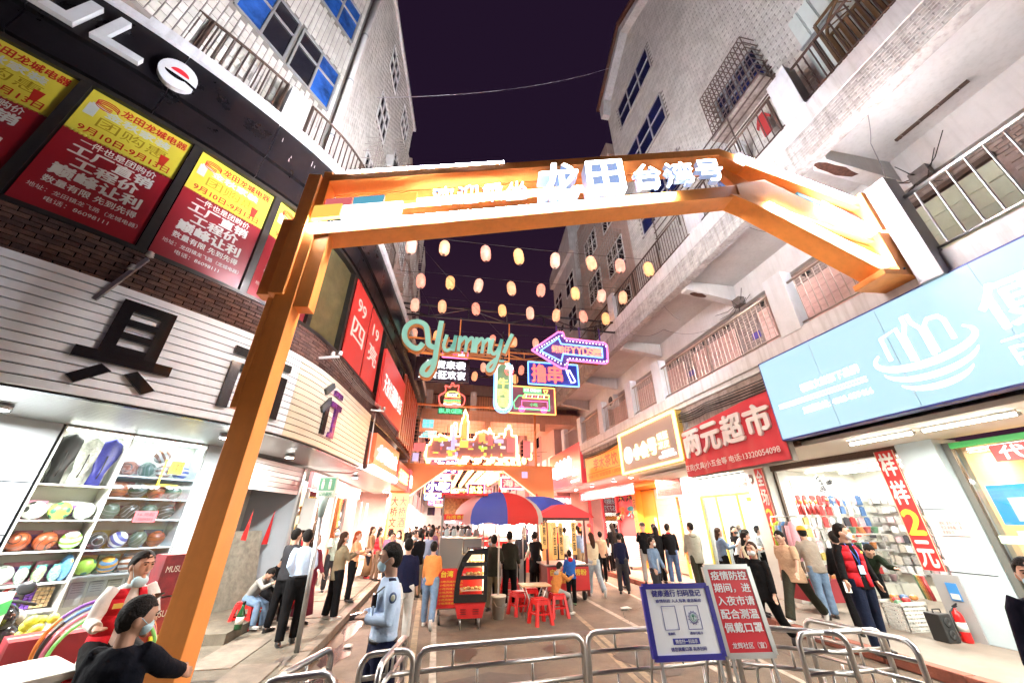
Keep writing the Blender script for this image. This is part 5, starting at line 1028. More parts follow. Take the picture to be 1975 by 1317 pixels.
# red appliance shop
RS=root('red_appliance_shop','pink lit appliance shop with fans hung on its red wall','shop',(10,20,.15)); rw=M('red_shop_wall',(.60,.06,.07),.5,e=.08)
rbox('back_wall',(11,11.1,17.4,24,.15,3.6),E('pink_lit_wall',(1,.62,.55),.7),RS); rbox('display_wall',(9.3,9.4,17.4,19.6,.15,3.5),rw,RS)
for y in (19.7,21.6,23.6): rbox('post',(9.2,9.35,y-.07,y+.07,.15,3.5),rw,RS)
rbox('pane',(9.27,9.28,19.8,21.5,.9,3.1),clear,RS); rbox('low_wall',(9.22,9.3,19.8,21.5,.15,.9),rw,RS)
for i,(y,z,c) in enumerate(((18.9,3.0,0),(18.0,3.0,0),(18.9,2.35,1),(18.0,2.35,2),(19.4,2.1,0))): fan((9.15,y,z),(-1,-.1,0),'%s bladed fan hung on the red shop wall, %s'%(('black','orange','turquoise')[c],['upper left','upper right','lower left','lower right','beside the door'][i]),(bsteel,M('fan_orange',(.75,.25,.1),.4),M('fan_teal',(.05,.45,.6),.4))[c],cage_=False,s=1.3)
r=root('air_cooler','white evaporative air cooler standing before the red shop','air cooler',(8.4,16.9,.15)); rbox('body',(8.1,8.75,16.5,17.0,.25,1.35),M('cooler_white',(.72,.73,.75),.4),r,bevel=.04); 
for i in range(8): rbox('louvre',(8.2,8.65,16.485,16.5,.5+.08*i,.54+.08*i),M('cooler_grey',(.35,.37,.42),.5),r)
for x in (8.15,8.7): rbox('wheel',(x-.03,x+.03,16.6,16.7,.15,.25),rubber,r)
r=root('strip_banner','red strip banner with white characters along the appliance shop','banner',(8.2,19,3)); rbox('cloth',(8.2,8.23,15.6,22.3,3.0,3.45),M('strip_red',(.62,.03,.04),.5,e=.12),r); chars('京东家电以旧换新全自动洗衣',(8.19,22.1,3.07),-Y,Z,6.3,.3,E('strip_text',(1,.80,.78),.9),r,bold=.03)
r=root('phone_number_sign','small pink sign reading 85773869 far down the right side','sign',(7.9,23.6,2.5)); rbox('panel',(7.0,8.7,24.3,24.4,2.45,3.4),M('pink_sign_panel',(.60,.12,.15),.5,e=.12),r); text('恩赐电器',(7.1,24.29,2.95),X,Z,1.5,.35,E('strip_text',(1,.80,.78),.9),r,bold=.03); text('85773869',(7.1,24.29,2.55),X,Z,1.5,.3,E('strip_text',(1,.80,.78),.9),r,bold=.03)
# convenience store at the right edge
CV=root('convenience_store','convenience store window glowing orange at the right picture edge','shop',(10,3,.15))
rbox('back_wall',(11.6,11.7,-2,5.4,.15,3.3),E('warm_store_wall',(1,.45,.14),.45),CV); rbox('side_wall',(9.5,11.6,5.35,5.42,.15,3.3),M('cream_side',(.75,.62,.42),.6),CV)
gf=M('dark_door_frame',(.10,.10,.09),.4); rbox('frame',(9.16,9.24,5.30,5.40,.15,3.25),gf,CV); rbox('frame',(9.16,9.24,-2,5.3,3.14,3.24),M('green_trim',(.05,.5,.12),.4),CV); rbox('frame',(9.16,9.24,2.6,2.68,.15,3.14),gf,CV); rbox('pane',(9.19,9.20,2.7,5.3,.2,3.12),clear,CV); rbox('pane',(9.19,9.20,-1,2.6,.2,3.12),clear,CV)
for z in (.5,.9,1.3,1.7,2.1,2.5): rbox('shelf_board',(10.6,11.2,3.0,5.3,z-.015,z+.015),M('store_shelf',(.7,.45,.25),.5),CV)
rn=random.Random(4)
for row,z in enumerate((.515,.915,1.315,1.715,2.115,2.515)):
    for i in range(7):
        ci=[9,1,4,9,0,2,9,4][rn.randrange(8)]; y=3.1+.31*i; h=rn.uniform(.2,.33); r=root('carton_of_goods','%s pack, place %s on store shelf level %s'%(cn[ci],['one','two','three','four','five','six','seven'][i],['one','two','three','four','five','six'][row]),'pack',(10.8,y,z)); g=G(); g.box(10.7,11.0,y-.12,y+.12,z,z+h); g.obj('pack',gm[ci],r,bevel=.005); g=G(); g.box(10.695,10.70,y-.09,y+.09,z+h*.3,z+h*.7); g.obj('label',gm[0],r)
for k in range(4):
    z=.55+.32*k; r=root('drinks_crate','%s in the stack inside the store window'%['lowest green crate lettered BECK\'S','second green crate lettered BECK\'S','blue drinks crate on the green ones','top white carton with a blue red round mark'][k],'crate',(9.5,4.6,z)); m=(M('crate_green',(.02,.38,.05),.4,e=.1),M('crate_green',(.02,.38,.05),.4),M('crate_blue',(.03,.18,.5),.4,e=.1),M('crate_white',(.7,.7,.68),.4))[k]
    g=G(); g.box(9.3,9.8,4.1,5.1,z,z+.3); g.obj('carton',m,r,bevel=.01); text(["BECK'S","BECK'S",'LISBON','PEPSI'][k],(9.292,5.0,z+.08),-Y,Z,.7 if k<3 else .3,.13,pw if k<3 else M('crate_blue',(.03,.18,.5),.4),r,bold=.02)
rbox('counter',(9.3,9.8,3.9,5.2,.15,.54),cw,CV)
r=root('blue_box_display','bright blue cardboard display hanging inside the store glass','display',(9.3,5.0,2.2)); rbox('card',(9.24,9.27,4.5,5.15,1.9,2.5),M('bright_blue_card',(.03,.30,.55),.4,e=.1),r); rbox('packs',(9.225,9.24,4.55,4.95,1.95,2.3),pw,r)
r=root('door_strip_sign','red strip reading 代社保 over the store glass','sign',(9.1,4.4,2.9)); rbox('panel',(9.12,9.15,2.9,4.78,2.84,3.10),M('strip_red2',(.65,.05,.05),.5,e=.12),r); chars('代社保缴费',(9.11,4.7,2.87),-Y,Z,1.7,.2,E('strip_text2',(1,.9,.8),1.5),r,bold=.02)
r=root('glass_sticker','band of pale green glass stickers across the store window','sticker',(9.18,4,1.6)); rbox('film',(9.18,9.185,2.75,5.28,1.62,1.74),M('film_green',(.5,.62,.42),.4),r)
# ---- big shop signs on the right
BSg=root('blue_lightbox_sign','huge glowing pale blue shop sign with a white bowl and bottles logo','sign',(6.9,3,3.4))
rbox('light_box',(6.86,7.04,-3,6.5,3.43,5.13),M('lightbox_edge',(.03,.05,.25),.4),BSg); rbox('lit_face',(6.852,6.86,-2.98,6.47,3.46,5.10),E('lightbox_blue',(.52,.84,1.0),.25),BSg)
lw2=E('lightbox_white',(1,1,1),1.6); [rbox('panel_seam',(6.8495,6.852,y_,y_+.006,3.46,5.10),M('seam_grey',(.25,.35,.42),.5,e=.02),BSg) for y_ in (5.25,4.03,2.81,1.59,.37)]; fx=6.845
def T(st,y,z,w,h,bold=.0,m=lw2): text(st,(fx,y,z),-Y,Z,w,h,m,BSg,bold=bold)
T('福建文献旗下品牌',5.72,4.22,1.12,.15,.01); T('加盟热线: 4008-059466',5.82,3.82,1.28,.13)
for z in (4.10,4.04): g=G(); g.box(fx-.001,fx,4.55,6.3,z,z+.025); g.obj('line',lw2,BSg)
def stroke(P,r_): 
    g=G(); g.tube([(fx-.001,y,z) for y,z in P],[(r_,.003)]*len(P),6,ref=(0,1,0)) if 0 else None
    g=G(); pr=None
    for i,(y,z) in enumerate(P):
        a=Vec((0,*P[max(i-1,0)])); b=Vec((0,*P[min(i+1,len(P)-1)])); d=(b-a).normalized(); n=Vec((0,-d.z,d.y))*(r_[i] if isinstance(r_,list) else r_); c=Vec((fx-.002,y,z))
        if pr: g.add([pr[0],pr[1],c-n,c+n],[(0,1,2,3)])
        pr=(c+n,c-n)
    g.obj('logo_stroke',lw2,BSg)
cy0,cz0=3.72,4.1
stroke([(cy0+.62*cos(R(a)),cz0+.14+.22*sin(R(a))) for a in range(150,400,10)],[.01+.04*sin(PI*i/25) for i in range(25)])
stroke([(cy0+.58*cos(R(a)),cz0-.02+.24*sin(R(a))) for a in range(190,351,8)],[.006+.036*sin(PI*i/20) for i in range(21)])
stroke([(cy0+.46*cos(R(a)),cz0-.20+.22*sin(R(a))) for a in range(200,341,8)],[.006+.034*sin(PI*i/17) for i in range(18)])
stroke([(cy0+.40,cz0+.12),(cy0+.40,cz0+.50),(cy0+.16,cz0+.56),(cy0+.14,cz0+.02)],.027)
stroke([(cy0+.10,cz0),(cy0+.10,cz0+.42),(cy0+.03,cz0+.56),(cy0+.03,cz0+.68),(cy0-.05,cz0+.68),(cy0-.05,cz0+.56),(cy0-.12,cz0+.42),(cy0-.12,cz0)],.027)
stroke([(cy0-.17,cz0+.02),(cy0-.17,cz0+.44),(cy0-.24,cz0+.52),(cy0-.36,cz0+.50),(cy0-.40,cz0+.42),(cy0-.40,cz0+.12)],.027)
T('便利店',2.95,4.12,2.2,.62,.012); 
g=G(); g.box(fx-.001,fx,.9,2.95,3.98,4.0); g.obj('line',lw2,BSg); T('BIANLIDIAN',2.92,3.66,2.0,.24,.0)
# red cloth sign 两元超市
RC=root('two_yuan_sign','red cloth shop sign reading 两元超市 with wrinkled lower edge','sign',(6.95,8,3)); rcl=M('sign_red_cloth',(.60,.04,.055),.5,n=.12,ns=2,b=.5,bs=5)
g=G(); ny,nz=40,10
def rs(u,v): # u 0..1 far to near
    y=9.85-3.35*u; zt=4.30+.28*u; zb=3.06+.02*u; w=.02*sin(u*23+v*3)*(1-v)+.015*sin(u*51)*(1-v)
    if u>.8: w-=.06*(u-.8)*5*(1-v)
    return Vec((6.93-w-.05*(1-v),y,zb+(zt-zb)*v))
vs=[rs(i/ny,j/nz) for i in range(ny+1) for j in range(nz+1)]; fs=[(i*(nz+1)+j,(i+1)*(nz+1)+j,(i+1)*(nz+1)+j+1,i*(nz+1)+j+1) for i in range(ny) for j in range(nz)]
g.add(vs,fs,0,True); g.obj('cloth',rcl,RC)
for i,c in enumerate('两元超市'): 
    p=rs(.06+.235*i,.40); q=rs(.06+.235*i+.19,.40); g=G(); addtext(g,c,p-X*.05,(q-p),Z,(q-p).length,.66,bold=.035,depth=.03); g.obj('letter',M('sign_cream_letter',(.74,.70,.66),.5),RC)
p=rs(.04,.08); q=rs(.97,.08); text('百货|文具|小五金等 电话:13320054098',p-X*.10,(q-p),Z,(q-p).length,.19,M('sign_cream_letter',(.74,.70,.66),.5),RC,bold=.015)
rbox('backing',(6.98,7.1,6.5,9.9,3.05,4.4),M('sign_backing',(.3,.28,.25),.8),RC); rbox('end_box',(6.95,7.5,9.62,9.72,3.3,4.9),grime,RC)
rbox('awning_planks',(7.2,9.1,6.5,9.9,3.36,3.44),M('old_wood',(.14,.07,.05),.8,n=.5,ns=6),RC)
# gold rimmed sign
GD=root('gold_rim_sign','boxy sign with a glowing gold rim','sign',(6.8,11.7,3.5)); GD['label']='boxy grey sign with a glowing gold rim and white characters 小食号'
rbox('box',(6.84,7.5,9.8,13.65,3.52,5.0),M('gold_box',(.45,.30,.06),.4,.3),GD); rbox('face',(6.83,6.84,9.9,13.55,3.6,4.93),M('grey_pink_face',(.28,.21,.19),.5,e=.04),GD)
gr=E('gold_neon',(1,.62,.14),1.7); zb0,zt0=3.56,4.97
g=G(); P=[(6.80,9.85,zb0),(6.80,13.6,zb0),(6.80,13.6,zt0),(6.80,9.85,zt0)]
for a,b in zip(P,P[1:]+P[:1]): g.bar(a,b,.075)
g.obj('neon_rim',gr,GD)
gy=E('gold_letter',(1,.80,.30),1.4); g=G(); g.lathe((6.8,13.0,4.15),[(.30,0),(.30,.03)],24,ax=(-1,0,0)); g.obj('disc',E('cream_disc',(1,.93,.8),.8),GD)
chars('小食号',(6.80,12.6,3.92),-Y,Z,1.55,.5,gy,GD,bold=.035,depth=.03); text('锅盔\n凉皮',(6.80,10.95,4.0),-Y,Z,.62,.5,gy,GD,bold=.02); rbox('white_bar',(6.80,6.82,10.1,11.0,3.74,3.80),lw2,GD); rbox('white_bar',(6.80,6.82,10.2,10.8,3.86,3.92),lw2,GD)
rbox('soffit_panel',(6.9,9.2,9.8,13.6,3.46,3.52),M('cream_ceiling',(.72,.70,.62),.7),GD)
# orange sign, JD sign
OG=root('orange_menu_sign','orange board sign with dark red characters behind the gold rimmed sign','sign',(7,16,3.7)); rbox('board',(7.0,7.1,14.0,17.9,3.64,4.75),M('orange_board',(.72,.28,.03),.5,e=.10),OG)
tk=M('dark_red_letter',(.40,.05,.01),.5,e=.2); chars('李木茶饮',(6.99,16.9,4.05),-Y,Z,2.6,.5,tk,OG,bold=.02); text('美味小吃 现做现卖 13850',(6.99,17.6,3.74),-Y,Z,3.4,.16,tk,OG)
for z in (3.95,4.65): rbox('line',(6.985,7.0,14.2,17.7,z,z+.02),tk,OG)
JD=root('red_appliance_sign','large red appliance sign with glowing white characters 京东家电','sign',(7,22,4)); rbox('box',(6.9,7.6,18.3,23.9,3.66,5.65),M('jd_red',(.60,.05,.06),.35,e=.16),JD,bevel=.02)
chars('京东家电',(6.88,22.6,4.2),-Y,Z,3.0,.95,wlit,JD,bold=.03,depth=.04); rbox('white_tag',(6.86,6.9,22.9,23.4,4.3,4.9),wlit,JD); rbox('white_tag',(6.86,6.9,18.9,19.5,4.1,4.4),wlit,JD); rbox('small_line',(6.88,6.9,18.7,19.9,3.8,3.9),lw2,JD)
# light tubes of the convenience store and shop lamps
def tubelamp(a,b,lab,e=9,col=(1,.98,.88),r_=.022,name='fluorescent_tube',power=0,rot=(0,0,0)):
    a=Vec(a);b=Vec(b); r=root(name,lab,'lamp',(a+b)/2); g=G(); g.cyl(a,b,r_,n=10); g.obj('tube',E('tube_%d_%d'%(int(e*10),int(col[2]*100)),col,e),r); g=G(); d=(b-a).normalized(); g.cyl(a-d*.03,a,r_*1.3,n=10); g.cyl(b,b+d*.03,r_*1.3,n=10); g.bar(a+Z*.04,b+Z*.04,.05,.03); g.obj('fitting',white,r)
    if power:
        l=bpy.data.lights.new('lamp','AREA'); l.shape='RECTANGLE'; l.size=.08; l.size_y=(b-a).length; l.energy=power; l.color=col; lo=bpy.data.objects.new('lamp',l); COL.objects.link(lo); lo.parent=r; lo.location=(0,0,-.06)
        lo.rotation_euler=(0,0,math.atan2(-(b-a).x,(b-a).y))
    return r
tubelamp((7.75,5.9,3.28),(7.75,4.85,3.28),'far fluorescent tube under the blue sign soffit',power=27); tubelamp((7.75,4.7,3.28),(7.75,3.6,3.28),'near fluorescent tube under the blue sign soffit',power=32); tubelamp((7.75,3.4,3.28),(7.75,2.3,3.28),'fluorescent tube cut by the right picture edge',power=27)
for k_,y_ in enumerate((1.1,-.2,-1.5,-2.8)): tubelamp((7.75,y_+1.05,3.28),(7.75,y_,3.28),'fluorescent tube %s of the row running on beside the camera'%['one','two','three','four'][k_],power=70)
tubelamp((10.6,6.4,3.24),(10.6,9.6,3.24),'long tube on the ceiling of the two yuan shop',power=78,e=8); tubelamp((11.8,6.4,3.24),(11.8,9.6,3.24),'rear tube on the ceiling of the two yuan shop',e=6,power=27)
tubelamp((8.6,10.3,3.3),(8.6,13.0,3.3),'tube lamp above the bright shop forecourt',e=10,col=(1,.93,.82),power=92); tubelamp((10.2,3.1,3.2),(10.2,5.2,3.2),'warm tube inside the convenience store',e=6,col=(1,.6,.3),power=55)
for i,y in enumerate((10.6,12.4,14.6,16.2,18.8,21.2)): downlight((7.6,y,3.46 if y<13.5 else 3.6),'downlight %s from the near end under the right hand signs'%['one','two','three','four','five','six'][i],1,col=(1,.66,.50) if y>13.5 else (1,.82,.66),power=30 if y<13.5 else 120)
# ================================================================ orange welcome arch
AR=root('welcome_arch','bright orange steel arch with white light bars and characters spanning the street','arch',(-2.1,4.3,0))
A0=Vec((-2.089,4.42,0)); AU=Vec((9.1,-.85,0)).normalized(); AN=Vec((AU.y,-AU.x,0))  # AN points to the camera
def ap(t,z,o=0): return A0+AU*t+AN*o+Z*z
def abox(t0,t1,z0,z1,o0,o1,name,m,bevel=.006): 
    g=G(); g.obox((ap(t0,z0,o0)+ap(t1,z1,o1))/2,AU*(t1-t0)/2,AN*(o1-o0)/2,Z*(z1-z0)/2); return g.obj(name,m,AR,bevel=bevel)
def aprism(P,o0,o1,name,m,bevel=.006): g=G(); g.prism(P,ap(0,0,o0),AU,Z,AN*(o1-o0)); return g.obj(name,m,AR,bevel=bevel)
abox(-.13,.11,0,5.7,-.12,.12,'post',orange); abox(-.20,-.02,4.5,6.62,-.03,.16,'post_slab',orange); abox(-.02,.10,5.1,6.75,-.13,.11,'post_slab',orange)
abox(-.36,-.205,4.5,5.75,-.05,.11,'post_slab',orange); abox(.115,.30,4.35,5.6,-.08,.1,'post_slab',orange); abox(-.20,-.135,3.05,4.45,-.02,.12,'post_slab',orange)
def sl(t): return .2116*t   # rise of the beams
aprism([(.1,6.52),(6.62,7.88),(7.0,7.62),(7.1,7.73),(6.66,8.06),(.1,6.66)],-.14,.14,'top_beam',orange)
aprism([(.1,6.46),(4.6,7.44),(4.6,7.72),(.1,6.70)],-.60,-.45,'middle_beam',orange)
aprism([(0,5.47),(6.7,6.88),(6.72,7.14),(0,5.66)],-.2,.12,'lower_beam',orange)
for pts,nm in (([(6.66,8.06),(9.1,6.9),(9.1,6.72),(6.62,7.86)],'arm_beam'),([(7.3,7.32),(9.1,6.1),(9.1,5.92),(6.72,6.9),(6.72,7.14)],'arm_beam'),([(6.55,6.9),(6.9,6.72),(8.75,5.36),(9.05,5.5),(8.8,5.66),(7.05,6.9)],'arm_beam')): aprism(pts,-.2,.14,nm,orange)
aprism([(6.55,7.9),(7.0,7.64),(7.55,7.1),(6.7,7.0),(6.9,7.3)],-.16,-.04,'arm_web',orange)
abox(8.9,9.2,6.2,7.05,-.22,.24,'end_plate',orange); abox(8.8,9.15,5.32,6.15,-.22,.24,'end_plate',orange)
for t,z in ((9.0,6.95),(9.0,6.4),(9.05,6.05),(9.05,5.5),(8.88,5.42)): g=G(); g.cyl(ap(t,z,.24),ap(t,z,.255),.018,n=8); g.obj('bolt',bsteel,AR)
abox(8.5,9.2,5.30,5.40,-.25,.25,'bracket',orange)
tubw=E('arch_light_bar',(.88,.91,1.0),70); tuba=E('arm_light_bar',(.90,.92,1.0),75)
def lb(t0,z0,t1,z1,o=.15,r_=.022): g=G(); g.bar(ap(t0,z0,o),ap(t1,z1,o),.03,.03); return g.obj('light_bar',tuba if t0>6 else tubw,AR)
lb(.32,6.745,2.72,7.25,.13); lb(.22,6.78,.75,6.90,-.42); lb(0,5.615,5.55,6.79,.15)
lb(6.95,7.88,8.85,6.95,.17); lb(7.3,7.78,9.05,6.98,-.2); lb(8.15,6.82,9.1,6.10,.17); lb(8.15,6.02,8.95,5.48,.16); lb(7.15,6.72,8.15,6.02,.16)
tub_added=E('arch_back_bar',(.90,.92,1.0),420)  # unseen bar added behind the top beam to brighten the towers
for t0,z0,t1,z1,o in ((.3,6.63,6.4,7.92,-.17),(.3,5.64,5.8,6.80,-.225)): g=G(); g.bar(ap(t0,z0,o),ap(t1,z1,o),.045,.045); g.obj('light_bar',tub_added if z0>6 else E('arch_low_back_bar',(1,.93,.85),110),AR)  # both back bars are added; the low one lights slats, signs and street
aprism([(.1,6.50),(6.62,7.86),(6.62,7.885),(.1,6.525)],-.29,-.14,'lamp_channel',orange,0)  # added lip, keeps the top back bar's light off the middle beam
aprism([(.1,5.68),(6.6,7.06),(6.6,7.085),(.1,5.705)],-.36,-.2,'lamp_channel',orange,0)  # added lip over the low back bar, stops its upward light
# hollow light panels of the left end
def panel(t0,t1,z0,z1,o,m,nm='light_panel'):
    aprism([(t0,z0),(t1,z0+sl(t1-t0)),(t1,z1+sl(t1-t0)),(t0,z1)],o,o+.06,nm,m,0)
py=E('panel_yellow',(1,.62,.12),.30); pp=E('panel_pink',(1,.22,.24),.20); pbl=E('panel_blue',(.16,.55,.75),.20); pwh=E('panel_white',(1,1,1),1.2)
panel(.02,.39,5.75,5.99,.10,py); panel(.41,1.23,5.81,6.03,.10,pwh); panel(.12,.48,6.04,6.19,.04,pp); panel(.50,.93,6.12,6.27,.04,pbl); panel(.95,1.40,6.20,6.37,.04,py)
for P,m in (([(7.15,6.68),(8.17,5.98),(8.2,6.16),(7.17,6.86)],pwh),([(8.22,5.95),(8.8,5.55),(8.86,5.95),(8.25,6.14)],py),([(7.9,7.05),(8.5,6.72),(8.5,6.82),(7.9,7.15)],pbl),([(8.5,6.72),(9.1,6.3),(9.1,6.5),(8.5,6.86)],pp)): aprism(P,.02,.08,'light_panel',m,0)
# channel letters: white faces with pale blue sides
lface=E('arch_letter_face',(1,1,1),5); lside=M('arch_letter_side',(.30,.40,.60),.4,e=.2)
UU=(AU+Z*.2116).normalized()
def channel(c,t,z,w,h,dep=.07,o=.13,bold=.03,shear=0):
    O=ap(t,z,o); g=G(); addtext(g,c,O,UU,Z,w,h,bold=bold,depth=dep,N=AN); 
    # front faces glow, sides are blue
    me=g.mesh('letter',[lside,lface]) if 0 else None
    g.v=g.v; k=len(g.f)
    for i,f in enumerate(g.f):
        if all((Vec(g.v[j])-O).dot(AN)>dep*.9 for j in f): g.m[i]=1
    g.obj('letter',[lside,lface],AR)
channel('龙',3.28,6.44,.66,.70,.12,.1,.022); channel('田',4.08,6.62,.62,.68,.12,.1,.022); channel('台',4.92,6.88,.48,.52,.05,.1,.015); channel('湾',5.49,7.00,.52,.52,.05,.1,.010); channel('号',6.07,7.13,.50,.52,.05,.1,.015)
for i,c in enumerate('欢迎乘坐'): channel(c,1.64+.375*i,6.17+.078*i,.33,.36,.02,bold=.006)
# ================================================================ lanterns on wires
lans=[M('lantern_paper_%d'%i,c,.5,e=s,ec=ec,n=.5,ns=5) for i,(c,ec,s) in enumerate((((.60,.28,.20),(1,.36,.17),.36),((.52,.34,.30),(1,.38,.24),.30),((.60,.33,.16),(1,.37,.13),.38),((.60,.24,.20),(1,.27,.17),.34)))]
core=E('lantern_bulb',(1,.46,.16),420)
def lantern_proto():
    g=G(); prof=[(.045,0),(.07,.02),(.125,.06),(.165,.13),(.178,.22),(.178,.38),(.165,.47),(.125,.54),(.07,.58),(.045,.60)]
    P=[]
    for (r1,z1),(r2,z2) in zip(prof,prof[1:]):
        for k in range(2): t=k/2; P.append((r1+(r2-r1)*t-(.004 if k else 0),z1+(z2-z1)*t))
    P.append(prof[-1]); g.lathe((0,0,-.60),P,14); b=g.mesh('paper_shell',[lans[0]])
    g=G(); g.lathe((0,0,-.615),[(.05,0),(.052,.03),(.045,.032)],12); g.lathe((0,0,-.02),[(.046,0),(.046,.03)],12); c=g.mesh('end_ring',[dsteel])
    g=G(); g.ball((0,-.135,-.38),(.024,.024,.085),8,6); d=g.mesh('glow_spot',[core]); g=G(); g.tube([(0,0,0),(0,0,.1)],.004,4); e_=g.mesh('hook',[wire]); return b,c,d,e_
lp_=lantern_proto(); ORD=['first','second','third','fourth','fifth','sixth','seventh','eighth','ninth','tenth']
def lantern(x,y,z,lab,grp,k,s=1.0):
    r=root('paper_lantern',lab,'lantern',(x,y,z),group=grp); sh=inst(lp_[0],'paper_shell',r,(x,y,z),mat=lans[k%4]); inst(lp_[1],'end_ring',r,(x,y,z)); inst(lp_[2],'glow_spot',r,(x,y,z)); inst(lp_[3],'hook',r,(x,y,z))
    r.rotation_euler=(R(random.uniform(-7,7)),R(random.uniform(-9,9)),random.uniform(-.5,.5)); r.scale=(s*.95,s*.95,s); return r
rows=[(9.5,10.12,(-1.48,-.47,.84,1.94,3.27,4.5,5.63,6.7),'nearest'),(11.5,10.2,(-1.32,-.24,.87,2.05,3.3,4.65,5.83,6.75),'second'),(13,10.05,(-1.57,-.51,.84,1.95,3.17,4.38,5.51,6.6),'third')]
for y,z,xs,nm in rows:
    for i,x in enumerate(xs): lantern(x,y,z+.03*i,'glowing paper lantern, %s from the left in the %s row'%(ORD[i],nm),'lanterns in the %s row'%nm,i*7+int(y))
    cable([(-2.2,y,z+.1),(xs[0],y,z+.12),(xs[-1],y,z+.35),(7,y,z+.3)],.06,.007,'wire carrying the %s lantern row'%nm,n=8)
for y,z,xs,nm in ((17,10.75,(-1.9,-.75,2.13,3.23,4.4),'fourth'),(20,10.4,(1.5,1.95,3.86,4.3),'fifth')):
    for i,x in enumerate(xs): lantern(x,y,z-(.6 if y==20 and i in(0,2) else 0),'glowing paper lantern, %s from the left in the %s row behind the neon signs'%(ORD[i],nm),'lanterns in the %s row'%nm,i*5+int(y))
cable([(-2.7,17,10.85),(6.5,17,11)],.1,.007,'wire carrying the fourth lantern row'); cable([(-3.1,8,14.6),(8,10.4,25.2)],.7,.010,'bare wire with pale clips crossing the night sky',M('pale_wire',(.35,.33,.38),.5),n=24)
cable([(-3.0,9,13.6),(-2.6,12,12.2),(3,30,11)],.2,.006,'thin wire running from the left tower down the street'); cable([(-2.1,8,9.9),(2.5,14,8.8),(6,18,8)],.1,.006,'pale wire slanting down behind the lanterns')
# trusses
def truss(x0,x1,y,z0,z1,lab,m=bsteel,n=6):
    r=root('steel_truss',lab,'truss',(x0,y,z0)); 
    for z in (z0,z1): g=G(); g.bar((x0,y,z),(x1,y,z),.06); g.obj('chord',m,r)
    w=(x1-x0)/n
    for i in range(n+1): g=G(); g.bar((x0+w*i,y,z0),(x0+w*i,y,z1),.04); g.obj('upright',m,r)
    for i in range(n): g=G(); a,b=((z0,z1) if i%2 else (z1,z0)); g.bar((x0+w*i,y,a),(x0+w*(i+1),y,b),.04); g.obj('brace',m,r)
    return r
truss(-2.6,7,13.1,9.35,9.85,'black steel truss nearest the arch, carrying the arrow sign'); truss(-2.7,7,17.1,9.55,10.1,'second black truss behind the lettering sign'); truss(-2.6,7,20.8,9.8,10.3,'third black truss above the tower block sign')
truss(-2.6,6.9,15.0,8.6,8.9,'orange steel truss behind the green script sign',M('orange_truss_paint',(.45,.16,.03),.5),8)
# ================================================================ neon signs over the street
def rods(par,pts,m=bsteel):
    for a,b in pts: g=G(); g.bar(a,b,.045); g.obj('hanger',m,par)
# green script sign
YS=root('script_neon_sign','pale green script sign Yummy! on an orange frame hanging under the truss','sign',(.3,13,7)); teal=M('script_teal',(.20,.46,.38),.4,e=.12); orr=M('script_orange_side',(.32,.10,.02),.5,e=.15)
def ribbon(P,wd,y,m,name,dep=.05,par=None,closed=False):
    g=G(); Q=[Vec((x,y,z)) for x,z in P]; g.tube(Q,[(w,dep) for w in (wd if isinstance(wd,list) else [wd]*len(P))],8,ref=(0,1,0) if 0 else None,sm=True) if 0 else None
    n=len(Q); pr=None
    for i in range(n):
        d=(Q[min(i+1,n-1)]-Q[max(i-1,0)]).normalized(); nn=Vec((-d.z,0,d.x)); w=wd[i] if isinstance(wd,list) else wd
        q=[Q[i]+nn*w-Y*dep/2,Q[i]-nn*w-Y*dep/2,Q[i]-nn*w+Y*dep/2,Q[i]+nn*w+Y*dep/2]
        if pr: g.add(pr+q,[(0,1,5,4),(1,2,6,5),(2,3,7,6),(3,0,4,7)])
        if i in(0,n-1): g.add(q,[(0,1,2,3) if i else (3,2,1,0)])
        pr=q
    g.fixn=True; return g.obj(name,m,par)
def smooth2(P,n=6):
    P3=[Vec((x,0,z)) for x,z in P]; out=[]
    for i in range(len(P3)-1):
        a=P3[max(i-1,0)];b=P3[i];c=P3[i+1];d=P3[min(i+2,len(P3)-1)]
        for k in range(n): t=k/n; q=.5*(2*b+(c-a)*t+(2*a-5*b+4*c-d)*t*t+(3*b-a-3*c+d)*t**3); out.append((q.x,q.z))
    return out+[P[-1]]
# strokes measured in a unit frame: x 0..100 -> -1.9..2.45, z 0..60 -> 6.5..8.95
def yx(p): return (-1.9+4.35*p[0]/100, 6.72+.0395*p[1])
Yst=[([(19,34),(15,28),(9,30),(3,38),(3,50),(10,57),(19,54),(22,44),(24,33),(31,30)],2.6),([(33,60),(32,46),(31,30),(30,12),(26,2),(21,4),(23,11),(30,17)],2.5),
 ([(39,45),(37,33),(40,28),(45,33),(47,45)],1.7),([(47,45),(45.5,28)],1.7),([(51,45),(50,28)],1.7),([(51,38),(55,44),(57,40),(56,28)],1.6),([(57,38),(61,44),(63,40),(62,28)],1.6),
 ([(66,45),(65,28)],1.7),([(66,38),(70,44),(72,40),(71,28)],1.6),([(72,38),(76,44),(78,40),(77,28)],1.6),([(81,45),(79,33),(82,28),(86,34),(89,45)],1.6),([(89,45),(86,28),(82,14),(78,10),(77,15),(84,23)],1.7),([(99,52),(95,42),(91,30)],2.0),([(89,22),(89,20)],2.6)]
for P,w in Yst:
    Q=[yx(p) for p in smooth2(P)]; ribbon(Q,w*.038,12.95,teal,'script_stroke',.04,YS); ribbon([(a+.02,b-.05) for a,b in Q],w*.038+.035,13.05,orr,'script_edge',.10,YS)
g=G(); g.bar((-1.8,13.12,8.35),(2.5,13.12,8.3),.06); g.bar((-1.6,13.12,7.75),(2.3,13.12,7.6),.06); g.obj('frame_tube',orange,YS); rods(YS,[((.3,13.12,9.4),(.3,13.12,8.3)),((2.3,13.12,9.4),(2.3,13.12,7.6))],orange)
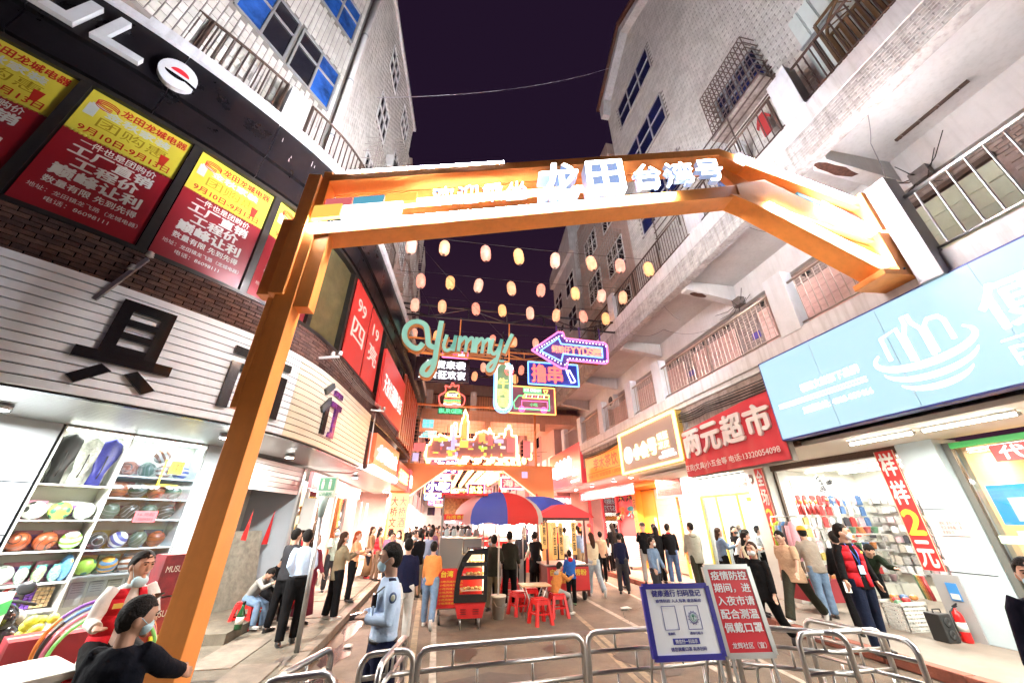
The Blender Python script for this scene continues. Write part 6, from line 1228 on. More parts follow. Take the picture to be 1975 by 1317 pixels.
# arrow
AW=root('arrow_neon_sign','pink and blue neon arrow sign with red characters pointing left','sign',(4.8,13,7.4)); navyp=M('navy_sign_board',(.03,.02,.10),.4,e=.15,ec=(.15,.05,.4))
Pa=[(3.19,8.12),(4.35,9.05),(4.55,9.05),(4.62,8.78),(6.35,8.72),(6.47,8.6),(6.42,7.85),(6.3,7.76),(4.70,7.80),(4.60,7.42),(4.38,7.42)]
g=G(); g.prism(Pa,(0,12.95,0),X,Z,Y*.10); g.obj('board',navyp,AW)
def loopn(P,y,r_,m,par,name='neon_tube',closed=True): 
    g=G(); Q=[Vec((x,y,z)) for x,z in P]
    if closed: Q.append(Q[0])
    for a,b in zip(Q,Q[1:]): g.tube([a,b],r_,6)
    return g.obj(name,m,par)
npink=E('neon_pink',(1,.13,.36),.95); nblue=E('neon_blue',(.16,.42,1),1.0); nred=E('neon_red',(1,.09,.07),1.1); nyel=E('neon_yellow',(1,.62,.12),1.0); ngrn=E('neon_green',(.10,.8,.28),.7); nwht=E('neon_white',(1,.9,.9),1.6); npur=E('neon_purple',(.5,.16,.9),.8)
loopn(Pa,12.93,.035,npink,AW); cx=sum(p[0] for p in Pa)/len(Pa); cz=8.22
Pi=[(3.55,8.12),(4.34,8.76),(4.44,8.5),(6.22,8.46),(6.2,8.02),(4.5,8.06),(4.4,7.72)]; loopn(Pi,12.92,.028,nblue,AW)
for i in range(len(Pa)):
    a=Pa[i];b=Pa[(i+1)%len(Pa)]; L_=math.hypot(b[0]-a[0],b[1]-a[1]); k=int(L_/.14)
    for j in range(k):
        t=(j+.5)/k; x=a[0]+(b[0]-a[0])*t; z=a[1]+(b[1]-a[1])*t; x+=(cx-x)*.09 if x<4.6 else 0; z+=(cz-z)*.20
        g=G(); g.ball((x,12.93,z),.022,6,4); g.obj('bulb',nwht if j%2 else E('bulb_peach',(1,.6,.5),5),AW)
chars('蚵煎仔YYDS!',(4.02,12.90,8.08),X,Z,2.1,.32,E('arrow_text',(1,.22,.14),.8),AW,bold=.04,gap=.05)
rods(AW,[((4.3,13,9.4),(4.3,13,8.9)),((5.3,13,9.4),(5.3,13,8.7)),((6.2,13,9.4),(6.2,13,8.7))],M('purple_rod',(.08,.03,.25),.5))
# black sign with two lines
BB=root('black_neon_sign','black board with white glowing characters 好货来袭 美食狂欢夜 under the script sign','sign',(-.3,15,7.2)); bbm=M('black_sign_board',(.03,.02,.04),.3)
g=G(); g.box(-1.45,.87,14.95,15.05,7.28,8.38); g.obj('board',bbm,BB,bevel=.04); chars('好货来袭',(-1.05,14.93,7.86),X,Z,1.75,.36,wlit,BB,bold=.03); chars('美食狂欢夜',(-1.28,14.93,7.40),X,Z,2.0,.36,wlit,BB,bold=.03)
loopn([(-.35,8.42),(-.35,8.72),(.75,8.72),(.75,8.42)],14.97,.03,npink,BB); text('吃货',(-.2,14.95,8.46),X,Z,.5,.2,npink,BB); text('凶',(.35,14.95,8.45),X,Z,.25,.22,nwht,BB,bold=.02); rods(BB,[((-1.1,15,8.6),(-1.1,15,8.3)),((.6,15,8.6),(.6,15,8.3))])
# noodle sign
ND=root('noodle_neon_sign','upright rounded neon sign 牛肉面 with a noodle bowl at its top','sign',(2.2,14,5.8)); P=[(2.2+.36*cos(R(a)),7.62+.36*sin(R(a))) for a in range(0,181,20)]+[(2.2+.36*cos(R(a)),6.14+.36*sin(R(a))) for a in range(180,361,20)]
g=G(); g.prism(P,(0,13.95,0),X,Z,Y*.1); g.obj('board',M('green_sign_board',(.10,.22,.12),.4,e=.12),ND); loopn(P,13.93,.035,nblue,ND); loopn([(2.2+(x-2.2)*.78,6.88+(z-6.88)*.9) for x,z in P],13.92,.025,nwht,ND)
chars('牛肉面',(2.0,13.91,5.98),X,Z,.40,1.25,nyel,ND,bold=.02,vertical=True); loopn([(2.25,7.55),(2.62,7.55),(2.55,7.36),(2.35,7.36)],13.85,.028,nred,ND); loopn([(2.3,7.6),(2.35,7.75),(2.45,7.62),(2.55,7.78),(2.6,7.6)],13.85,.02,nwht,ND,closed=False); rods(ND,[((2.2,14,9.4),(2.2,14,7.95))])
# skewer sign
CK=root('skewer_neon_sign','blue framed neon sign with red scrawled characters 撸串 behind the arrow','sign',(4.7,15,7.4)); g=G(); g.box(3.5,5.85,14.97,15.07,7.42,8.48); g.obj('board',M('indigo_board',(.03,.04,.28),.4,e=.2),CK,bevel=.04); loopn([(3.5,7.42),(5.85,7.42),(5.85,8.48),(3.5,8.48)],14.94,.03,nblue,CK)
chars('撸串',(3.62,14.92,7.52),X,Z,1.5,.85,nred,CK,bold=.03); loopn([(5.3,8.15),(5.45,8.2),(5.7,7.65),(5.5,7.58)],14.93,.018,nwht,CK); loopn([(5.25,8.3),(5.4,8.02)],14.93,.018,nwht,CK,closed=False); rods(CK,[((3.9,15,8.7),(3.9,15,8.4)),((5.5,15,8.7),(5.5,15,8.4))])
# ice cream van
IC=root('van_neon_sign','neon sign of an ice cream van in pink and green inside an orange frame','sign',(4.1,17,6.6)); g=G(); g.box(2.98,5.3,16.97,17.07,6.62,7.98); g.obj('board',M('maroon_board',(.16,.05,.07),.4,e=.3),IC,bevel=.03); loopn([(2.98,6.62),(5.3,6.62),(5.3,7.98),(2.98,7.98)],16.93,.03,E('neon_orange',(1,.36,.08),1.1),IC)
loopn([(3.25,6.85),(3.2,7.15),(3.45,7.5),(3.75,7.5),(3.75,7.62),(5.0,7.62),(5.0,6.82)],16.92,.022,ngrn,IC); loopn([(3.6,6.9),(3.6,7.25),(4.9,7.25),(4.9,6.9)],16.91,.016,npink,IC); loopn([(3.75,7.58),(3.65,7.4),(4.95,7.4),(5.0,7.58)],16.91,.02,nyel,IC)
for x in (3.6,4.7): g=G(); g.tube([(x+.14*cos(R(a)),16.9,6.82+.14*sin(R(a))) for a in range(0,360,24)],.02,6,closed=True); g.obj('neon_wheel',npink,IC); g=G(); g.tube([(x+.06*cos(R(a)),16.9,6.82+.06*sin(R(a))) for a in range(0,360,36)],.015,6,closed=True); g.obj('neon_wheel',npur,IC)
text('ICE CREAM',(3.75,16.91,7.74),X,Z,.8,.12,nwht,IC); loopn([(3.7,7.7),(4.6,7.7),(4.6,7.9),(3.7,7.9)],16.91,.014,ngrn,IC); loopn([(4.72,7.85),(4.95,7.85),(4.83,7.6)],16.9,.02,nyel,IC); text('小吃',(4.0,16.9,6.98),X,Z,.4,.18,ngrn,IC)
for k in range(7): loopn([(3.85+.15*k,7.56),(3.82+.15*k,7.42)],16.9,.014,npink if k%2 else nwht,IC,closed=False)
rods(IC,[((3.4,17.1,9.6),(3.4,17.1,7.95)),((4.9,17.1,9.6),(4.9,17.1,7.95))])
# burger
BG=root('burger_neon_sign','red neon burger in flames with HOT above the green word BURGER','sign',(.2,17,6.4)); fl=smooth2([(-.3,6.85),(-.38,7.25),(-.1,7.5),(-.12,7.8),(.1,7.72),(.2,8.0),(.32,7.78),(.5,7.85),(.52,7.5),(.8,7.3),(.82,7.0),(.7,6.82)],4)
loopn(fl,16.95,.028,nred,BG); loopn(smooth2([(-.1,7.25),(.0,7.45),(.25,7.52),(.5,7.45),(.6,7.25)],4)+[(-.1,7.25)],16.94,.024,nyel,BG,closed=False); text('HOT',(.02,16.94,7.26),X,Z,.46,.15,nwht,BG,bold=.02)
for z,m in ((7.16,nred),(7.08,ngrn),(7.0,nyel),(6.9,nwht)): loopn([(-.14,z),(.1,z-.03),(.35,z+.02),(.64,z)],16.94,.02,m,BG,closed=False)
loopn([(-.12,6.84),(.0,6.76),(.5,6.76),(.62,6.84)],16.94,.024,nred,BG,closed=False); g=G(); g.box(-.38,.82,16.98,17.02,6.42,6.72); g.obj('word_board',M('dark_green_board',(.02,.15,.09),.4),BG); chars('BURGER',(-.32,16.96,6.47),X,Z,1.08,.2,ngrn,BG,bold=.02); rods(BG,[((.2,17.1,9.6),(.2,17.1,8.0))])
# ================================================================ second gate with the pixel city
G2=root('pixel_city_gate','orange second gate with a pixel skyline outlined in warm neon','gate',(1.6,20,0)); og=M('orange_gate_lit',(.72,.27,.09),.5,n=.08,ns=1.5)
g=G(); g.prism([(-2.45,0),(-1.62,0),(-1.5,3.05),(.25,4.36),(3.2,4.36),(4.95,3.1),(5.2,0),(6.0,0),(5.9,4.62),(-2.35,4.62)],(0,20,0),X,Z,Y*.5); g.obj('portal',og,G2)
g=G()
for a,b in (((-1.6,0),(-1.48,3.05)),((-1.48,3.05),(.27,4.34)),((3.18,4.34),(4.93,3.1)),((4.93,3.1),(5.18,0))): g.bar((a[0],19.97,a[1]),(b[0],19.97,b[1]),.06)
g.obj('edge_trim',M('pale_orange_trim',(.85,.62,.42),.4,e=.4),G2)
for a,b in (((-1.72,7.7),(5.05,7.7)),((-1.72,4.5),(5.05,4.5)),((-1.66,4.5),(-1.66,7.7)),((5.0,4.5),(5.0,7.7)),((-2.2,5.9),(-1.7,5.9)),((-2.2,5.9),(-2.2,4.5))): g=G(); g.bar((a[0],20,a[1]),(b[0],20,b[1]),.10); g.obj('frame_tube',og,G2)
g=G()
for i in range(33): g.bar((-1.6+.2*i,20.06,4.5),(-1.6+.2*i,20.06,7.7),.012)
for j in range(16): g.bar((-1.7,20.06,4.5+.2*j),(5.0,20.06,4.5+.2*j),.012)
o=g.obj('wire_mesh',M('mesh_orange_wire',(.6,.3,.2),.5),G2); o['kind']='stuff'
city=[(-.85,4.85),(-.85,5.5),(-.7,5.7),(-.6,5.95),(-.3,5.95),(-.3,6.1),(.05,5.95),(.35,5.95),(.35,6.55),(.5,6.75),(.65,6.55),(.65,6.0),(.85,6.0),(.85,6.7),(.98,7.2),(1.05,7.5),(1.12,7.2),(1.25,6.7),(1.25,5.85),(1.5,5.85),(1.7,6.2),(2.0,6.35),(2.3,6.2),(2.4,6.5),(2.5,6.2),(2.65,6.0),(2.95,6.2),(3.2,6.0),(3.3,6.5),(3.45,6.75),(3.6,6.5),(3.62,6.15),(3.95,6.15),(3.95,4.9),(3.6,5.0),(3.2,4.9),(2.7,5.0),(2.5,4.8),(2.2,4.95),(1.7,4.85),(1.2,5.0),(.95,4.65),(.7,4.95),(.2,4.85)]
def pix(P,s=.07):
    out=[]
    for (a,b),(c,d) in zip(P,P[1:]+P[:1]):
        n=max(1,int(max(abs(c-a),abs(d-b))/s/2)); 
        for i in range(n): x=a+(c-a)*i/n; z=b+(d-b)*i/n; out.append((round(x/s)*s,round(z/s)*s)); 
    o2=[]
    for p,q in zip(out,out[1:]+out[:1]): o2+= [p,(q[0],p[1])]
    return [p for i,p in enumerate(o2) if p!=o2[i-1]]
g=G(); g.prism(city,(0,19.93,0),X,Z,Y*.03); g.obj('city_sheet',M('city_mauve',(.30,.14,.15),.6,e=.08),G2)
nwarm=E('neon_warm',(1,.48,.17),10); pc=pix(city); g=G()
for a,b in zip(pc,pc[1:]+pc[:1]): g.bar((a[0],19.88,a[1]),(b[0],19.88,b[1]),.04)
g.obj('neon_outline',nwarm,G2); rn=random.Random(8)
pcs=[M('pixel_%d'%i,c,.5,e=.35) for i,c in enumerate(((.7,.12,.12),(.35,.35,.65),(.75,.6,.1),(.35,.55,.08),(.75,.35,.1),(.7,.68,.66)))]
for k in range(60):
    x=rn.uniform(-.7,3.8); z=rn.uniform(5.0,5.85); w=rn.choice([.07,.07,.14,.14,.28]); h=rn.choice([.07,.14,.14]); g=G(); g.box(x,x+w,19.905,19.93,z,z+h); g.obj('pixel_block',pcs[rn.randrange(6)],G2)
for x0,x1,z0,z1,c in ((.4,.6,5.3,6.5,1),(2.35,2.6,5.6,6.3,0),(3.4,3.9,5.3,6.0,0),(2.7,3.2,5.75,5.95,1),(-.5,.2,5.75,5.9,2),(.85,1.3,5.45,5.8,2),(1.85,2.2,5.8,6.2,4),(.95,1.15,5.9,7.2,4),(-1.5,-1.2,4.7,5.1,1),(-.6,-.2,4.55,4.7,0),(4.2,4.5,4.0,4.3,1),(4.3,4.7,5.0,5.9,0),(-1.5,-.9,5.2,5.6,0)): g=G(); g.box(x0,x1,19.895,19.93,z0,z1); g.obj('pixel_block',pcs[c],G2)
r=root('cyan_lit_panel','cyan lit little screen at the left of the skyline frame','sign',(-1,20,6.6)); g=G(); g.box(-1.2,-.6,20.3,20.35,6.5,6.95); g.obj('screen',E('cyan_screen',(.2,.7,.8),.4),r); g=G(); 
for j in range(4): g.box(-1.3+.1*j,-.4,20.1,20.13,5.95+.1*j,6.0+.1*j)
g.obj('cyan_bar',E('cyan_bar',(.3,.9,.85),.6),r)
# small festoon of warm lamps behind the gate
# ================================================================ skyway crossing the street
SK=root('bridge_building','upper storey with a railing bridging the street behind the second gate','building',(2,23.5,7)); pk=M('peach_plaster',(.66,.44,.34),.8,n=.15,ns=1.5,streak=.2)
g=G(); g.box(-2.4,9.2,23.2,27,7.7,8.35); g.box(-2.4,9.2,26.6,27,8.35,11.3); g.obj('slab',pk,SK)
for x in (-.9,2.7,6.3): g=G(); g.box(x-.17,x+.17,23.2,27,7.2,7.7); g.obj('cross_beam',pk,SK)
for x in (-1.1,1.7,4.5): g=G(); g.box(x-.2,x+.2,23.1,23.4,8.35,9.6); g.obj('pier',piern,SK)
for a,b in ((-2.3,-1.3),(-.9,1.5),(1.9,4.3),(4.7,7)):
    g=G(); g.tube([(a,23.2,9.35),(b,23.2,9.35)],.03,6)
    for k in range(int((b-a)/.16)): g.bar((a+.16*k,23.2,8.4),(a+.16*k,23.2,9.35),.022)
    g.obj('railing',dsteel,SK)
for i in range(16): g=G(); g.box(2.0,4.2,23.5,23.53,8.4+.065*i,8.45+.065*i); g.obj('slat',M('orange_slat',(.55,.25,.12),.5),SK)
# ================================================================ people
skinm=M('skin',(.52,.30,.21),.5,n=.06,ns=12); skin2=M('skin_tan',(.42,.23,.15),.5,n=.06,ns=12)
hairm=M('black_hair',(.010,.008,.007),.7,b=.8,bs=70,spec=.15); hairb=M('brown_hair',(.04,.018,.010),.7,b=.8,bs=70,spec=.15); hairr=M('red_hair',(.30,.05,.015),.7,b=.8,bs=70,spec=.2)
maskb=M('blue_mask',(.42,.62,.70),.7,b=.1,bs=60); maskw=M('white_mask',(.70,.72,.72),.7); maskk=M('black_mask',(.03,.03,.03),.7)
def cloth(name,c,n=.15): return M('cloth_'+name,c,.9,n=n,ns=7,b=1.0,bs=11,spec=.12)
def remesh(g,name,mats,vox,sm=2):
    g.fixn=False; me=g.mesh(name,mats); ob=bpy.data.objects.new(name,me)
    m=ob.modifiers.new('r','REMESH'); m.mode='VOXEL'; m.voxel_size=vox; m.use_smooth_shade=True
    s=ob.modifiers.new('s','SMOOTH'); s.iterations=sm; s.factor=.5
    r=evaluated(ob); bpy.data.objects.remove(ob); r.name=name
    r.materials.clear(); 
    for mt in (mats if isinstance(mats,(list,tuple)) else [mats]): r.materials.append(mt)
    for p in r.polygons: p.use_smooth=True
    return r
def person(label,x,y,z,h,face,top=None,bot=None,shoe=None,skin=None,hair='short',hm=None,mask=None,arms=((12,8,15,0),(12,8,15,0)),legs=((4,3),(-4,3)),lean=0,turn=0,nod=0,
           coat=0,skirt=None,seat=None,det=0,sleeve=1.,tuck=False,female=False,extra=(),group=None,twist=0,fat=1.,wide=1.):
    """front of the figure is -Y; arms are (forward, outward, elbow bend, inward) in degrees for right and left; legs are (thigh forward, knee bend)"""
    top=top or cloth('black',(.006,.006,.007)); bot=bot or cloth('dark',(.012,.012,.015)); shoe=shoe or M('dark_shoe',(.02,.018,.017),.4); skin=skin or skinm; hm=hm or hairm
    S=h/1.75; r=root('person',label,'person',(x,y,z),R(face),group=group); vox={0:.026,1:.017,2:.011}[det]*max(.7,S)
    def v(a,b,c): return Vec((a,b,c))
    hipx=.085 if not female else .09; feet=[]; L_=[]
    for s,(a,k) in zip((-1,1),legs):
        a1=R(a); a2=R(a-k); sp=R(3 if seat is None else 9)*s
        d1=v(sin(sp),-sin(a1)*cos(sp),-cos(a1)*cos(sp)); d2=v(sin(sp)*.3,-sin(a2),-cos(a2)).normalized()
        kn=v(s*hipx,0,0)+d1*.43; an=kn+d2*.40; L_.append((v(s*hipx,0,0),kn,an,d2)); feet.append(an.z)
    pz=(seat if seat is not None else -min(feet)+.085)
    if seat is not None: pz=seat/S
    off=v(0,0,pz); ln=R(lean); sp_=v(0,-sin(ln),cos(ln)); fr=v(0,-cos(ln),-sin(ln))
    tw=R(twist); sx=v(cos(tw),sin(tw),0)
    W=(1 if not female else .9)*fat*wide; pel=off; 
    def T(t): return pel+sp_*t
    sh=[T(.485)+sx*(s*.158*W) for s in (-1,1)]
    arm=[]
    for s,(f,o,e,i) in zip((-1,1),arms):
        f1=R(f)+ln*.6; o1=R(o)*s; d1=v(sin(o1),-sin(f1)*cos(o1),-cos(f1)*cos(o1)); f2=f1+R(e); o2=R(o-i)*s; d2=v(sin(o2),-sin(f2)*cos(o2),-cos(f2)*cos(o2)).normalized()
        el=sh[0 if s<0 else 1]+d1*.27; wr=el+d2*.24; arm.append((sh[0 if s<0 else 1],el,wr,d2))
    hd=R(nod)+ln*.5; nk=T(.525); hax=v(0,-sin(hd),cos(hd)); hc=nk+hax*.150+v(0,-.015,0); tr=R(turn)
    hf=Matrix.Rotation(tr,3,'Z')@Matrix.Rotation(hd,3,'X')  # nod forward tips the face down
    hf=(Matrix.Rotation(tr,3,'Z')@Matrix.Rotation(hd,3,'X'))*1.08
    def HW(q): q=Vec(q); return hc+hf@q
    # --- body, one continuous surface
    g=G()
    def headf(q):
        x_,y_,z_=q
        t=z_/.118
        if t<0: x_*=1-.30*t*t; 
        if t<0 and y_>0: y_*=1+.35*t
        if y_<0: y_*=.94; 
        if y_<-.055 and abs(t)<.9: y_=y_*.5-.043
        return hf@Vec((x_,y_,z_))
    g.ball(hc,(.077,.096,.118),18,14,f=headf)
    if det>0 and not (mask and abs(0)>1):
        g.ball(HW((0,-.093,-.012)),(.012,.018,.026),8,6,f=lambda q:hf@q); g.ball(HW((0,-.078,-.088)),(.026,.022,.02),8,6,f=lambda q:hf@q); g.ball(HW((0,-.082,.036)),(.05,.014,.012),8,6,f=lambda q:hf@q); g.ball(HW((0,-.086,-.052)),(.022,.012,.009),8,6,f=lambda q:hf@q)
    for s in (-1,1): g.ball(HW((s*.079,.008,-.01)),(.011,.02,.032),8,6,f=lambda q:hf@q)
    g.tube([T(.46),nk+v(0,.005,0),hc+hf@v(0,.015,-.06)],[.065,.054,.056],12)
    g.tube([T(-.08),T(.0),T(.12),T(.28),T(.42),T(.48)],[(.10*W,.07),(.145*W,.10),(.12*W,.085),(.145*W,.095),(.155*W,.085),(.07,.05)],14,ref=sx)
    for a,b,c,d in L_: g.tube([a+off,b+off,c+off,c+off+d*.05],[.075,.05,.035,.035],10)
    for i,(a,b,c,d) in enumerate(arm):
        s=-1 if i==0 else 1; g.tube([a,b,c],[.036,.032,.027],10)
        side=(sx*s*-.2+v(0,-1,0)).normalized(); side=(side-d*side.dot(d)).normalized(); nor=d.cross(side).normalized()
        g.tube([c,c+d*.045,c+d*.085],[(.026,.02),(.041,.017),(.038,.014)],10,ref=side)
        for k in range(4):
            b0=c+d*.078+side*(.031-.0205*k); fl=(.066,.075,.070,.055)[k]; cu=nor*(-.010*s)
            g.tube([b0,b0+d*fl*.5,b0+d*fl*.95+cu*1.2],[.0098,.009,.0075],6)
        g.tube([c+d*.02+side*.028,c+d*.055+side*.052,c+d*.088+side*.055],[.013,.011,.009],6)
    me=remesh(g,'body',skin,vox*(.8 if det else 1),1); bo=bpy.data.objects.new('body',me); COL.objects.link(bo); bo.parent=r; bo.scale=(S,S,S)
    def part(g,name,m,vx=None,sm=2,bevel=0):
        if vx: me=remesh(g,name,m,vx,sm)
        else: g.fixn=False; me=g.mesh(name,m,bevel)
        o=bpy.data.objects.new(name,me); COL.objects.link(o); o.parent=r; o.scale=(S,S,S); return o
    # --- trousers or skirt
    if skirt is None or skirt>.2:
        g=G(); w=1.12*fat*wide
        g.tube([off+v(0,0,-.10),off+v(0,0,.0),T(.09)],[(.15*w,.105),(.165*w,.115),(.145*w,.105)],14,ref=(1,0,0))
        for a,b,c,d in L_: g.tube([a+off+v(0,0,.03),a.lerp(b,.3)+off,b+off,b.lerp(c,.35)+off,c+off+d*.012],[.10*w,.096*w,.070*w,.070*w,.062*wide*w],12)
        part(g,'trousers',bot,vox)
    if skirt:
        g=G(); l=skirt; dd=v(0,0,-1); g.tube([T(.10),off+dd*-.0,off+dd*(l*.5),off+dd*l,off+dd*(l-.01)],[(.135,.10),(.165,.125),(.185,.15),(.20+.05*l,.17+.05*l),(.18,.15)],18,ref=(1,0,0)); part(g,'skirt',top if skirt>.4 else bot)
    # --- top garment
    g=G(); q=1.0+.10*coat; w=W*q*1.08; hem=-.10-.28*max(0,coat-1)
    g.tube(([off+v(0,0,hem),off+v(0,0,0)] if not tuck else [T(.055),T(.075)])+[T(.12),T(.28),T(.42),T(.49),T(.525)],([(.172*w,.128*q),(.168*w,.125*q)] if not tuck else [(.148*w,.112*q),(.158*w,.122*q)])+[(.150*w,.115*q),(.168*w,.120*q),(.160*w,.105*q),(.110*w,.080),(.066,.062)],16,ref=sx)
    for i,(a,b,c,d) in enumerate(arm):
        e=b.lerp(c,.93) if sleeve>=1 else (a.lerp(b,.9) if sleeve<.5 else b.lerp(c,.4)); P=[a-sx*(.03*(-1 if i==0 else 1)),a.lerp(b,.35),b] if sleeve>=.5 else [a-sx*(.03*(-1 if i==0 else 1)),a.lerp(b,.5)]
        g.tube(P+[e],[.066*q,.063*q,.056*q,.048*q][:len(P)]+[.045*q],12)
    part(g,'jacket' if coat else 'shirt',top,vox)
    # --- shoes
    for i,(a,b,c,d) in enumerate(L_):
        f=v(0,-1,0); dn=v(0,0,-1)
        if seat is None and d.y>.45: f=(v(0,-.35,-1)).normalized(); dn=v(0,.9,-.35)
        g=G(); p=c+off+dn*.045; g.tube([p-f*.055,p-f*.02,p+f*.06,p+f*.13,p+f*.175],[(.034,.034),(.040,.045),(.042,.034),(.042,.026),(.028,.018)],10,ref=(1,0,0)); part(g,'shoe',shoe)
        g=G(); g.tube([p-f*.06+dn*.03,p+f*.06+dn*.03,p+f*.18+dn*.03],[(.036,.010),(.044,.010),(.032,.009)],10,ref=(1,0,0)); part(g,'sole',M('pale_sole',(.5,.48,.45),.7) if shoe.name.startswith('white') else rubber)
    # --- hair
    g=G(); rn=random.Random(int(abs(x*100+y*10)))
    def hairf(q):
        x_,y_,z_=q; 
        if y_<-.03: 
            z_=max(z_,.050+.006*sin(x_*60)) ; y_*=.98
        elif z_<-.01 and hair=='short': k=max(0,1-(-.01-z_)/.10); x_*=.86+.14*k; 
        n_=1+.035*sin(x_*140+z_*90)+.03*sin(y_*120)
        return hf@(Vec((x_*n_,y_*n_,z_)))
    if hair=='bald': pass
    else:
        g.ball(hc+hf@v(0,.010,.018),(.087,.103,.116),20,14,f=hairf)
        if hair in('long','bob','wavy'):
            l={'long':.40,'bob':.20,'wavy':.26}[hair]; g.tube([HW((0,.03,.05)),HW((0,.05,-.05)),HW((0,.07,-.12))+v(0,.01,0),HW((0,.06,-.12))+v(0,.035,-l+.12),HW((0,.06,-.12))+v(0,.03,-l+.09)],[(.07,.07),(.092,.07),(.09,.05),(.075,.03),(.03,.015)],14,ref=hf@v(1,0,0))
        if hair=='bun': g.ball(HW((0,.10,.05)),(.045,.045,.045),10,8)
        if hair=='tail': g.tube([HW((0,.09,.03)),HW((0,.14,.0)),HW((0,.13,-.12)),HW((0,.11,-.27))],[.022,.038,.034,.01],10)
        o=part(g,'hair',hm,vox*.85,1)
    if hair=='cap' or 'cap' in extra or 'orangecap' in extra or 'tancap' in extra:
        cm={'orangecap':M('orange_cap',(.75,.35,.03),.7),'tancap':M('tan_cap',(.45,.33,.20),.7)}.get([e for e in extra if 'cap' in e][0] if any('cap' in e for e in extra) else '',M('black_cap',(.02,.02,.02),.7))
        g=G(); g.ball(hc+hf@v(0,.005,.045),(.093,.11,.095),18,12,f=lambda q:hf@Vec((q[0],q[1],max(q[2],-.005)))); part(g,'cap',cm); g=G(); g.tube([HW((0,-.08,.055)),HW((0,-.13,.045)),HW((0,-.165,.035))],[(.07,.008),(.068,.007),(.04,.005)],12,ref=hf@v(1,0,0)); part(g,'cap_brim',cm)
    # --- face
    if det>0:
        for s in (-1,1):
            g=G(); g.ball(HW((s*.031,-.0885,.016)),(.013,.005,.0065),8,6,f=lambda q:hf@q); part(g,'eye',M('eye_dark',(.02,.012,.01),.2)); g=G(); g.tube([HW((s*.014,-.095,.034)),HW((s*.032,-.0965,.039)),HW((s*.050,-.085,.034))],.0038,5); part(g,'eyebrow',hm)
        if mask is None or mask=='chin': g=G(); g.ball(HW((0,-.097,-.053)),(.021,.004,.0055),8,5,f=lambda q:hf@q); part(g,'lips',M('lips',(.35,.12,.09),.5))
    if mask is not None:
        mm={'b':maskb,'w':maskw,'k':maskk,'chin':maskb}[mask]; dz=-.075 if mask=='chin' else 0
        g=G(); g.ball(HW((0,-.058,-.045+dz)),(.066,.047,.050),14,10,f=lambda q:hf@Vec((q[0],min(q[1],.02),q[2]))); part(g,'mask',mm)
        if det: 
            for s in (-1,1): g=G(); g.tube([HW((s*.06,-.06,-.03+dz)),HW((s*.08,-.01,.008)),HW((s*.085,.01,0))],.0022,4); part(g,'ear_loop',mm)
    info=dict(root=r,T=T,sx=sx,hc=hc,hf=hf,arm=arm,L=L_,off=off,S=S,part=part,HW=HW,sp=sp_,fr=fr,W=W)
    return info
def belt(I,m=None):
    g=G(); T=I['T']; g.tube([T(.045),T(.075)],[(.158*I['W'],.124)]*2,18,ref=I['sx']); I['part'](g,'belt',m or bsteel)
def vest(I,m,open_=True,name='vest'):
    g=G(); T=I['T']; W=I['W']; sx=I['sx']
    n=22; rr=[(T(-.06),.187*W,.150),(T(.12),.172*W,.138),(T(.28),.190*W,.142),(T(.41),.190*W,.128),(T(.49),.125*W,.095)]
    pr=None
    for c,rx,ry in rr:
        ring=[]
        for i in range(n+1):
            a=-PI/2+R(16)+(2*PI-R(32))*i/n if open_ else -PI/2+2*PI*i/n
            ring.append(c+sx*(rx*cos(a))+Vec((0,1,0))*(ry*sin(a)))
        if pr: 
            k=len(g.v); g.add(pr+ring,[(i,i+1,n+2+i,n+1+i) for i in range(n)],0,True)
        pr=ring
    o=I['part'](g,name,m); md=o.modifiers.new('thick','SOLIDIFY'); md.thickness=.014; return o
def held(I,i,size,m,name='phone',d=.07):
    a,b,c,dd=I['arm'][i]; p=c+dd*d; g=G(); g.obox(p,Vec((1,0,0))*size[0],dd*size[1],Vec((0,1,0)).cross(dd)*size[2]); return I['part'](g,name,m)
denim=cloth('denim',(.16,.24,.36),.3); ldenim=cloth('light_denim',(.36,.42,.46),.3); navy=cloth('navy',(.009,.011,.034)); black=cloth('black',(.006,.006,.007)); dgrey=cloth('dark_grey',(.035,.035,.04)); khaki=cloth('khaki',(.20,.16,.10)); cream=cloth('cream',(.58,.50,.34)); polb=cloth('police_blue',(.52,.66,.86),.08); white_c=cloth('white',(.66,.65,.62),.08)
redc=cloth('red',(.55,.02,.03)); tanc=cloth('tan',(.50,.34,.22)); orc=cloth('orange',(.75,.27,.08)); maroon=cloth('maroon',(.20,.03,.05)); olive=cloth('olive',(.035,.036,.026)); greyc=cloth('grey',(.30,.29,.27)); wshoe=M('white_sneaker',(.62,.60,.57),.5); phm=M('phone_black',(.02,.02,.025),.15)
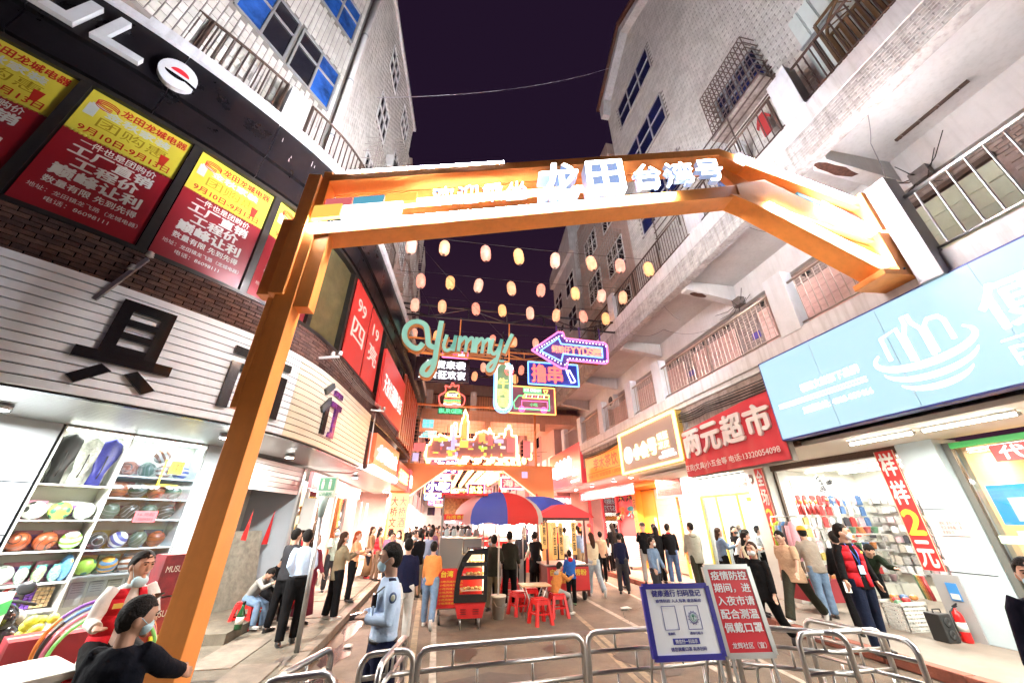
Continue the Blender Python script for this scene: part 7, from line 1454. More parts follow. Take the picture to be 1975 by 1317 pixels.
# 1 policeman
P=person('policeman in a pale blue shirt and blue mask standing behind the barrier, looking left',-.40,4.33,0,1.79,-74,top=polb,bot=navy,mask='b',tuck=True,det=2,arms=((2,16,92,60),(4,14,88,60)),legs=((6,2),(-7,4)),turn=-4,nod=4)
belt(P); pt=P['part']; T=P['T']
g=G(); g.obox(T(.36)+Vec((.09,-.135,0)),Vec((.028,0,0)),Vec((0,.018,0)),Vec((0,0,.05))); pt(g,'radio',phm,bevel=.004); g=G(); g.tube([T(.4)+Vec((.09,-.14,0)),T(.46)+Vec((.12,-.07,0)),T(.49)+Vec((.13,.02,0))],.006,5); pt(g,'radio_cable',wire)
for s in (-1,1): g=G(); g.obox(T(.505)+Vec((s*.13,0,0)),Vec((.045,0,-.012*s)),Vec((0,.03,0)),Vec((0,0,.007))); pt(g,'shoulder_board',navy)
a,b,c,d=P['arm'][1]; m=a.lerp(b,.35)+Vec((.066,0,0)); g=G(); g.ball(m,(.012,.034,.042),12,8); pt(g,'arm_badge',M('badge_navy',(.05,.10,.25),.5)); g=G(); g.ball(m+Vec((.008,0,.0)),(.008,.020,.026),10,8); pt(g,'badge_emblem',M('badge_pale',(.6,.62,.5),.5))
g=G(); g.obox(T(.30)+Vec((.09,-.142,-.03)),Vec((.05,0,0)),Vec((0,.006,0)),Vec((0,0,.055))); pt(g,'pocket',polb); held(P,0,(.018,.07,.03),phm,'torch',.12)
# 2-3 walking away
person('man in a navy jumper and white trousers walking away up the lane',-.5,8.35,0,1.70,184,top=navy,bot=white_c,det=1,arms=((-8,7,10,0),(14,8,14,0)),legs=((14,4),(-22,30)),wide=1.05)
P=person('woman in an orange jacket with her hair tied back, walking beside the navy jumper',-.02,9.5,0,1.58,172,top=orc,bot=denim,hair='bun',female=True,coat=.6,legs=((-16,22),(10,2)),shoe=wshoe)
# 4..: left pavement
P=person('policeman seen from behind with his hands clasped, next to the signpost',-2.28,8.05,.15,1.70,205,top=polb,bot=black,tuck=True,det=1,arms=((-22,10,28,45),(-22,10,28,45)),legs=((5,1),(-5,4)),lean=4); belt(P)
person('woman in an olive tan blazer and black flared trousers, arms folded',-2.0,9.7,.15,1.62,118,top=khaki,bot=black,hair='wavy',hm=hairb,female=True,coat=1.25,det=1,mask='b',arms=((30,8,85,40),(30,8,85,40)),shoe=wshoe,wide=1.1)
person('woman with short red hair in an apricot jumper facing the bright shop',-2.05,11.6,.15,1.60,80,top=cloth('apricot',(.70,.38,.20)),bot=black,hair='bob',hm=hairr,female=True,coat=.5,arms=((25,8,80,20),(20,10,60,30)),det=1)
person('man in a dark grey jacket half hidden behind the policeman at the signpost',-2.75,8.9,.15,1.70,150,top=dgrey,bot=black,coat=.8)
person('woman in a dark red dress between the policeman and the tan blazer',-2.45,9.3,.15,1.58,60,top=maroon,bot=maroon,skirt=.72,hair='wavy',female=True,hm=hairb)
person('woman in a long brown dress and red heels farther up the left pavement',-2.3,15.8,.15,1.65,80,top=cloth('brown',(.22,.13,.07)),skirt=.80,hair='long',female=True,shoe=M('red_shoe',(.5,.03,.03),.3),hm=hairb)
P=person('woman wearing a bright red vest over brown trousers by the yellow upright sign',-1.95,15.2,.15,1.62,110,top=khaki,bot=cloth('brown2',(.14,.09,.06)),hair='bob',female=True); vest(P,redc,False)
person('man in a purple grey jacket walking towards the camera on the left',-1.3,13.2,.0,1.66,8,top=cloth('plum',(.14,.07,.12)),bot=dgrey,coat=.8,det=1,skin=skin2)
person('woman in a checked mint shirt with a blue mask by the glass shop',-2.95,13.2,.15,1.66,20,top=cloth('mint',(.42,.50,.42)),bot=dgrey,mask='b',hair='bun',female=True,arms=((30,8,70,20),(12,8,20,0)))
person('man in a slate blue jacket walking away beside the food cart',-.15,13.6,0,1.75,180,top=cloth('slate',(.14,.17,.24)),bot=cloth('blue_trousers',(.07,.10,.22)),coat=.8,legs=((10,2),(-12,16)))
person('woman in a white blouse with dark hair up, in front of the far crowd',-.9,14.8,0,1.62,170,top=white_c,bot=navy,hair='bun',female=True)
# seated pair
def stool(x,y,z,lab,rz=0,m=None,s=1.):
    m=m or redpl; r=root('plastic_stool',lab,'stool',(x,y,z),R(rz),group='red plastic stools'); g=G(); h=.46*s; a=.145*s; b=.185*s
    g.box(-a,a,-a,a,h-.03,h); r1=g.obj('seat',m,r,local=True,bevel=.012)
    for sx_,sy in ((-1,-1),(1,-1),(1,1),(-1,1)):
        g=G(); t=.026; p=Vec((sx_*(a-.02),sy*(a-.02),h-.03)); q=Vec((sx_*b,sy*b,0)); g.add([p+Vec((dx*t,dy*t,0)) for dx,dy in((-1,-1),(1,-1),(1,1),(-1,1))]+[q+Vec((dx*t*1.25,dy*t*1.25,0)) for dx,dy in((-1,-1),(1,-1),(1,1),(-1,1))],[(0,3,2,1),(4,5,6,7),(0,1,5,4),(1,2,6,5),(2,3,7,6),(3,0,4,7)]); g.fixn=True; g.obj('leg',m,r,local=True)
    for k in range(4):
        c=Vec((cos(k*PI/2),sin(k*PI/2),0)); u=Vec((-c.y,c.x,0)); g=G(); g.hexa([c*(a-.01)-u*a*.8+Z*(h-.11),c*(a-.01)+u*a*.8+Z*(h-.11),c*(a+.004)+u*a*.8+Z*(h-.11),c*(a+.004)-u*a*.8+Z*(h-.11),c*(a-.02)-u*a*.8+Z*(h-.03),c*(a-.02)+u*a*.8+Z*(h-.03),c*(a-.004)+u*a*.8+Z*(h-.03),c*(a-.004)-u*a*.8+Z*(h-.03)]); g.fixn=True; g.obj('apron',m,r,local=True)
        g=G(); mm=(a+b)/2; g.bar(c*mm-u*mm*.9+Z*h*.42,c*mm+u*mm*.9+Z*h*.42,.018,.03); g.obj('stretcher',m,r,local=True)
    return r
stool(-3.45,9.25,.15,'red plastic stool under the child by the roller shutter',0,s=.95); stool(-3.35,9.85,.15,'red plastic stool under the woman looking down',10); stool(-3.05,10.75,.15,'red plastic stool under the red sheet by the shutter edge',20)
person('child in a grey patterned jumper seated bent over on a red stool',-3.45,9.27,.15,1.35,70,top=greyc,bot=denim,seat=.47,legs=((78,75),(70,70)),lean=34,nod=34,arms=((35,10,60,20),(35,10,60,20)),shoe=wshoe,det=1)
person('woman in black seated with her head bowed beside the child',-3.35,9.87,.15,1.62,55,top=black,bot=black,seat=.5,legs=((72,72),(66,66)),lean=22,nod=40,arms=((25,8,50,25),(25,8,50,25)),hair='bun',female=True,shoe=wshoe,det=1)
r=root('red_cloth_bundle','red cloth draped over a stool beside the shutter rail','cloth',(-3.0,10.8,.55)); g=G(); g.tube([(-3.0,10.8,.2),(-3.02,10.8,.65),(-3.1,10.85,1.15),(-3.2,10.9,1.6)],[(.17,.12),(.16,.12),(.09,.07),(.04,.03)],12); g.obj('drape',cloth('red_drape',(.55,.02,.03)),r)
r=root('green_bottle','tall dark green bottle by the red stools','bottle',(-3.25,8.5,.3)); g=G(); g.lathe((-3.2,8.45,.30),[(.055,0),(.06,.02),(.06,.22),(.03,.30),(.025,.36)],12); g.obj('bottle_glass',M('bottle_green',(.01,.06,.02),.1),r); g=G(); g.lathe((-3.2,8.45,.66),[(.028,0),(.028,.04)],12); g.obj('cap',bsteel,r); g=G(); g.lathe((-3.2,8.45,.38),[(.061,0),(.061,.1)],12); g.obj('label_band',pw,r)
# seated volunteer in red vest and the man with his hand on the post
stool(-2.95,4.95,.15,'red stool under the seated volunteer',20,s=1.25); 
P=person('seated volunteer in an open red vest holding a phone, mask under his chin',-2.95,4.95,.15,1.72,48,top=white_c,bot=black,seat=.74,legs=((70,60),(82,50)),lean=6,mask='chin',turn=18,arms=((15,14,70,10),(30,8,88,30)),det=2,hair='short'); vest(P,redc); held(P,1,(.036,.012,.075),phm,d=.10)
g=G(); g.obox(P['T'](.36)+Vec((-.10,-.16,0)),Vec((.035,0,0)),Vec((0,.003,0)),Vec((0,0,.02))); P['part'](g,'vest_print',M('gold_print',(.7,.5,.1),.5))
P=person('crop haired man in dark denim from behind, a hand on the orange post',-2.06,3.62,.0,1.74,172,top=cloth('dark_denim',(.005,.006,.011),.2),bot=black,coat=.9,det=2,mask='b',seat=.66,legs=((70,70),(76,70)),turn=-42,nod=6,arms=((58,2,12,6),(10,12,15,0)),skin=skin2)
# ---------------- stalls in the middle of the lane
CA=root('hot_snack_cart','steel food cart with a red menu panel and a glass top box in the lane','food cart',(.6,9.8,0)); stn=M('brushed_steel',(.45,.43,.40),.3,.8,b=.1,bs=60); redp2=M('red_menu_panel',(.62,.03,.03),.4,n=.05)
def cbox(name,b,m,par=CA,bevel=0): g=G(); g.box(*b); return g.obj(name,m,par,bevel=bevel)
cbox('menu_panel',(.12,1.08,9.5,9.52,.30,1.02),redp2); cbox('body',(.12,1.08,9.52,10.7,.28,1.02),stn); cbox('side_panel',(.10,.12,9.52,10.7,.3,1.0),M('red_side',(.5,.03,.03),.4)); cbox('steel_box',(.10,.62,9.5,10.7,1.02,1.62),stn,bevel=.01); cbox('steel_box',(.63,1.05,9.52,10.6,1.02,1.60),stn,bevel=.01)
for x,y in ((.12,9.5),(1.08,9.5),(.12,10.7),(1.08,10.7)): g=G(); g.bar((x,y,1.0),(x,y,2.55),.03); g.obj('post',stn,CA)
cbox('glass_front',(.14,1.06,9.5,9.505,1.64,1.98),clear); cbox('glass_side',(.12,.125,9.52,10.7,1.64,1.98),clear); cbox('red_header',(.14,.98,9.49,9.5,1.98,2.1),redp2); text('台湾香肠烤肠',(.2,9.485,2.0),X,Z,.72,.08,yt,CA,bold=.01)
cbox('roof_panel',(.05,1.15,9.4,10.8,2.5,2.55),redp2); cbox('back_picture',(.14,1.06,10.3,10.32,2.1,2.48),M('straw_picture',(.45,.22,.08),.6,n=.7,ns=18)); cbox('counter_light',(.2,1.0,10.0,10.05,1.92,1.95),E('cart_lamp',(1,.95,.85),14))
text('台湾',(.18,9.485,.86),X,Z,.26,.12,yt,CA,bold=.03)
for i in range(7): text('小吃风味%s  %d元'%('烤肠鱼丸鸡'[i%5],5+i),(.16,9.485,.76-.065*i),X,Z,.5,.038,yt,CA)
for x in (.2,1.0):
    for y in (9.62,10.55): g=G(); g.cyl((x-.02,y,.09),(x+.02,y,.09),.09,n=14); w=g.obj('wheel',rubber,CA); g=G(); g.bar((x,y,.1),(x,y,.3),.03); g.obj('fork',gsteel,w)
for i in range(5): g=G(); g.lathe((.25+.17*i,9.8,1.63),[(.05,0),(.06,.03),(.06,.12),(.04,.16)],10); g.obj('jar',M('jar_pale',(.7,.66,.55),.3),CA)
CD=root('cake_display_case','black framed curved glass display of pastries on a red base','display case',(.8,9.1,0))
P_=[(.46,.0),(.46,.2),(.50,.55),(.60,.80),(.72,.93),(.78,.96),(1.14,.96),(1.14,0)]; P_=[(x,z+.46) for x,z in P_]
inner_=[(.58,.60),(.60,.95),(.68,1.15),(.78,1.30),(1.06,1.30),(1.06,.60)]
g=G(); g.prism(P_,(0,9.62,0),X,Z,Y*-.03); g.prism(P_,(0,9.08,0),X,Z,Y*-.0+Y*.02); g.v=g.v
g=G()
def framed(y,th):
    n=len(P_); O_=[(.46,.46),(.46,.66),(.50,1.01),(.60,1.26),(.72,1.39),(1.14,1.42),(1.14,.46)]; I_=[(.57,.60),(.57,.78),(.61,1.0),(.69,1.18),(.79,1.31),(1.06,1.31),(1.06,.60)]
    g=G(); a=[Vec((x,y,z)) for x,z in O_]; b=[Vec((x,y,z)) for x,z in I_]; k=len(a); vs=a+b+[p+Y*th for p in a]+[p+Y*th for p in b]; fs=[]
    for i in range(k): j=(i+1)%k; fs+=[(i,j,k+j,k+i),(2*k+i,3*k+i,3*k+j,2*k+j),(i,2*k+i,2*k+j,j),(k+i,k+j,3*k+j,3*k+i)]
    g.add(vs,fs); g.fixn=True; return g.obj('end_frame',M('black_gloss_frame',(.015,.015,.016),.15),CD)
framed(9.05,.04); framed(9.58,.04)
for i,z in enumerate((.66,.92,1.14)):
    cbox('shelf_glass',(.60+.05*i,1.05,9.1,9.57,z-.012,z),M('shelf_plate',(.5,.4,.3),.3),CD)
    for j in range(5):
        g=G(); g.ball((.68+.05*i+.08*j,9.2+.05*(j%2),z+.03),(.045,.05,.03),10,6); g.obj('pastry',M('pastry%d'%(j%2),((.65,.38,.14),(.75,.52,.25))[j%2],.5,n=.3,ns=30),CD)
cbox('shelf_edge',(.60,1.12,9.04,9.05,1.10,1.17),bsteel,CD); cbox('shelf_edge',(.57,1.12,9.04,9.05,.86,.93),bsteel,CD)
cbox('lit_back',(1.10,1.13,9.1,9.57,.6,1.35),E('case_light',(1,.72,.38),2.2),CD); cbox('lamp_strip',(.8,1.05,9.15,9.5,1.36,1.38),E('case_lamp',(1,.80,.5),9),CD); cbox('top_panel',(.72,1.14,9.05,9.62,1.40,1.43),M('case_top',(.05,.03,.04),.2),CD)
g=G(); pr=None
for x,z in [(.46,.46),(.46,.66),(.50,1.01),(.60,1.26),(.72,1.40)]:
    q=(Vec((x,9.09,z)),Vec((x,9.58,z)))
    if pr: g.quad(pr[0],pr[1],q[1],q[0])
    pr=q
g.obj('curved_glass',clear,CD)
g=G(); g.hexa([(.56,9.12,.18),(1.06,9.12,.18),(1.06,9.55,.18),(.56,9.55,.18),(.48,9.07,.46),(1.12,9.07,.46),(1.12,9.6,.46),(.48,9.6,.46)]); g.obj('base_box',M('red_case_base',(.60,.03,.03),.35),CD,bevel=.01)
for x in (.66,.92):
    for k in range(6): cbox('vent',(x-.06,x+.06,9.075,9.085,.26+.02*k,.268+.02*k),bsteel,CD) if k%2==0 else None
for x,y in ((.62,9.15),(1.0,9.15),(.62,9.5),(1.0,9.5)): g=G(); g.cyl((x,y,0),(x,y,.19),.014,n=8); g.obj('leg',steel,CD)
def umbrella(c,rad,zt,zb,cols,lab,rot=0,tx=None,lean=0):
    c=Vec(c); r=root('market_umbrella',lab,'umbrella',c); n=len(cols); g=G(); g.cyl(c,c+Z*(zt-c.z+.03),.022,n=10); g.obj('pole',M('pale_pole',(.6,.6,.62),.35,.3),r)
    for k in range(n):
        a0=2*PI*k/n+rot; a1=2*PI*(k+1)/n+rot; g=G(); rows_=[]
        for j in range(7):
            t=j/6; rr=rad*sin(t*PI/2*.98); zz=zt-(zt-zb)*(1-cos(t*PI/2*.98)); rows_.append([c.xy.to_3d()+Vec((rr*cos(a0+(a1-a0)*i/6)*(1-.05*t*sin(PI*i/6)),rr*sin(a0+(a1-a0)*i/6)*(1-.05*t*sin(PI*i/6)),zz)) for i in range(7)])
        rows_.append([p+Vec((0,0,-.15+.05*cos(i*2*PI/6+PI)*.8+ (.05 if i in(0,6) else 0))) for i,p in enumerate(rows_[-1])])
        vs=[p for w in rows_ for p in w]; g.add(vs,[(j*7+i,j*7+i+1,(j+1)*7+i+1,(j+1)*7+i) for j in range(7) for i in range(6)],0,True); g.obj('canopy_panel',cols[k],r)
        g=G(); g.bar(c.xy.to_3d()+Vec((0,0,zt-.02)),c.xy.to_3d()+Vec((rad*.98*cos(a0),rad*.98*sin(a0),zb)),.012); g.obj('rib',steel,r)
    g=G(); g.lathe(c.xy.to_3d()+Z*zt,[(.03,0),(.03,.05),(.01,.09)],8); g.obj('finial',redpl,r); return r
ur=M('umbrella_red',(.75,.05,.04),.7,b=.2,bs=12); ub=M('umbrella_blue',(.07,.10,.45),.7,b=.2,bs=12); uw=M('umbrella_grey_white',(.62,.60,.56),.7,b=.2,bs=12); upk=M('umbrella_pink',(.72,.35,.33),.7,b=.2,bs=12)
for m_ in (ur,ub,uw,upk):
    N=m_.node_tree.nodes; L=m_.node_tree.links; p=N['Principled BSDF']; tl=N.new('ShaderNodeBsdfTranslucent'); tl.inputs[0].default_value=p.inputs['Base Color'].default_value; mx=N.new('ShaderNodeMixShader'); mx.inputs[0].default_value=.5; L.new(p.outputs[0],mx.inputs[1]); L.new(tl.outputs[0],mx.inputs[2]); L.new(mx.outputs[0],N['Material Output'].inputs[0])
umbrella((1.52,10.0,.3),1.12,2.62,2.02,[ur,uw,ur,ub,uw,ur,upk,ub],'big blue red and white parasol standing in a white bucket',R(-89+0),None)
r=root('white_bucket','white plastic bucket weighting the parasol pole','bucket',(1.52,9.95,0)); g=G(); g.lathe((1.52,9.95,0),[(.13,0),(.16,.40),(.175,.40),(.175,.44),(.155,.44)],20); g.obj('pail',M('bucket_white',(.62,.58,.50),.5,n=.1),r); g=G(); g.tube([(1.52-.17,9.93,.40),(1.45,9.79,.25),(1.58,9.79,.22),(1.52+.17,9.93,.40)],.005,5); g.obj('handle',steel,r)
umbrella((3.3,13.2,0),1.15,2.72,2.2,[ub,uw,ub,ub,ub,ub,ub,ub],'blue parasol behind the red roofed cart',R(-40))
# low table and stools
TB2=root('folding_table','small folding table with a pale wooden top among red stools','table',(2.38,9.95,0)); cbox('table_top',(2.02,2.72,9.7,10.2,.60,.63),M('table_wood',(.55,.38,.2),.5,n=.1),TB2,bevel=.006)
for x,y,x2 in ((2.1,9.75,2.2),(2.1,10.15,2.2),(2.62,9.75,2.5),(2.62,10.15,2.5)): g=G(); g.tube([(x,y,.0),(x2-(x2-x)*.0,y,.35),(x,y,.6)],.012,8); g.obj('leg',steel,TB2)
for i,(x,y,rz,l) in enumerate(((2.33,9.3,15,'red plastic stool nearest the barriers'),(2.88,9.85,5,'red plastic stool under the boy in orange'),(2.05,10.25,20,'red plastic stool left of the folding table'),(2.45,10.7,0,'red plastic stool behind the folding table'),(2.1,11.7,8,'red plastic stool by the man in sneakers'))): stool(x,y,0,l,rz)
stool(2.1,11.7,.0,'second red plastic stool stacked by the sneakers',12,s=1.12).location.z=.07
P=person('boy in an orange top with a pale hood seated at the folding table',2.86,9.9,0,1.35,118,top=cloth('rust_orange',(.55,.22,.06)),bot=greyc,seat=.47,legs=((75,70),(60,50)),lean=18,nod=10,arms=((40,10,55,20),(30,10,60,20)),det=1,shoe=wshoe)
g=G(); g.tube([P['T'](.44)+Vec((0,.06,0)),P['T'](.5)+Vec((0,.09,0)),P['T'](.55)+Vec((0,.06,0))],[(.09,.04),(.10,.05),(.06,.03)],12,ref=(1,0,0)); P['part'](g,'hood',greyc)
P=person('small boy in a blue jacket with a red hood at the red roofed cart',3.62,11.0,0,1.27,178,top=cloth('royal_blue',(.03,.12,.45)),bot=black,coat=.8,det=1,shoe=M('green_shoe',(.2,.35,.2),.5),arms=((30,8,50,10),(10,8,20,0)))
g=G(); g.ball(P['T'](.50)+Vec((0,.09,0)),(.09,.05,.08),12,8); P['part'](g,'hood',redc)
person('boy in a black jumper with his back to the camera between the carts',3.15,12.9,0,1.25,180,top=black,bot=black)
person('stocky man in a dark green jacket watching the display case',1.5,10.75,0,1.66,150,top=olive,bot=khaki,coat=1.2,det=1,mask='chin',turn=30,skin=skin2,arms=((20,8,60,20),(20,8,60,20)))
person('tall man in black trousers and white striped sneakers behind the parasol pole',2.0,11.2,0,1.74,160,top=olive,bot=black,coat=1,shoe=wshoe,det=1)
person('vendor in a pale mask and orange apron behind the cart',1.15,11.7,0,1.68,10,top=cloth('peach',(.65,.42,.28)),bot=black,mask='b',det=1); person('customer in black with a blue mask leaning over the cart counter',1.55,11.5,0,1.62,-20,top=black,bot=black,mask='b',lean=8,nod=12,det=1)
person('vendor in a dark cap and blue mask by the glaring lamp',2.95,14.3,0,1.70,0,top=dgrey,bot=black,mask='b',extra=('cap',),det=1)
person('woman with a high bun in a black top and short skirt at the stall',3.05,12.6,0,1.70,150,top=black,bot=black,skirt=.32,hair='bun',female=True,arms=((40,8,70,10),(30,8,60,10)))
person('woman in a beige coat bending at the red roofed cart',3.35,13.6,0,1.62,200,top=cloth('beige',(.48,.40,.30)),bot=khaki,coat=1.5,lean=18,female=True,hair='bob')
P=person('long haired woman in a cream blouse and pale jeans walking away on the road',4.75,12.2,0,1.68,188,top=cream,bot=ldenim,hair='long',hm=hairb,female=True,det=1,coat=.4,legs=((-14,20),(10,2)),shoe=wshoe,wide=1.12); belt(P,dsteel)
person('woman in black with very long hair and a shoulder bag by the air cooler',7.35,16.4,.15,1.74,185,top=black,bot=black,skirt=.62,hair='long',female=True); person('child in a pale jacket beside the long haired woman in black',7.0,16.2,.15,1.2,180,top=ldenim,bot=black,hair='long')
person('person in white at the red shop entrance far right',6.6,18.6,.15,1.66,120,top=white_c,bot=black)
# lamp glaring in the stall
r=root('stall_lamp','glaring bare lamp tube hung inside the second stall','lamp',(2.75,13.4,1.7)); g=G(); g.cyl((2.72,13.3,1.45),(2.72,13.3,1.95),.03,n=8); g.obj('tube',E('stall_tube',(1,.97,.9),45),r)
# red roofed cart
RCt=root('red_roofed_cart','dark red framed cart with a red pitched roof and hanging menu boards','food cart',(3.7,11.9,0)); mah=M('mahogany_frame',(.12,.025,.015),.4,n=.2)
for x,y in ((3.15,11.55),(4.3,11.55),(3.15,12.6),(4.3,12.6)): g=G(); g.bar((x,y,.1),(x,y,2.05),.06); g.obj('post',mah,RCt)
cbox('counter_panel',(3.12,4.33,11.5,11.54,.25,.80),redp2,RCt); cbox('counter_body',(3.13,4.32,11.54,12.6,.22,.84),mah,RCt); cbox('counter_top',(3.05,4.4,11.45,12.65,.84,.87),stn,RCt)
g=G(); g.prism([(2.85,2.05),(4.6,2.05),(4.5,2.14),(3.9,2.40),(3.5,2.40),(2.95,2.14)],(0,11.4,0),X,Z,Y*1.35); g.obj('roof',M('roof_red_cloth',(.70,.04,.04),.6,b=.3,bs=8),RCt); cbox('roof_beam',(3.0,4.45,11.45,11.52,1.97,2.05),mah,RCt)
for i,(x,z0) in enumerate(((3.28,1.0),(3.47,1.0),(3.86,1.1),(2.98,1.25))):
    cbox('menu_board',(x,x+.14,11.44,11.46,z0,1.92),M('menu_ochre',(.62,.35,.10),.5,e=.15),RCt); text('酸\n辣\n粉' if i%2 else '凉\n皮\n面',(x+.03,11.435,z0+.1),X,Z,.08,.7,M('ink_black',(.02,.015,.01),.5),RCt,bold=.02)
text('自选水果捞粉',(3.2,11.49,.60),X,Z,1.05,.15,yt,RCt,bold=.02); text('美味 小吃 热卖中',(3.2,11.49,.42),X,Z,.5,.08,yt,RCt)
for x in (3.25,4.2): g=G(); g.cyl((x-.03,11.65,.11),(x+.03,11.65,.11),.11,n=14); g.obj('wheel',rubber,RCt)
cbox('lamp_strip',(3.3,4.2,12.0,12.04,1.93,1.96),E('cart_lamp2',(1,.85,.6),12),RCt)
for x,y in ((4.45,11.5),(4.45,12.3)): r=root('little_red_lantern','small round red lantern on the cart roof corner, %s one'%('front' if y<12 else 'rear'),'lantern',(x,y,1.9)); g=G(); g.ball((x,y,1.85),(.07,.07,.06),12,8); g.obj('shell',M('red_lantern_skin',(.7,.04,.03),.4,e=.5),r); g=G(); g.cyl((x,y,1.78),(x,y,1.68),.012,.02,6); g.obj('tassel',yt,r)
# white neighbouring stall behind
WS=root('white_stall','white topped steel stall behind the parasol','food stall',(2.3,14.5,0)); 
for x,y in ((1.4,14.2),(3.0,14.2),(1.4,15.6),(3.0,15.6)): g=G(); g.bar((x,y,0),(x,y,2.2),.04); g.obj('post',stn,WS)
cbox('counter',(1.4,3.0,14.2,15.6,.1,.95),stn,WS); cbox('canopy',(1.2,3.2,14.0,15.8,2.2,2.3),M('stall_white',(.7,.66,.6),.5,e=.15),WS); cbox('lamp_strip',(1.5,2.9,14.3,14.34,2.12,2.16),E('cart_lamp',(1,.95,.85),14),WS); cbox('sign_strip',(1.6,2.9,14.0,14.02,1.85,2.05),M('pink_strip',(.7,.2,.25),.5,e=.3),WS)
# ---------------- right hand people
P=person('young man in a black cap, black jacket and grey jeans, hand to his chin',6.95,13.0,.15,1.80,-30,top=black,bot=greyc,coat=.8,extra=('cap',),det=1,arms=((35,10,120,30),(8,8,10,0)),legs=((8,2),(-6,5)))
person('person with bobbed hair in a black jacket just behind the black cap',7.7,13.6,.15,1.76,200,top=black,bot=black,coat=.8,hair='bob')
P=person('masked young man in an open denim shirt over a white tee, stepping off the kerb',5.75,10.4,.0,1.60,25,top=denim,bot=dgrey,mask='w',det=2,coat=.6,turn=28,legs=((10,3),(-8,10)))
g=G(); T=P['T']; g.tube([T(-.05)+Vec((0,-.05,0)),T(.2)+Vec((0,-.05,0)),T(.47)+Vec((0,-.045,0))],[(.055,.09),(.055,.09),(.05,.045)],12,ref=(1,0,0)); P['part'](g,'white_tee',white_c)
P=person('young man in a black sweatshirt with a red collar and blue jeans',7.7,12.7,.15,1.76,150,top=black,bot=cloth('mid_denim',(.08,.13,.24),.3),coat=.5,det=1,shoe=wshoe,turn=-40,mask='w'); g=G(); g.tube([P['T'](.50),P['T'](.55)],[.075,.07],12); P['part'](g,'collar',redc)
person('boy with a bowl haircut in a black jacket beside the red collar',7.35,12.9,.15,1.70,170,top=black,bot=black,coat=.7,hair='bob')
P=person('man in a grey green hooded coat with his back turned before the plank shutter',7.75,11.5,.15,1.82,165,top=cloth('stone',(.36,.36,.30),.1),bot=olive,coat=1.5,det=1,legs=((12,2),(-10,8)),turn=30); g=G(); g.ball(P['T'](.47)+Vec((0,.10,0)),(.12,.06,.07),14,8); P['part'](g,'hood',MATS['cloth_stone'])
person('long haired woman in a washed denim jacket looking at her phone',8.3,11.0,.15,1.66,75,top=denim,bot=black,coat=.9,hair='bob',hm=hairb,female=True,det=1,arms=((30,8,75,10),(30,8,80,10)))
person('man bowing in a white shirt and black sling vest at the bright shop',8.75,10.9,.15,1.70,30,top=white_c,bot=black,lean=22,nod=30,det=1,arms=((30,8,40,10),(30,8,40,10)),mask='w')
person('long haired woman in black with a black mask facing the camera',9.05,11.25,.15,1.70,0,top=black,bot=black,hair='long',female=True,mask='k',det=1,arms=((30,8,80,20),(20,8,60,20)))
person('person in a tan cap and blue mask inside the bright shop',9.9,12.0,.15,1.72,-20,top=white_c,bot=black,mask='b',extra=('tancap',)); person('shop assistant in white turned away inside the bright shop',10.2,11.6,.15,1.70,60,top=white_c,bot=black)
P=person('masked woman in a maroon pinafore over a cream blouse',7.0,8.4,.15,1.60,20,top=cream,bot=maroon,skirt=.55,hair='bob',female=True,mask='w',det=2,arms=((8,8,12,0),(8,8,12,0)),turn=20); P['root'].children; vest(P,maroon,False,'pinafore')
for o in P['root'].children:
    if o.name.startswith('skirt'): o.data.materials[0]=maroon
P=person('woman all in black striding past with a phone at her ear and a pony tail',5.72,6.75,0,1.68,-62,top=black,bot=black,hair='tail',hm=hairb,female=True,mask='w',det=2,coat=1.1,arms=((55,15,125,30),(6,8,10,0)),legs=((20,4),(-24,26)))
g=G(); g.obox(P['HW']((-.085,-.02,-.02)),Vec((.008,0,0)),Vec((0,.03,.02)),Vec((0,-.04,.06))); P['part'](g,'phone',phm)
P=person('young man in a loose tan T shirt and white sneakers striding by the shops',7.35,7.7,.15,1.72,-75,top=tanc,bot=olive,sleeve=.4,coat=1.2,det=2,shoe=wshoe,legs=((24,4),(-28,14)),nod=18,lean=5,arms=((-12,8,10,0),(14,8,20,0)),wide=1.12)
person('older man in an orange cap and grey jacket browsing at the two yuan shop',8.15,7.9,.15,1.74,165,top=cloth('warm_grey',(.28,.24,.20)),bot=denim,coat=1,extra=('orangecap',),det=1,lean=8,turn=-20)
P=person('standing volunteer in a red vest with a blue lanyard badge on the red kerb',6.78,5.87,.15,1.80,-12,top=black,bot=cloth('dark_jeans',(.010,.015,.035),.3),mask='w',det=2,arms=((8,14,12,0),(-4,12,14,0)),legs=((6,2),(-5,3)),turn=42,coat=.4); vest(P,redc); T=P['T']
g=G(); g.tube([T(.52)+Vec((-.06,-.06,0)),T(.36)+Vec((-.03,-.142,0)),T(.22)+Vec((0,-.150,0))],.006,5); g.tube([T(.52)+Vec((.06,-.06,0)),T(.36)+Vec((.03,-.142,0)),T(.22)+Vec((0,-.150,0))],.006,5); P['part'](g,'lanyard',M('lanyard_blue',(.05,.15,.6),.5))
g=G(); g.obox(T(.165)+Vec((0,-.153,0)),Vec((.042,0,0)),Vec((0,.003,0)),Vec((0,0,.058))); P['part'](g,'badge_card',M('badge_card',(.45,.66,.80),.4)); held(P,0,(.035,.07,.012),pw,'phone',.08); belt(P)
g=G(); g.ball(T(.40)+Vec((.10,-.14,0)),(.022,.008,.022),10,6); P['part'](g,'vest_emblem',M('gold_print',(.7,.5,.1),.5))
person('stooping shopper in dark green leaning over the toy crate',9.0,7.5,.15,1.66,-35,top=cloth('bottle_green',(.014,.022,.012)),bot=black,lean=52,nod=20,arms=((25,8,20,0),(25,8,30,0)),det=1,coat=1,legs=((-8,4),(10,8)))
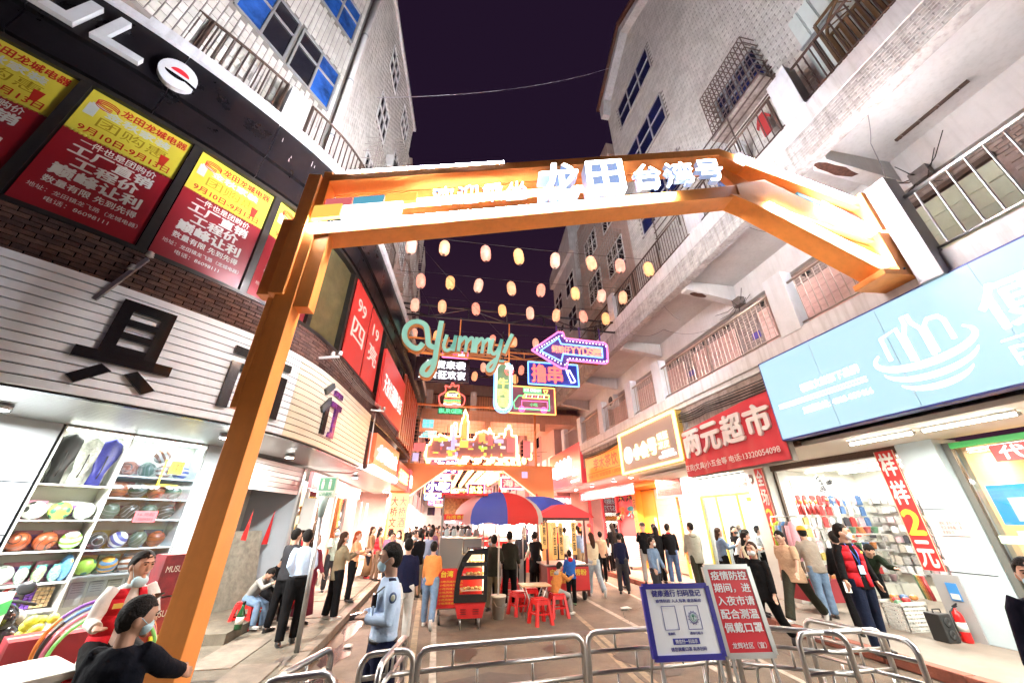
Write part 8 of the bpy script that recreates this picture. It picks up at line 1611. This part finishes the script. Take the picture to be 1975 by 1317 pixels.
person('man in dark clothes behind the red vest volunteer carrying a bag',7.6,6.75,.15,1.66,150,top=black,bot=black,coat=1)
P=person('man in a navy sweater close to the camera at the right edge of the picture',4.98,2.78,.0,1.70,-60,top=cloth('near_navy',(.005,.005,.012)),bot=black,det=2,mask='b',skin=skin2,arms=((6,10,10,0),(6,10,10,0)),wide=1.1,coat=.4,hair='short')
# ================================================================ far street beyond the second gate
FL_=root('far_left_row','row of pink lit shop houses down the left side of the far street','building',(-3,45,0)); FR=root('far_right_row','row of pink lit shop houses down the right side of the far street','building',(9,45,0))
rn=random.Random(31); fw=[M('far_wall_%d'%i,c,.7,n=.2,ns=1) for i,c in enumerate(((.55,.32,.28),(.50,.36,.34),(.42,.28,.30)))]
for side,par in ((-1,FL_),(1,FR)):
    y=24.5
    while y<78:
        w=rn.uniform(3.2,4.6); h=rn.uniform(8,12.5); x=(-2.0-rn.uniform(0,.3)-(y-24)*.012) if side<0 else (7.3+rn.uniform(0,.3)-(y-24)*.03); g=G()
        if side<0: g.box(x-6,x,y,y+w,3.2,h)
        else: g.box(x,x+6,y,y+w,3.2,h)
        g.obj('wall',fw[rn.randrange(3)],par); g=G()
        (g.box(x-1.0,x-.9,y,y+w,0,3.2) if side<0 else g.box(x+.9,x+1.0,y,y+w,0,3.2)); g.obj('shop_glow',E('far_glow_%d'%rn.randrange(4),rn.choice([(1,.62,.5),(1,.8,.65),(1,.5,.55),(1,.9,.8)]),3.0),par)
        for k in range(int((h-4.2)/2.6)):
            for j in range(2):
                yy=y+.5+j*w/2; z=4.6+2.6*k; g=G(); (g.box(x-.02,x+.03,yy,yy+1.1,z,z+1.4) if side<0 else g.box(x-.03,x+.02,yy,yy+1.1,z,z+1.4)); g.obj('window',E('far_window',(1,.7,.5),.5) if rn.random()<.25 else darkglass,par)
        y+=w+.1
for x0,x1 in ((-9,-3.0),(8.3,12)):
    g=G(); g.box(x0,x1,24.15,24.35,0,3.6); g.obj('party_wall',fw[0],FL_ if x0<0 else FR)
end=root('street_end_block','dark building closing the far end of the street','building',(2,82,0)); g=G(); g.box(-6,12,80,84,0,11); g.obj('wall',fw[1],end)
for i in range(5):
    for k in range(3): g=G(); g.box(-2+2.6*i,-.6+2.6*i,79.95,80,3+2.6*k,4.4+2.6*k); g.obj('window',darkglass,end)
# neon signs down there, each one different
words=[('烧烤','red'),('奶茶','pink'),('海鲜','blue'),('小吃','yellow'),('冰粉','green'),('炸鸡','orange'),('火锅','red'),('面馆','white'),('卤味','pink'),('鱼丸','blue'),('肉燕','orange'),('酸辣粉','green'),('臭豆腐','white'),('龙虾','red'),('果汁','yellow'),('串串','purple'),('凉茶','green'),('烤鱼','red'),('甜品','pink'),('豆花','white'),('肠粉','yellow'),('煎饼','orange'),('铁板','red'),('奶冻','blue'),('米线','pink'),('饮品','purple'),('拌面','yellow'),('卤肉','red')]
bright=lambda m_,k=2.6: E(m_.name+'_far',tuple(m_.node_tree.nodes['Principled BSDF'].inputs['Emission Color'].default_value)[:3],m_.node_tree.nodes['Principled BSDF'].inputs['Emission Strength'].default_value*k)
nred,npink,nblue,nyel,ngrn,nwht,npur=[bright(m_) for m_ in (nred,npink,nblue,nyel,ngrn,nwht,npur)]
nm={'red':nred,'pink':npink,'blue':nblue,'yellow':nyel,'green':ngrn,'orange':E('neon_orange',(1,.36,.08),1.1),'white':nwht,'purple':npur}
where=['above the shops on the left','over the middle of the lane','near the right hand shops']
for i,(w,c) in enumerate(words):
    y=24.6+1.15*i; x=(-.9,2.0,4.7)[i%3]+rn.uniform(-.6,.6); z=3.3+rn.uniform(-.3,1.6)-(0 if i>5 else .1); ww=rn.uniform(1.0,1.9); hh=rn.uniform(.6,1.0)
    r=root('far_neon_sign','%s neon sign reading %s %s, sign %s along'%(c,w,where[i%3],(ORD+['eleventh','twelfth','thirteenth','fourteenth','fifteenth','sixteenth','seventeenth','eighteenth','nineteenth','twentieth','twenty first','twenty second','twenty third','twenty fourth','twenty fifth','twenty sixth','twenty seventh','last'])[i]),'sign',(x,y,z)); g=G(); g.box(x,x+ww,y,y+.08,z,z+hh); g.obj('board',(navyp,bbm,M('maroon_board',(.16,.05,.07),.4,e=.3))[i%3],r)
    loopn([(x,z),(x+ww,z),(x+ww,z+hh),(x,z+hh)],y-.04,.035,nm[c],r); chars(w,(x+.1,y-.05,z+.12),X,Z,ww-.2,hh-.24,nm[('white','yellow','red')[i%3]] if c not in('white',) else nred,r,bold=.03); g=G(); g.bar((x+ww/2,y,z+hh),(x+ww/2,y,9),.03); g.obj('hanger',bsteel,r)
r=root('letter_a_sign','white and pink neon letter A frame at the end of the lane','sign',(1.1,30,2.6)); loopn([(.4,2.6),(1.0,4.0),(1.15,4.0),(1.75,2.6),(1.45,2.6),(1.3,3.0),(.85,3.0),(.7,2.6)],30,.04,nwht,r); loopn([(.9,3.2),(1.25,3.2),(1.08,3.65)],30,.03,nblue,r)
# festoons: rows of warm lanterns across the far street
shf=M('far_lantern_shell',(.8,.35,.2),.5,e=4.5,ec=(1,.34,.10)); lg=G(); lg.lathe((0,0,-.5),[(.05,0),(.15,.08),(.17,.25),(.15,.42),(.05,.5)],8); lgm=lg.mesh('lantern_shell',[shf])
cnt=0
for j in range(13):
    y=24.8+1.9*j; z=6.1+.10*j*.2
    for i in range(9):
        x=-1.0+.85*i; o=bpy.data.objects.new('festoon_lantern',lgm); COL.objects.link(o); o.location=(x,y,z-.25*math.sin(PI*i/8)); tag(o,'warm festoon lantern in row %s behind the second gate, %s from the left'%(['one','two','three','four','five','six','seven','eight','nine','ten','eleven','twelve','thirteen'][j],ORD[i]),'lantern',group='festoon lanterns beyond the second gate')
    cable([(-2,y,z+.1),(7,y,z+.1)],.25,.012,'wire of festoon row %s beyond the second gate'%['one','two','three','four','five','six','seven','eight','nine','ten','eleven','twelve','thirteen'][j],n=8)
# far stalls and canopies
scol=[('red',M('far_red_canopy',(.72,.06,.05),.6,e=.12)),('orange',M('far_orange_canopy',(.8,.35,.08),.6,e=.12)),('white',M('far_white_canopy',(.75,.7,.66),.6,e=.12)),('blue',M('far_blue_canopy',(.1,.2,.55),.6,e=.12))]
for i in range(12):
    y=16.8+2.6*i if i<1 else 17.5+2.7*i; x=2.6+(i%2)*1.3 - (.3 if i%3==0 else 0); nm_,cm=scol[i%4]; r=root('far_stall','%s canopied food stall, %s up the lane behind the parasols'%(nm_,ORD[i] if i<10 else ['eleventh','twelfth'][i-10]),'food stall',(x,y,0))
    g=G(); g.prism([(x-.2,2.0),(x+1.8,2.0),(x+1.5,2.35),(x+.1,2.35)],(0,y,0),X,Z,Y*1.5); g.obj('canopy',cm,r); g=G(); g.box(x,x+1.6,y+.1,y+1.4,.1,.95); g.obj('counter',stn if i%2 else redp2,r); g=G(); g.box(x+.1,x+1.5,y+.15,y+.2,1.85,1.92); g.obj('lamp_strip',E('far_stall_lamp',(1,.85,.65),14),r)
    for px in (x,x+1.6): g=G(); g.bar((px,y+.1,0),(px,y+.1,2.0),.04); g.obj('post',stn,r)
    text('小吃',(x+.3,y+.09,.4),X,Z,1,.4,yt,r)
# shop downlights of the far street give the road its pink light
for i,(x,y,c) in enumerate(((-2.6,20,(1,.6,.5)),(-2.4,26,(1,.5,.5)),(7.6,26,(1,.6,.5)),(-2.4,34,(1,.6,.45)),(7.2,34,(1,.5,.5)),(2.5,30,(1,.6,.4)),(2.5,42,(1,.6,.5)))): downlight((x,y,3.3 if i!=5 and i!=6 else 6),'far street lamp %s, warm disc in the glow beyond the gate'%ORD[i],1,col=c,power=1056,r_=.14)
# ================================================================ the crowd
protos=[]; tops=[('black',black),('white',white_c),('grey',greyc),('navy',navy),('red',redc),('tan',tanc),('denim',denim),('cream',cream),('plum',cloth('plum',(.14,.07,.12))),('olive',olive)]
specs=[dict(face=180,legs=((12,3),(-14,18))),dict(face=185,hair='long',female=True,skirt=.5),dict(face=175,hair='bun',female=True),dict(face=178,coat=.9,legs=((-12,18),(12,3))),dict(face=5,mask='b',legs=((10,3),(-10,12))),dict(face=-5,hair='bob',female=True,mask='w'),dict(face=150,coat=1.4),dict(face=200,hair='tail',female=True)]
hairw=['short hair','long hair and skirt','hair in a bun','a loose jacket','a blue mask','bobbed hair','a long coat','a pony tail']
spots=[]; rn=random.Random(12)
for i in range(64):
    y=15.5+i*.33+rn.uniform(-.2,.2); x=rn.uniform(-1.55,1.7 if y<24 else 2.2); spots.append((x,y))
used=set(); k=0
for i,(x,y) in enumerate(spots):
    s=i%8; t=(i//8+s*3)%10; z=0; lab='person in a %s top with %s, crowd row %s'%(tops[t][0],hairw[s],['two','four','six','eight','ten','twelve','fourteen','sixteen'][min(7,i//8)])
    if i<8:
        I=person(lab,x,y,z,1.66+rn.uniform(-.08,.1),specs[s]['face'],top=tops[t][1],bot=(black,navy,dgrey,khaki)[i%4],group='people walking in the far crowd',**{a:b for a,b in specs[s].items() if a!='face'}); protos.append(I['root'])
    else:
        c=copy_tree(protos[s]); c['label']=lab; c.location=(x,y,z); c.rotation_euler=(0,0,protos[s].rotation_euler.z+rn.uniform(-.3,.3)); f=rn.uniform(.93,1.06); c.scale=(f,f,f)
        for ch in c.children:
            if ch.name.split('.')[0] in('shirt','jacket'): ch.material_slots[0].link='OBJECT'; ch.material_slots[0].material=tops[t][1]
for i in range(18):
    s=(i*5+2)%8; t=(i*7+3)%10; y=12.2+.42*i+rn.uniform(-.15,.15); x=rn.uniform(-1.5,-.3) if i%3 else rn.uniform(4.9,6.5); c=copy_tree(protos[s]); c['label']='person in a %s top with %s, near crowd, %s from the front'%(tops[t][0],hairw[s],(ORD+['eleventh','twelfth','thirteenth','fourteenth','fifteenth','sixteenth','seventeenth','eighteenth'])[i]); c['group']='people filling the lane before the second gate'; c.location=(x,y,0)
    c.rotation_euler=(0,0,protos[s].rotation_euler.z+rn.uniform(-.5,.5))
    for ch in c.children:
        if ch.name.split('.')[0] in('shirt','jacket'): ch.material_slots[0].link='OBJECT'; ch.material_slots[0].material=tops[t][1]
# a few browsing on the pavements farther off
for i in range(10):
    s=i%8; side=i%2; y=17.5+1.5*i; x=(-2.4+rn.uniform(-.2,.2)) if side==0 else (6.2+rn.uniform(-.6,1.0)); c=copy_tree(protos[s]); t=(i*3+1)%10; c['label']='person in a %s top with %s, far %s pavement, %s along'%(tops[t][0],hairw[s],('left','right')[side],ORD[i%10]+(' pair' if i>9 else '')); c['group']='people on the far pavements'; c.location=(x,y,.15)
    c.rotation_euler=(0,0,rn.uniform(0,6.2))
    for ch in c.children:
        if ch.name.split('.')[0] in('shirt','jacket'): ch.material_slots[0].link='OBJECT'; ch.material_slots[0].material=tops[t][1]
# ================================================================ barriers and notices in front
def barrier(p,q,lab,bars=4,h=1.0,lo=.08,mid=.52,name='crowd_barrier',up=True,two=True):
    p=Vec((*p,0));q=Vec((*q,0)); d=(q-p).normalized(); L_=(q-p).length; r=root(name,lab,'barrier',(p+q)/2,group='stainless crowd barriers'); c=.09
    def P(t,z): return p+d*t+Z*z
    pts=[P(0,0),P(0,h-c)]+[P(c-c*cos(a),h-c+c*sin(a)) for a in (R(30),R(60))]+[P(c,h),P(L_-c,h)]+[P(L_-c+c*sin(a),h-c+c*cos(a)) for a in (R(30),R(60))]+[P(L_,h-c),P(L_,0)]
    g=G(); g.tube(pts,.024,12); g.obj('frame_tube',steel,r); 
    for z in (.855,.70,.30,.16): g=G(); g.tube([P(0,z),P(L_,z)],.017,10); g.obj('rail',steel,r)
    for k_,(za,zb,nb_) in enumerate(((.855,1.0,bars-1),(.70,.855,bars-2),(.30,.70,bars-1),(.16,.30,bars-2))):
        for i in range(nb_): t=L_*(i+(1 if nb_==bars-2 else .62))/(nb_+(1 if nb_==bars-2 else .24)); g=G(); g.cyl(P(t,za),P(t,zb),.011,n=8); g.obj('upright',steel,r)
    for t in (0,L_):
        g=G(); n=Vec((-d.y,d.x,0)); g.tube([P(t,.02)-n*.2,P(t,.02)+n*.2],.018,8); g.obj('foot',steel,r)
    return r
barrier((-.06,3.92),(1.42,4.08),'long steel barrier in the middle of the row'); barrier((1.49,4.14),(2.95,4.2),'long steel barrier behind the health code notice'); barrier((-.50,3.84),(-.10,3.92),'short steel barrier end beside the policeman legs',2)
barrier((-.33,3.55),(-.20,4.35),'steel barrier seen end on, crossing the row by the policeman',2); barrier((-1.05,3.40),(-.62,3.50),'low steel barrier end at the bottom left of the row',2); barrier((-.98,3.45),(-.78,4.1),'steel barrier pointing up the kerb at the left',2)
barrier((3.05,4.15),(3.85,3.65),'steel barrier turned beside the red notice',3); barrier((4.02,4.25),(4.22,3.35),'steel barrier standing across under the red kerb',3); barrier((3.42,3.75),(4.35,3.72),'nearest right hand steel barrier with rounded top',3)
def board(cx,cy,ang,w,h,z0,tilt,lab,fm,fw,face):
    U=Vec((cos(R(ang)),sin(R(ang)),0)); V=(Z*cos(R(tilt))+Vec((-U.y,U.x,0))*sin(R(tilt))).normalized(); N=U.cross(V); O=Vec((cx,cy,z0))-U*w/2
    r=root('notice_board',lab,'notice board',(cx,cy,0)); g=G(); c=O+U*w/2+V*h/2; g.obox(c,U*w/2,V*h/2,N*-.012); g.obj('panel',face,r,bevel=.004)
    for a,b in (((0,0),(w,0)),((w,0),(w,h)),((w,h),(0,h)),((0,h),(0,0))): g=G(); g.bar(O+U*a[0]+V*a[1],O+U*b[0]+V*b[1],fw,fw*.9,up=N); g.obj('frame',fm,r)
    for t in (.08,.92):
        g=G(); g.bar(O+U*w*t,Vec((O+U*w*t).xy.to_3d())-N.xy.to_3d()*-.12,.02); g.obj('leg',alu,r); g=G(); g.bar(O+U*w*t+V*h*.7-N*.02,Vec((O+U*w*t).xy.to_3d())-N.xy.to_3d()*.45,.018); g.obj('leg',alu,r)
    return r,O,U,V,N
wb=M('notice_white',(.82,.83,.88),.4); nb_=M('notice_blue',(.025,.02,.26),.4); ni=M('notice_blue_ink',(.03,.03,.30),.5)
r,O,U,V,N=board(2.36,3.88,-4,.66,.54,.84,8,'white and blue health code notice on a stand before the barriers',nb_,.045,wb)
K=.86
def nt(st,u,v,w,h,m=ni,bold=.015): text(st,O+U*u*K+V*v*K+N*.014,U,V,w*K,h*K,m,r,bold=bold)
nt('健康通行 扫码登记',.09,.53,.58,.062,bold=.025); nt('疫情防控 人人有责 请您配合',.12,.475,.54,.032); nt('健康码',.19,.19,.08,.024); nt('通信行程卡',.44,.19,.15,.024)
for u in (.17,.44):
    g=G(); z_=.235; w_=.16
    for a,b in (((0,0),(w_,0)),((w_,0),(w_,w_*1.3)),((w_,w_*1.3),(0,w_*1.3)),((0,w_*1.3),(0,0))): g.bar(O+U*(u+a[0])*K+V*(z_+a[1])*K+N*.014,O+U*(u+b[0])*K+V*(z_+b[1])*K+N*.014,.004,.002,up=N)
    g.obj('code_frame',ni,r)
g=G(); 
for k in range(24): a=2*PI*k/24; c=O+U*.52*K+V*.335*K+N*.014; g.bar(c+(U*cos(a)+V*sin(a))*.035,c+(U*cos(a)+V*sin(a))*(.055 if k%2 else .048),.004,.002,up=N)
g.obj('dial_rays',ni,r); g=G(); c=O+U*.52*K+V*.335*K+N*.015; g.bar(c-V*.018,c+V*.018,.005,.002,up=N); g.bar(c+V*.02,c-U*.012+V*.006,.005,.002,up=N); g.bar(c+V*.02,c+U*.012+V*.006,.005,.002,up=N); g.tube([c+U*.026*cos(t*.4)+V*.026*sin(t*.4) for t in range(16)],.002,4); g.obj('arrow_mark',M('notice_green',(.03,.35,.2),.5),r)
g=G(); g.obox(O+U*.38*K+V*.135*K+N*.0135,U*.15*K,V*.026*K,N*.001); g.obj('pill_field',ni,r); nt('微信扫一扫出示',.255,.118,.25,.034,wb); nt('请您佩戴口罩 有序扫码',.19,.055,.4,.034)
rp_=M('notice_red',(.62,.02,.035),.35); K=.85
r,O,U,V,N=board(3.01,3.90,-6,.47,.71,.82,9,'red notice in a steel frame beside the health code board',alu,.045,rp_)
for i,st in enumerate(('疫情防控','期间，进','入夜市请','配合测温','佩戴口罩')): nt(st,.05,.70-.125*i,.45,.09,M('notice_white_ink',(.86,.86,.88),.5),.02)
nt('龙辉社区（宣）',.08,.06,.40,.055,MATS['notice_white_ink'],.01)
# ---------------------------------------------------------------- tidy
bpy.data.scenes.remove(TS)
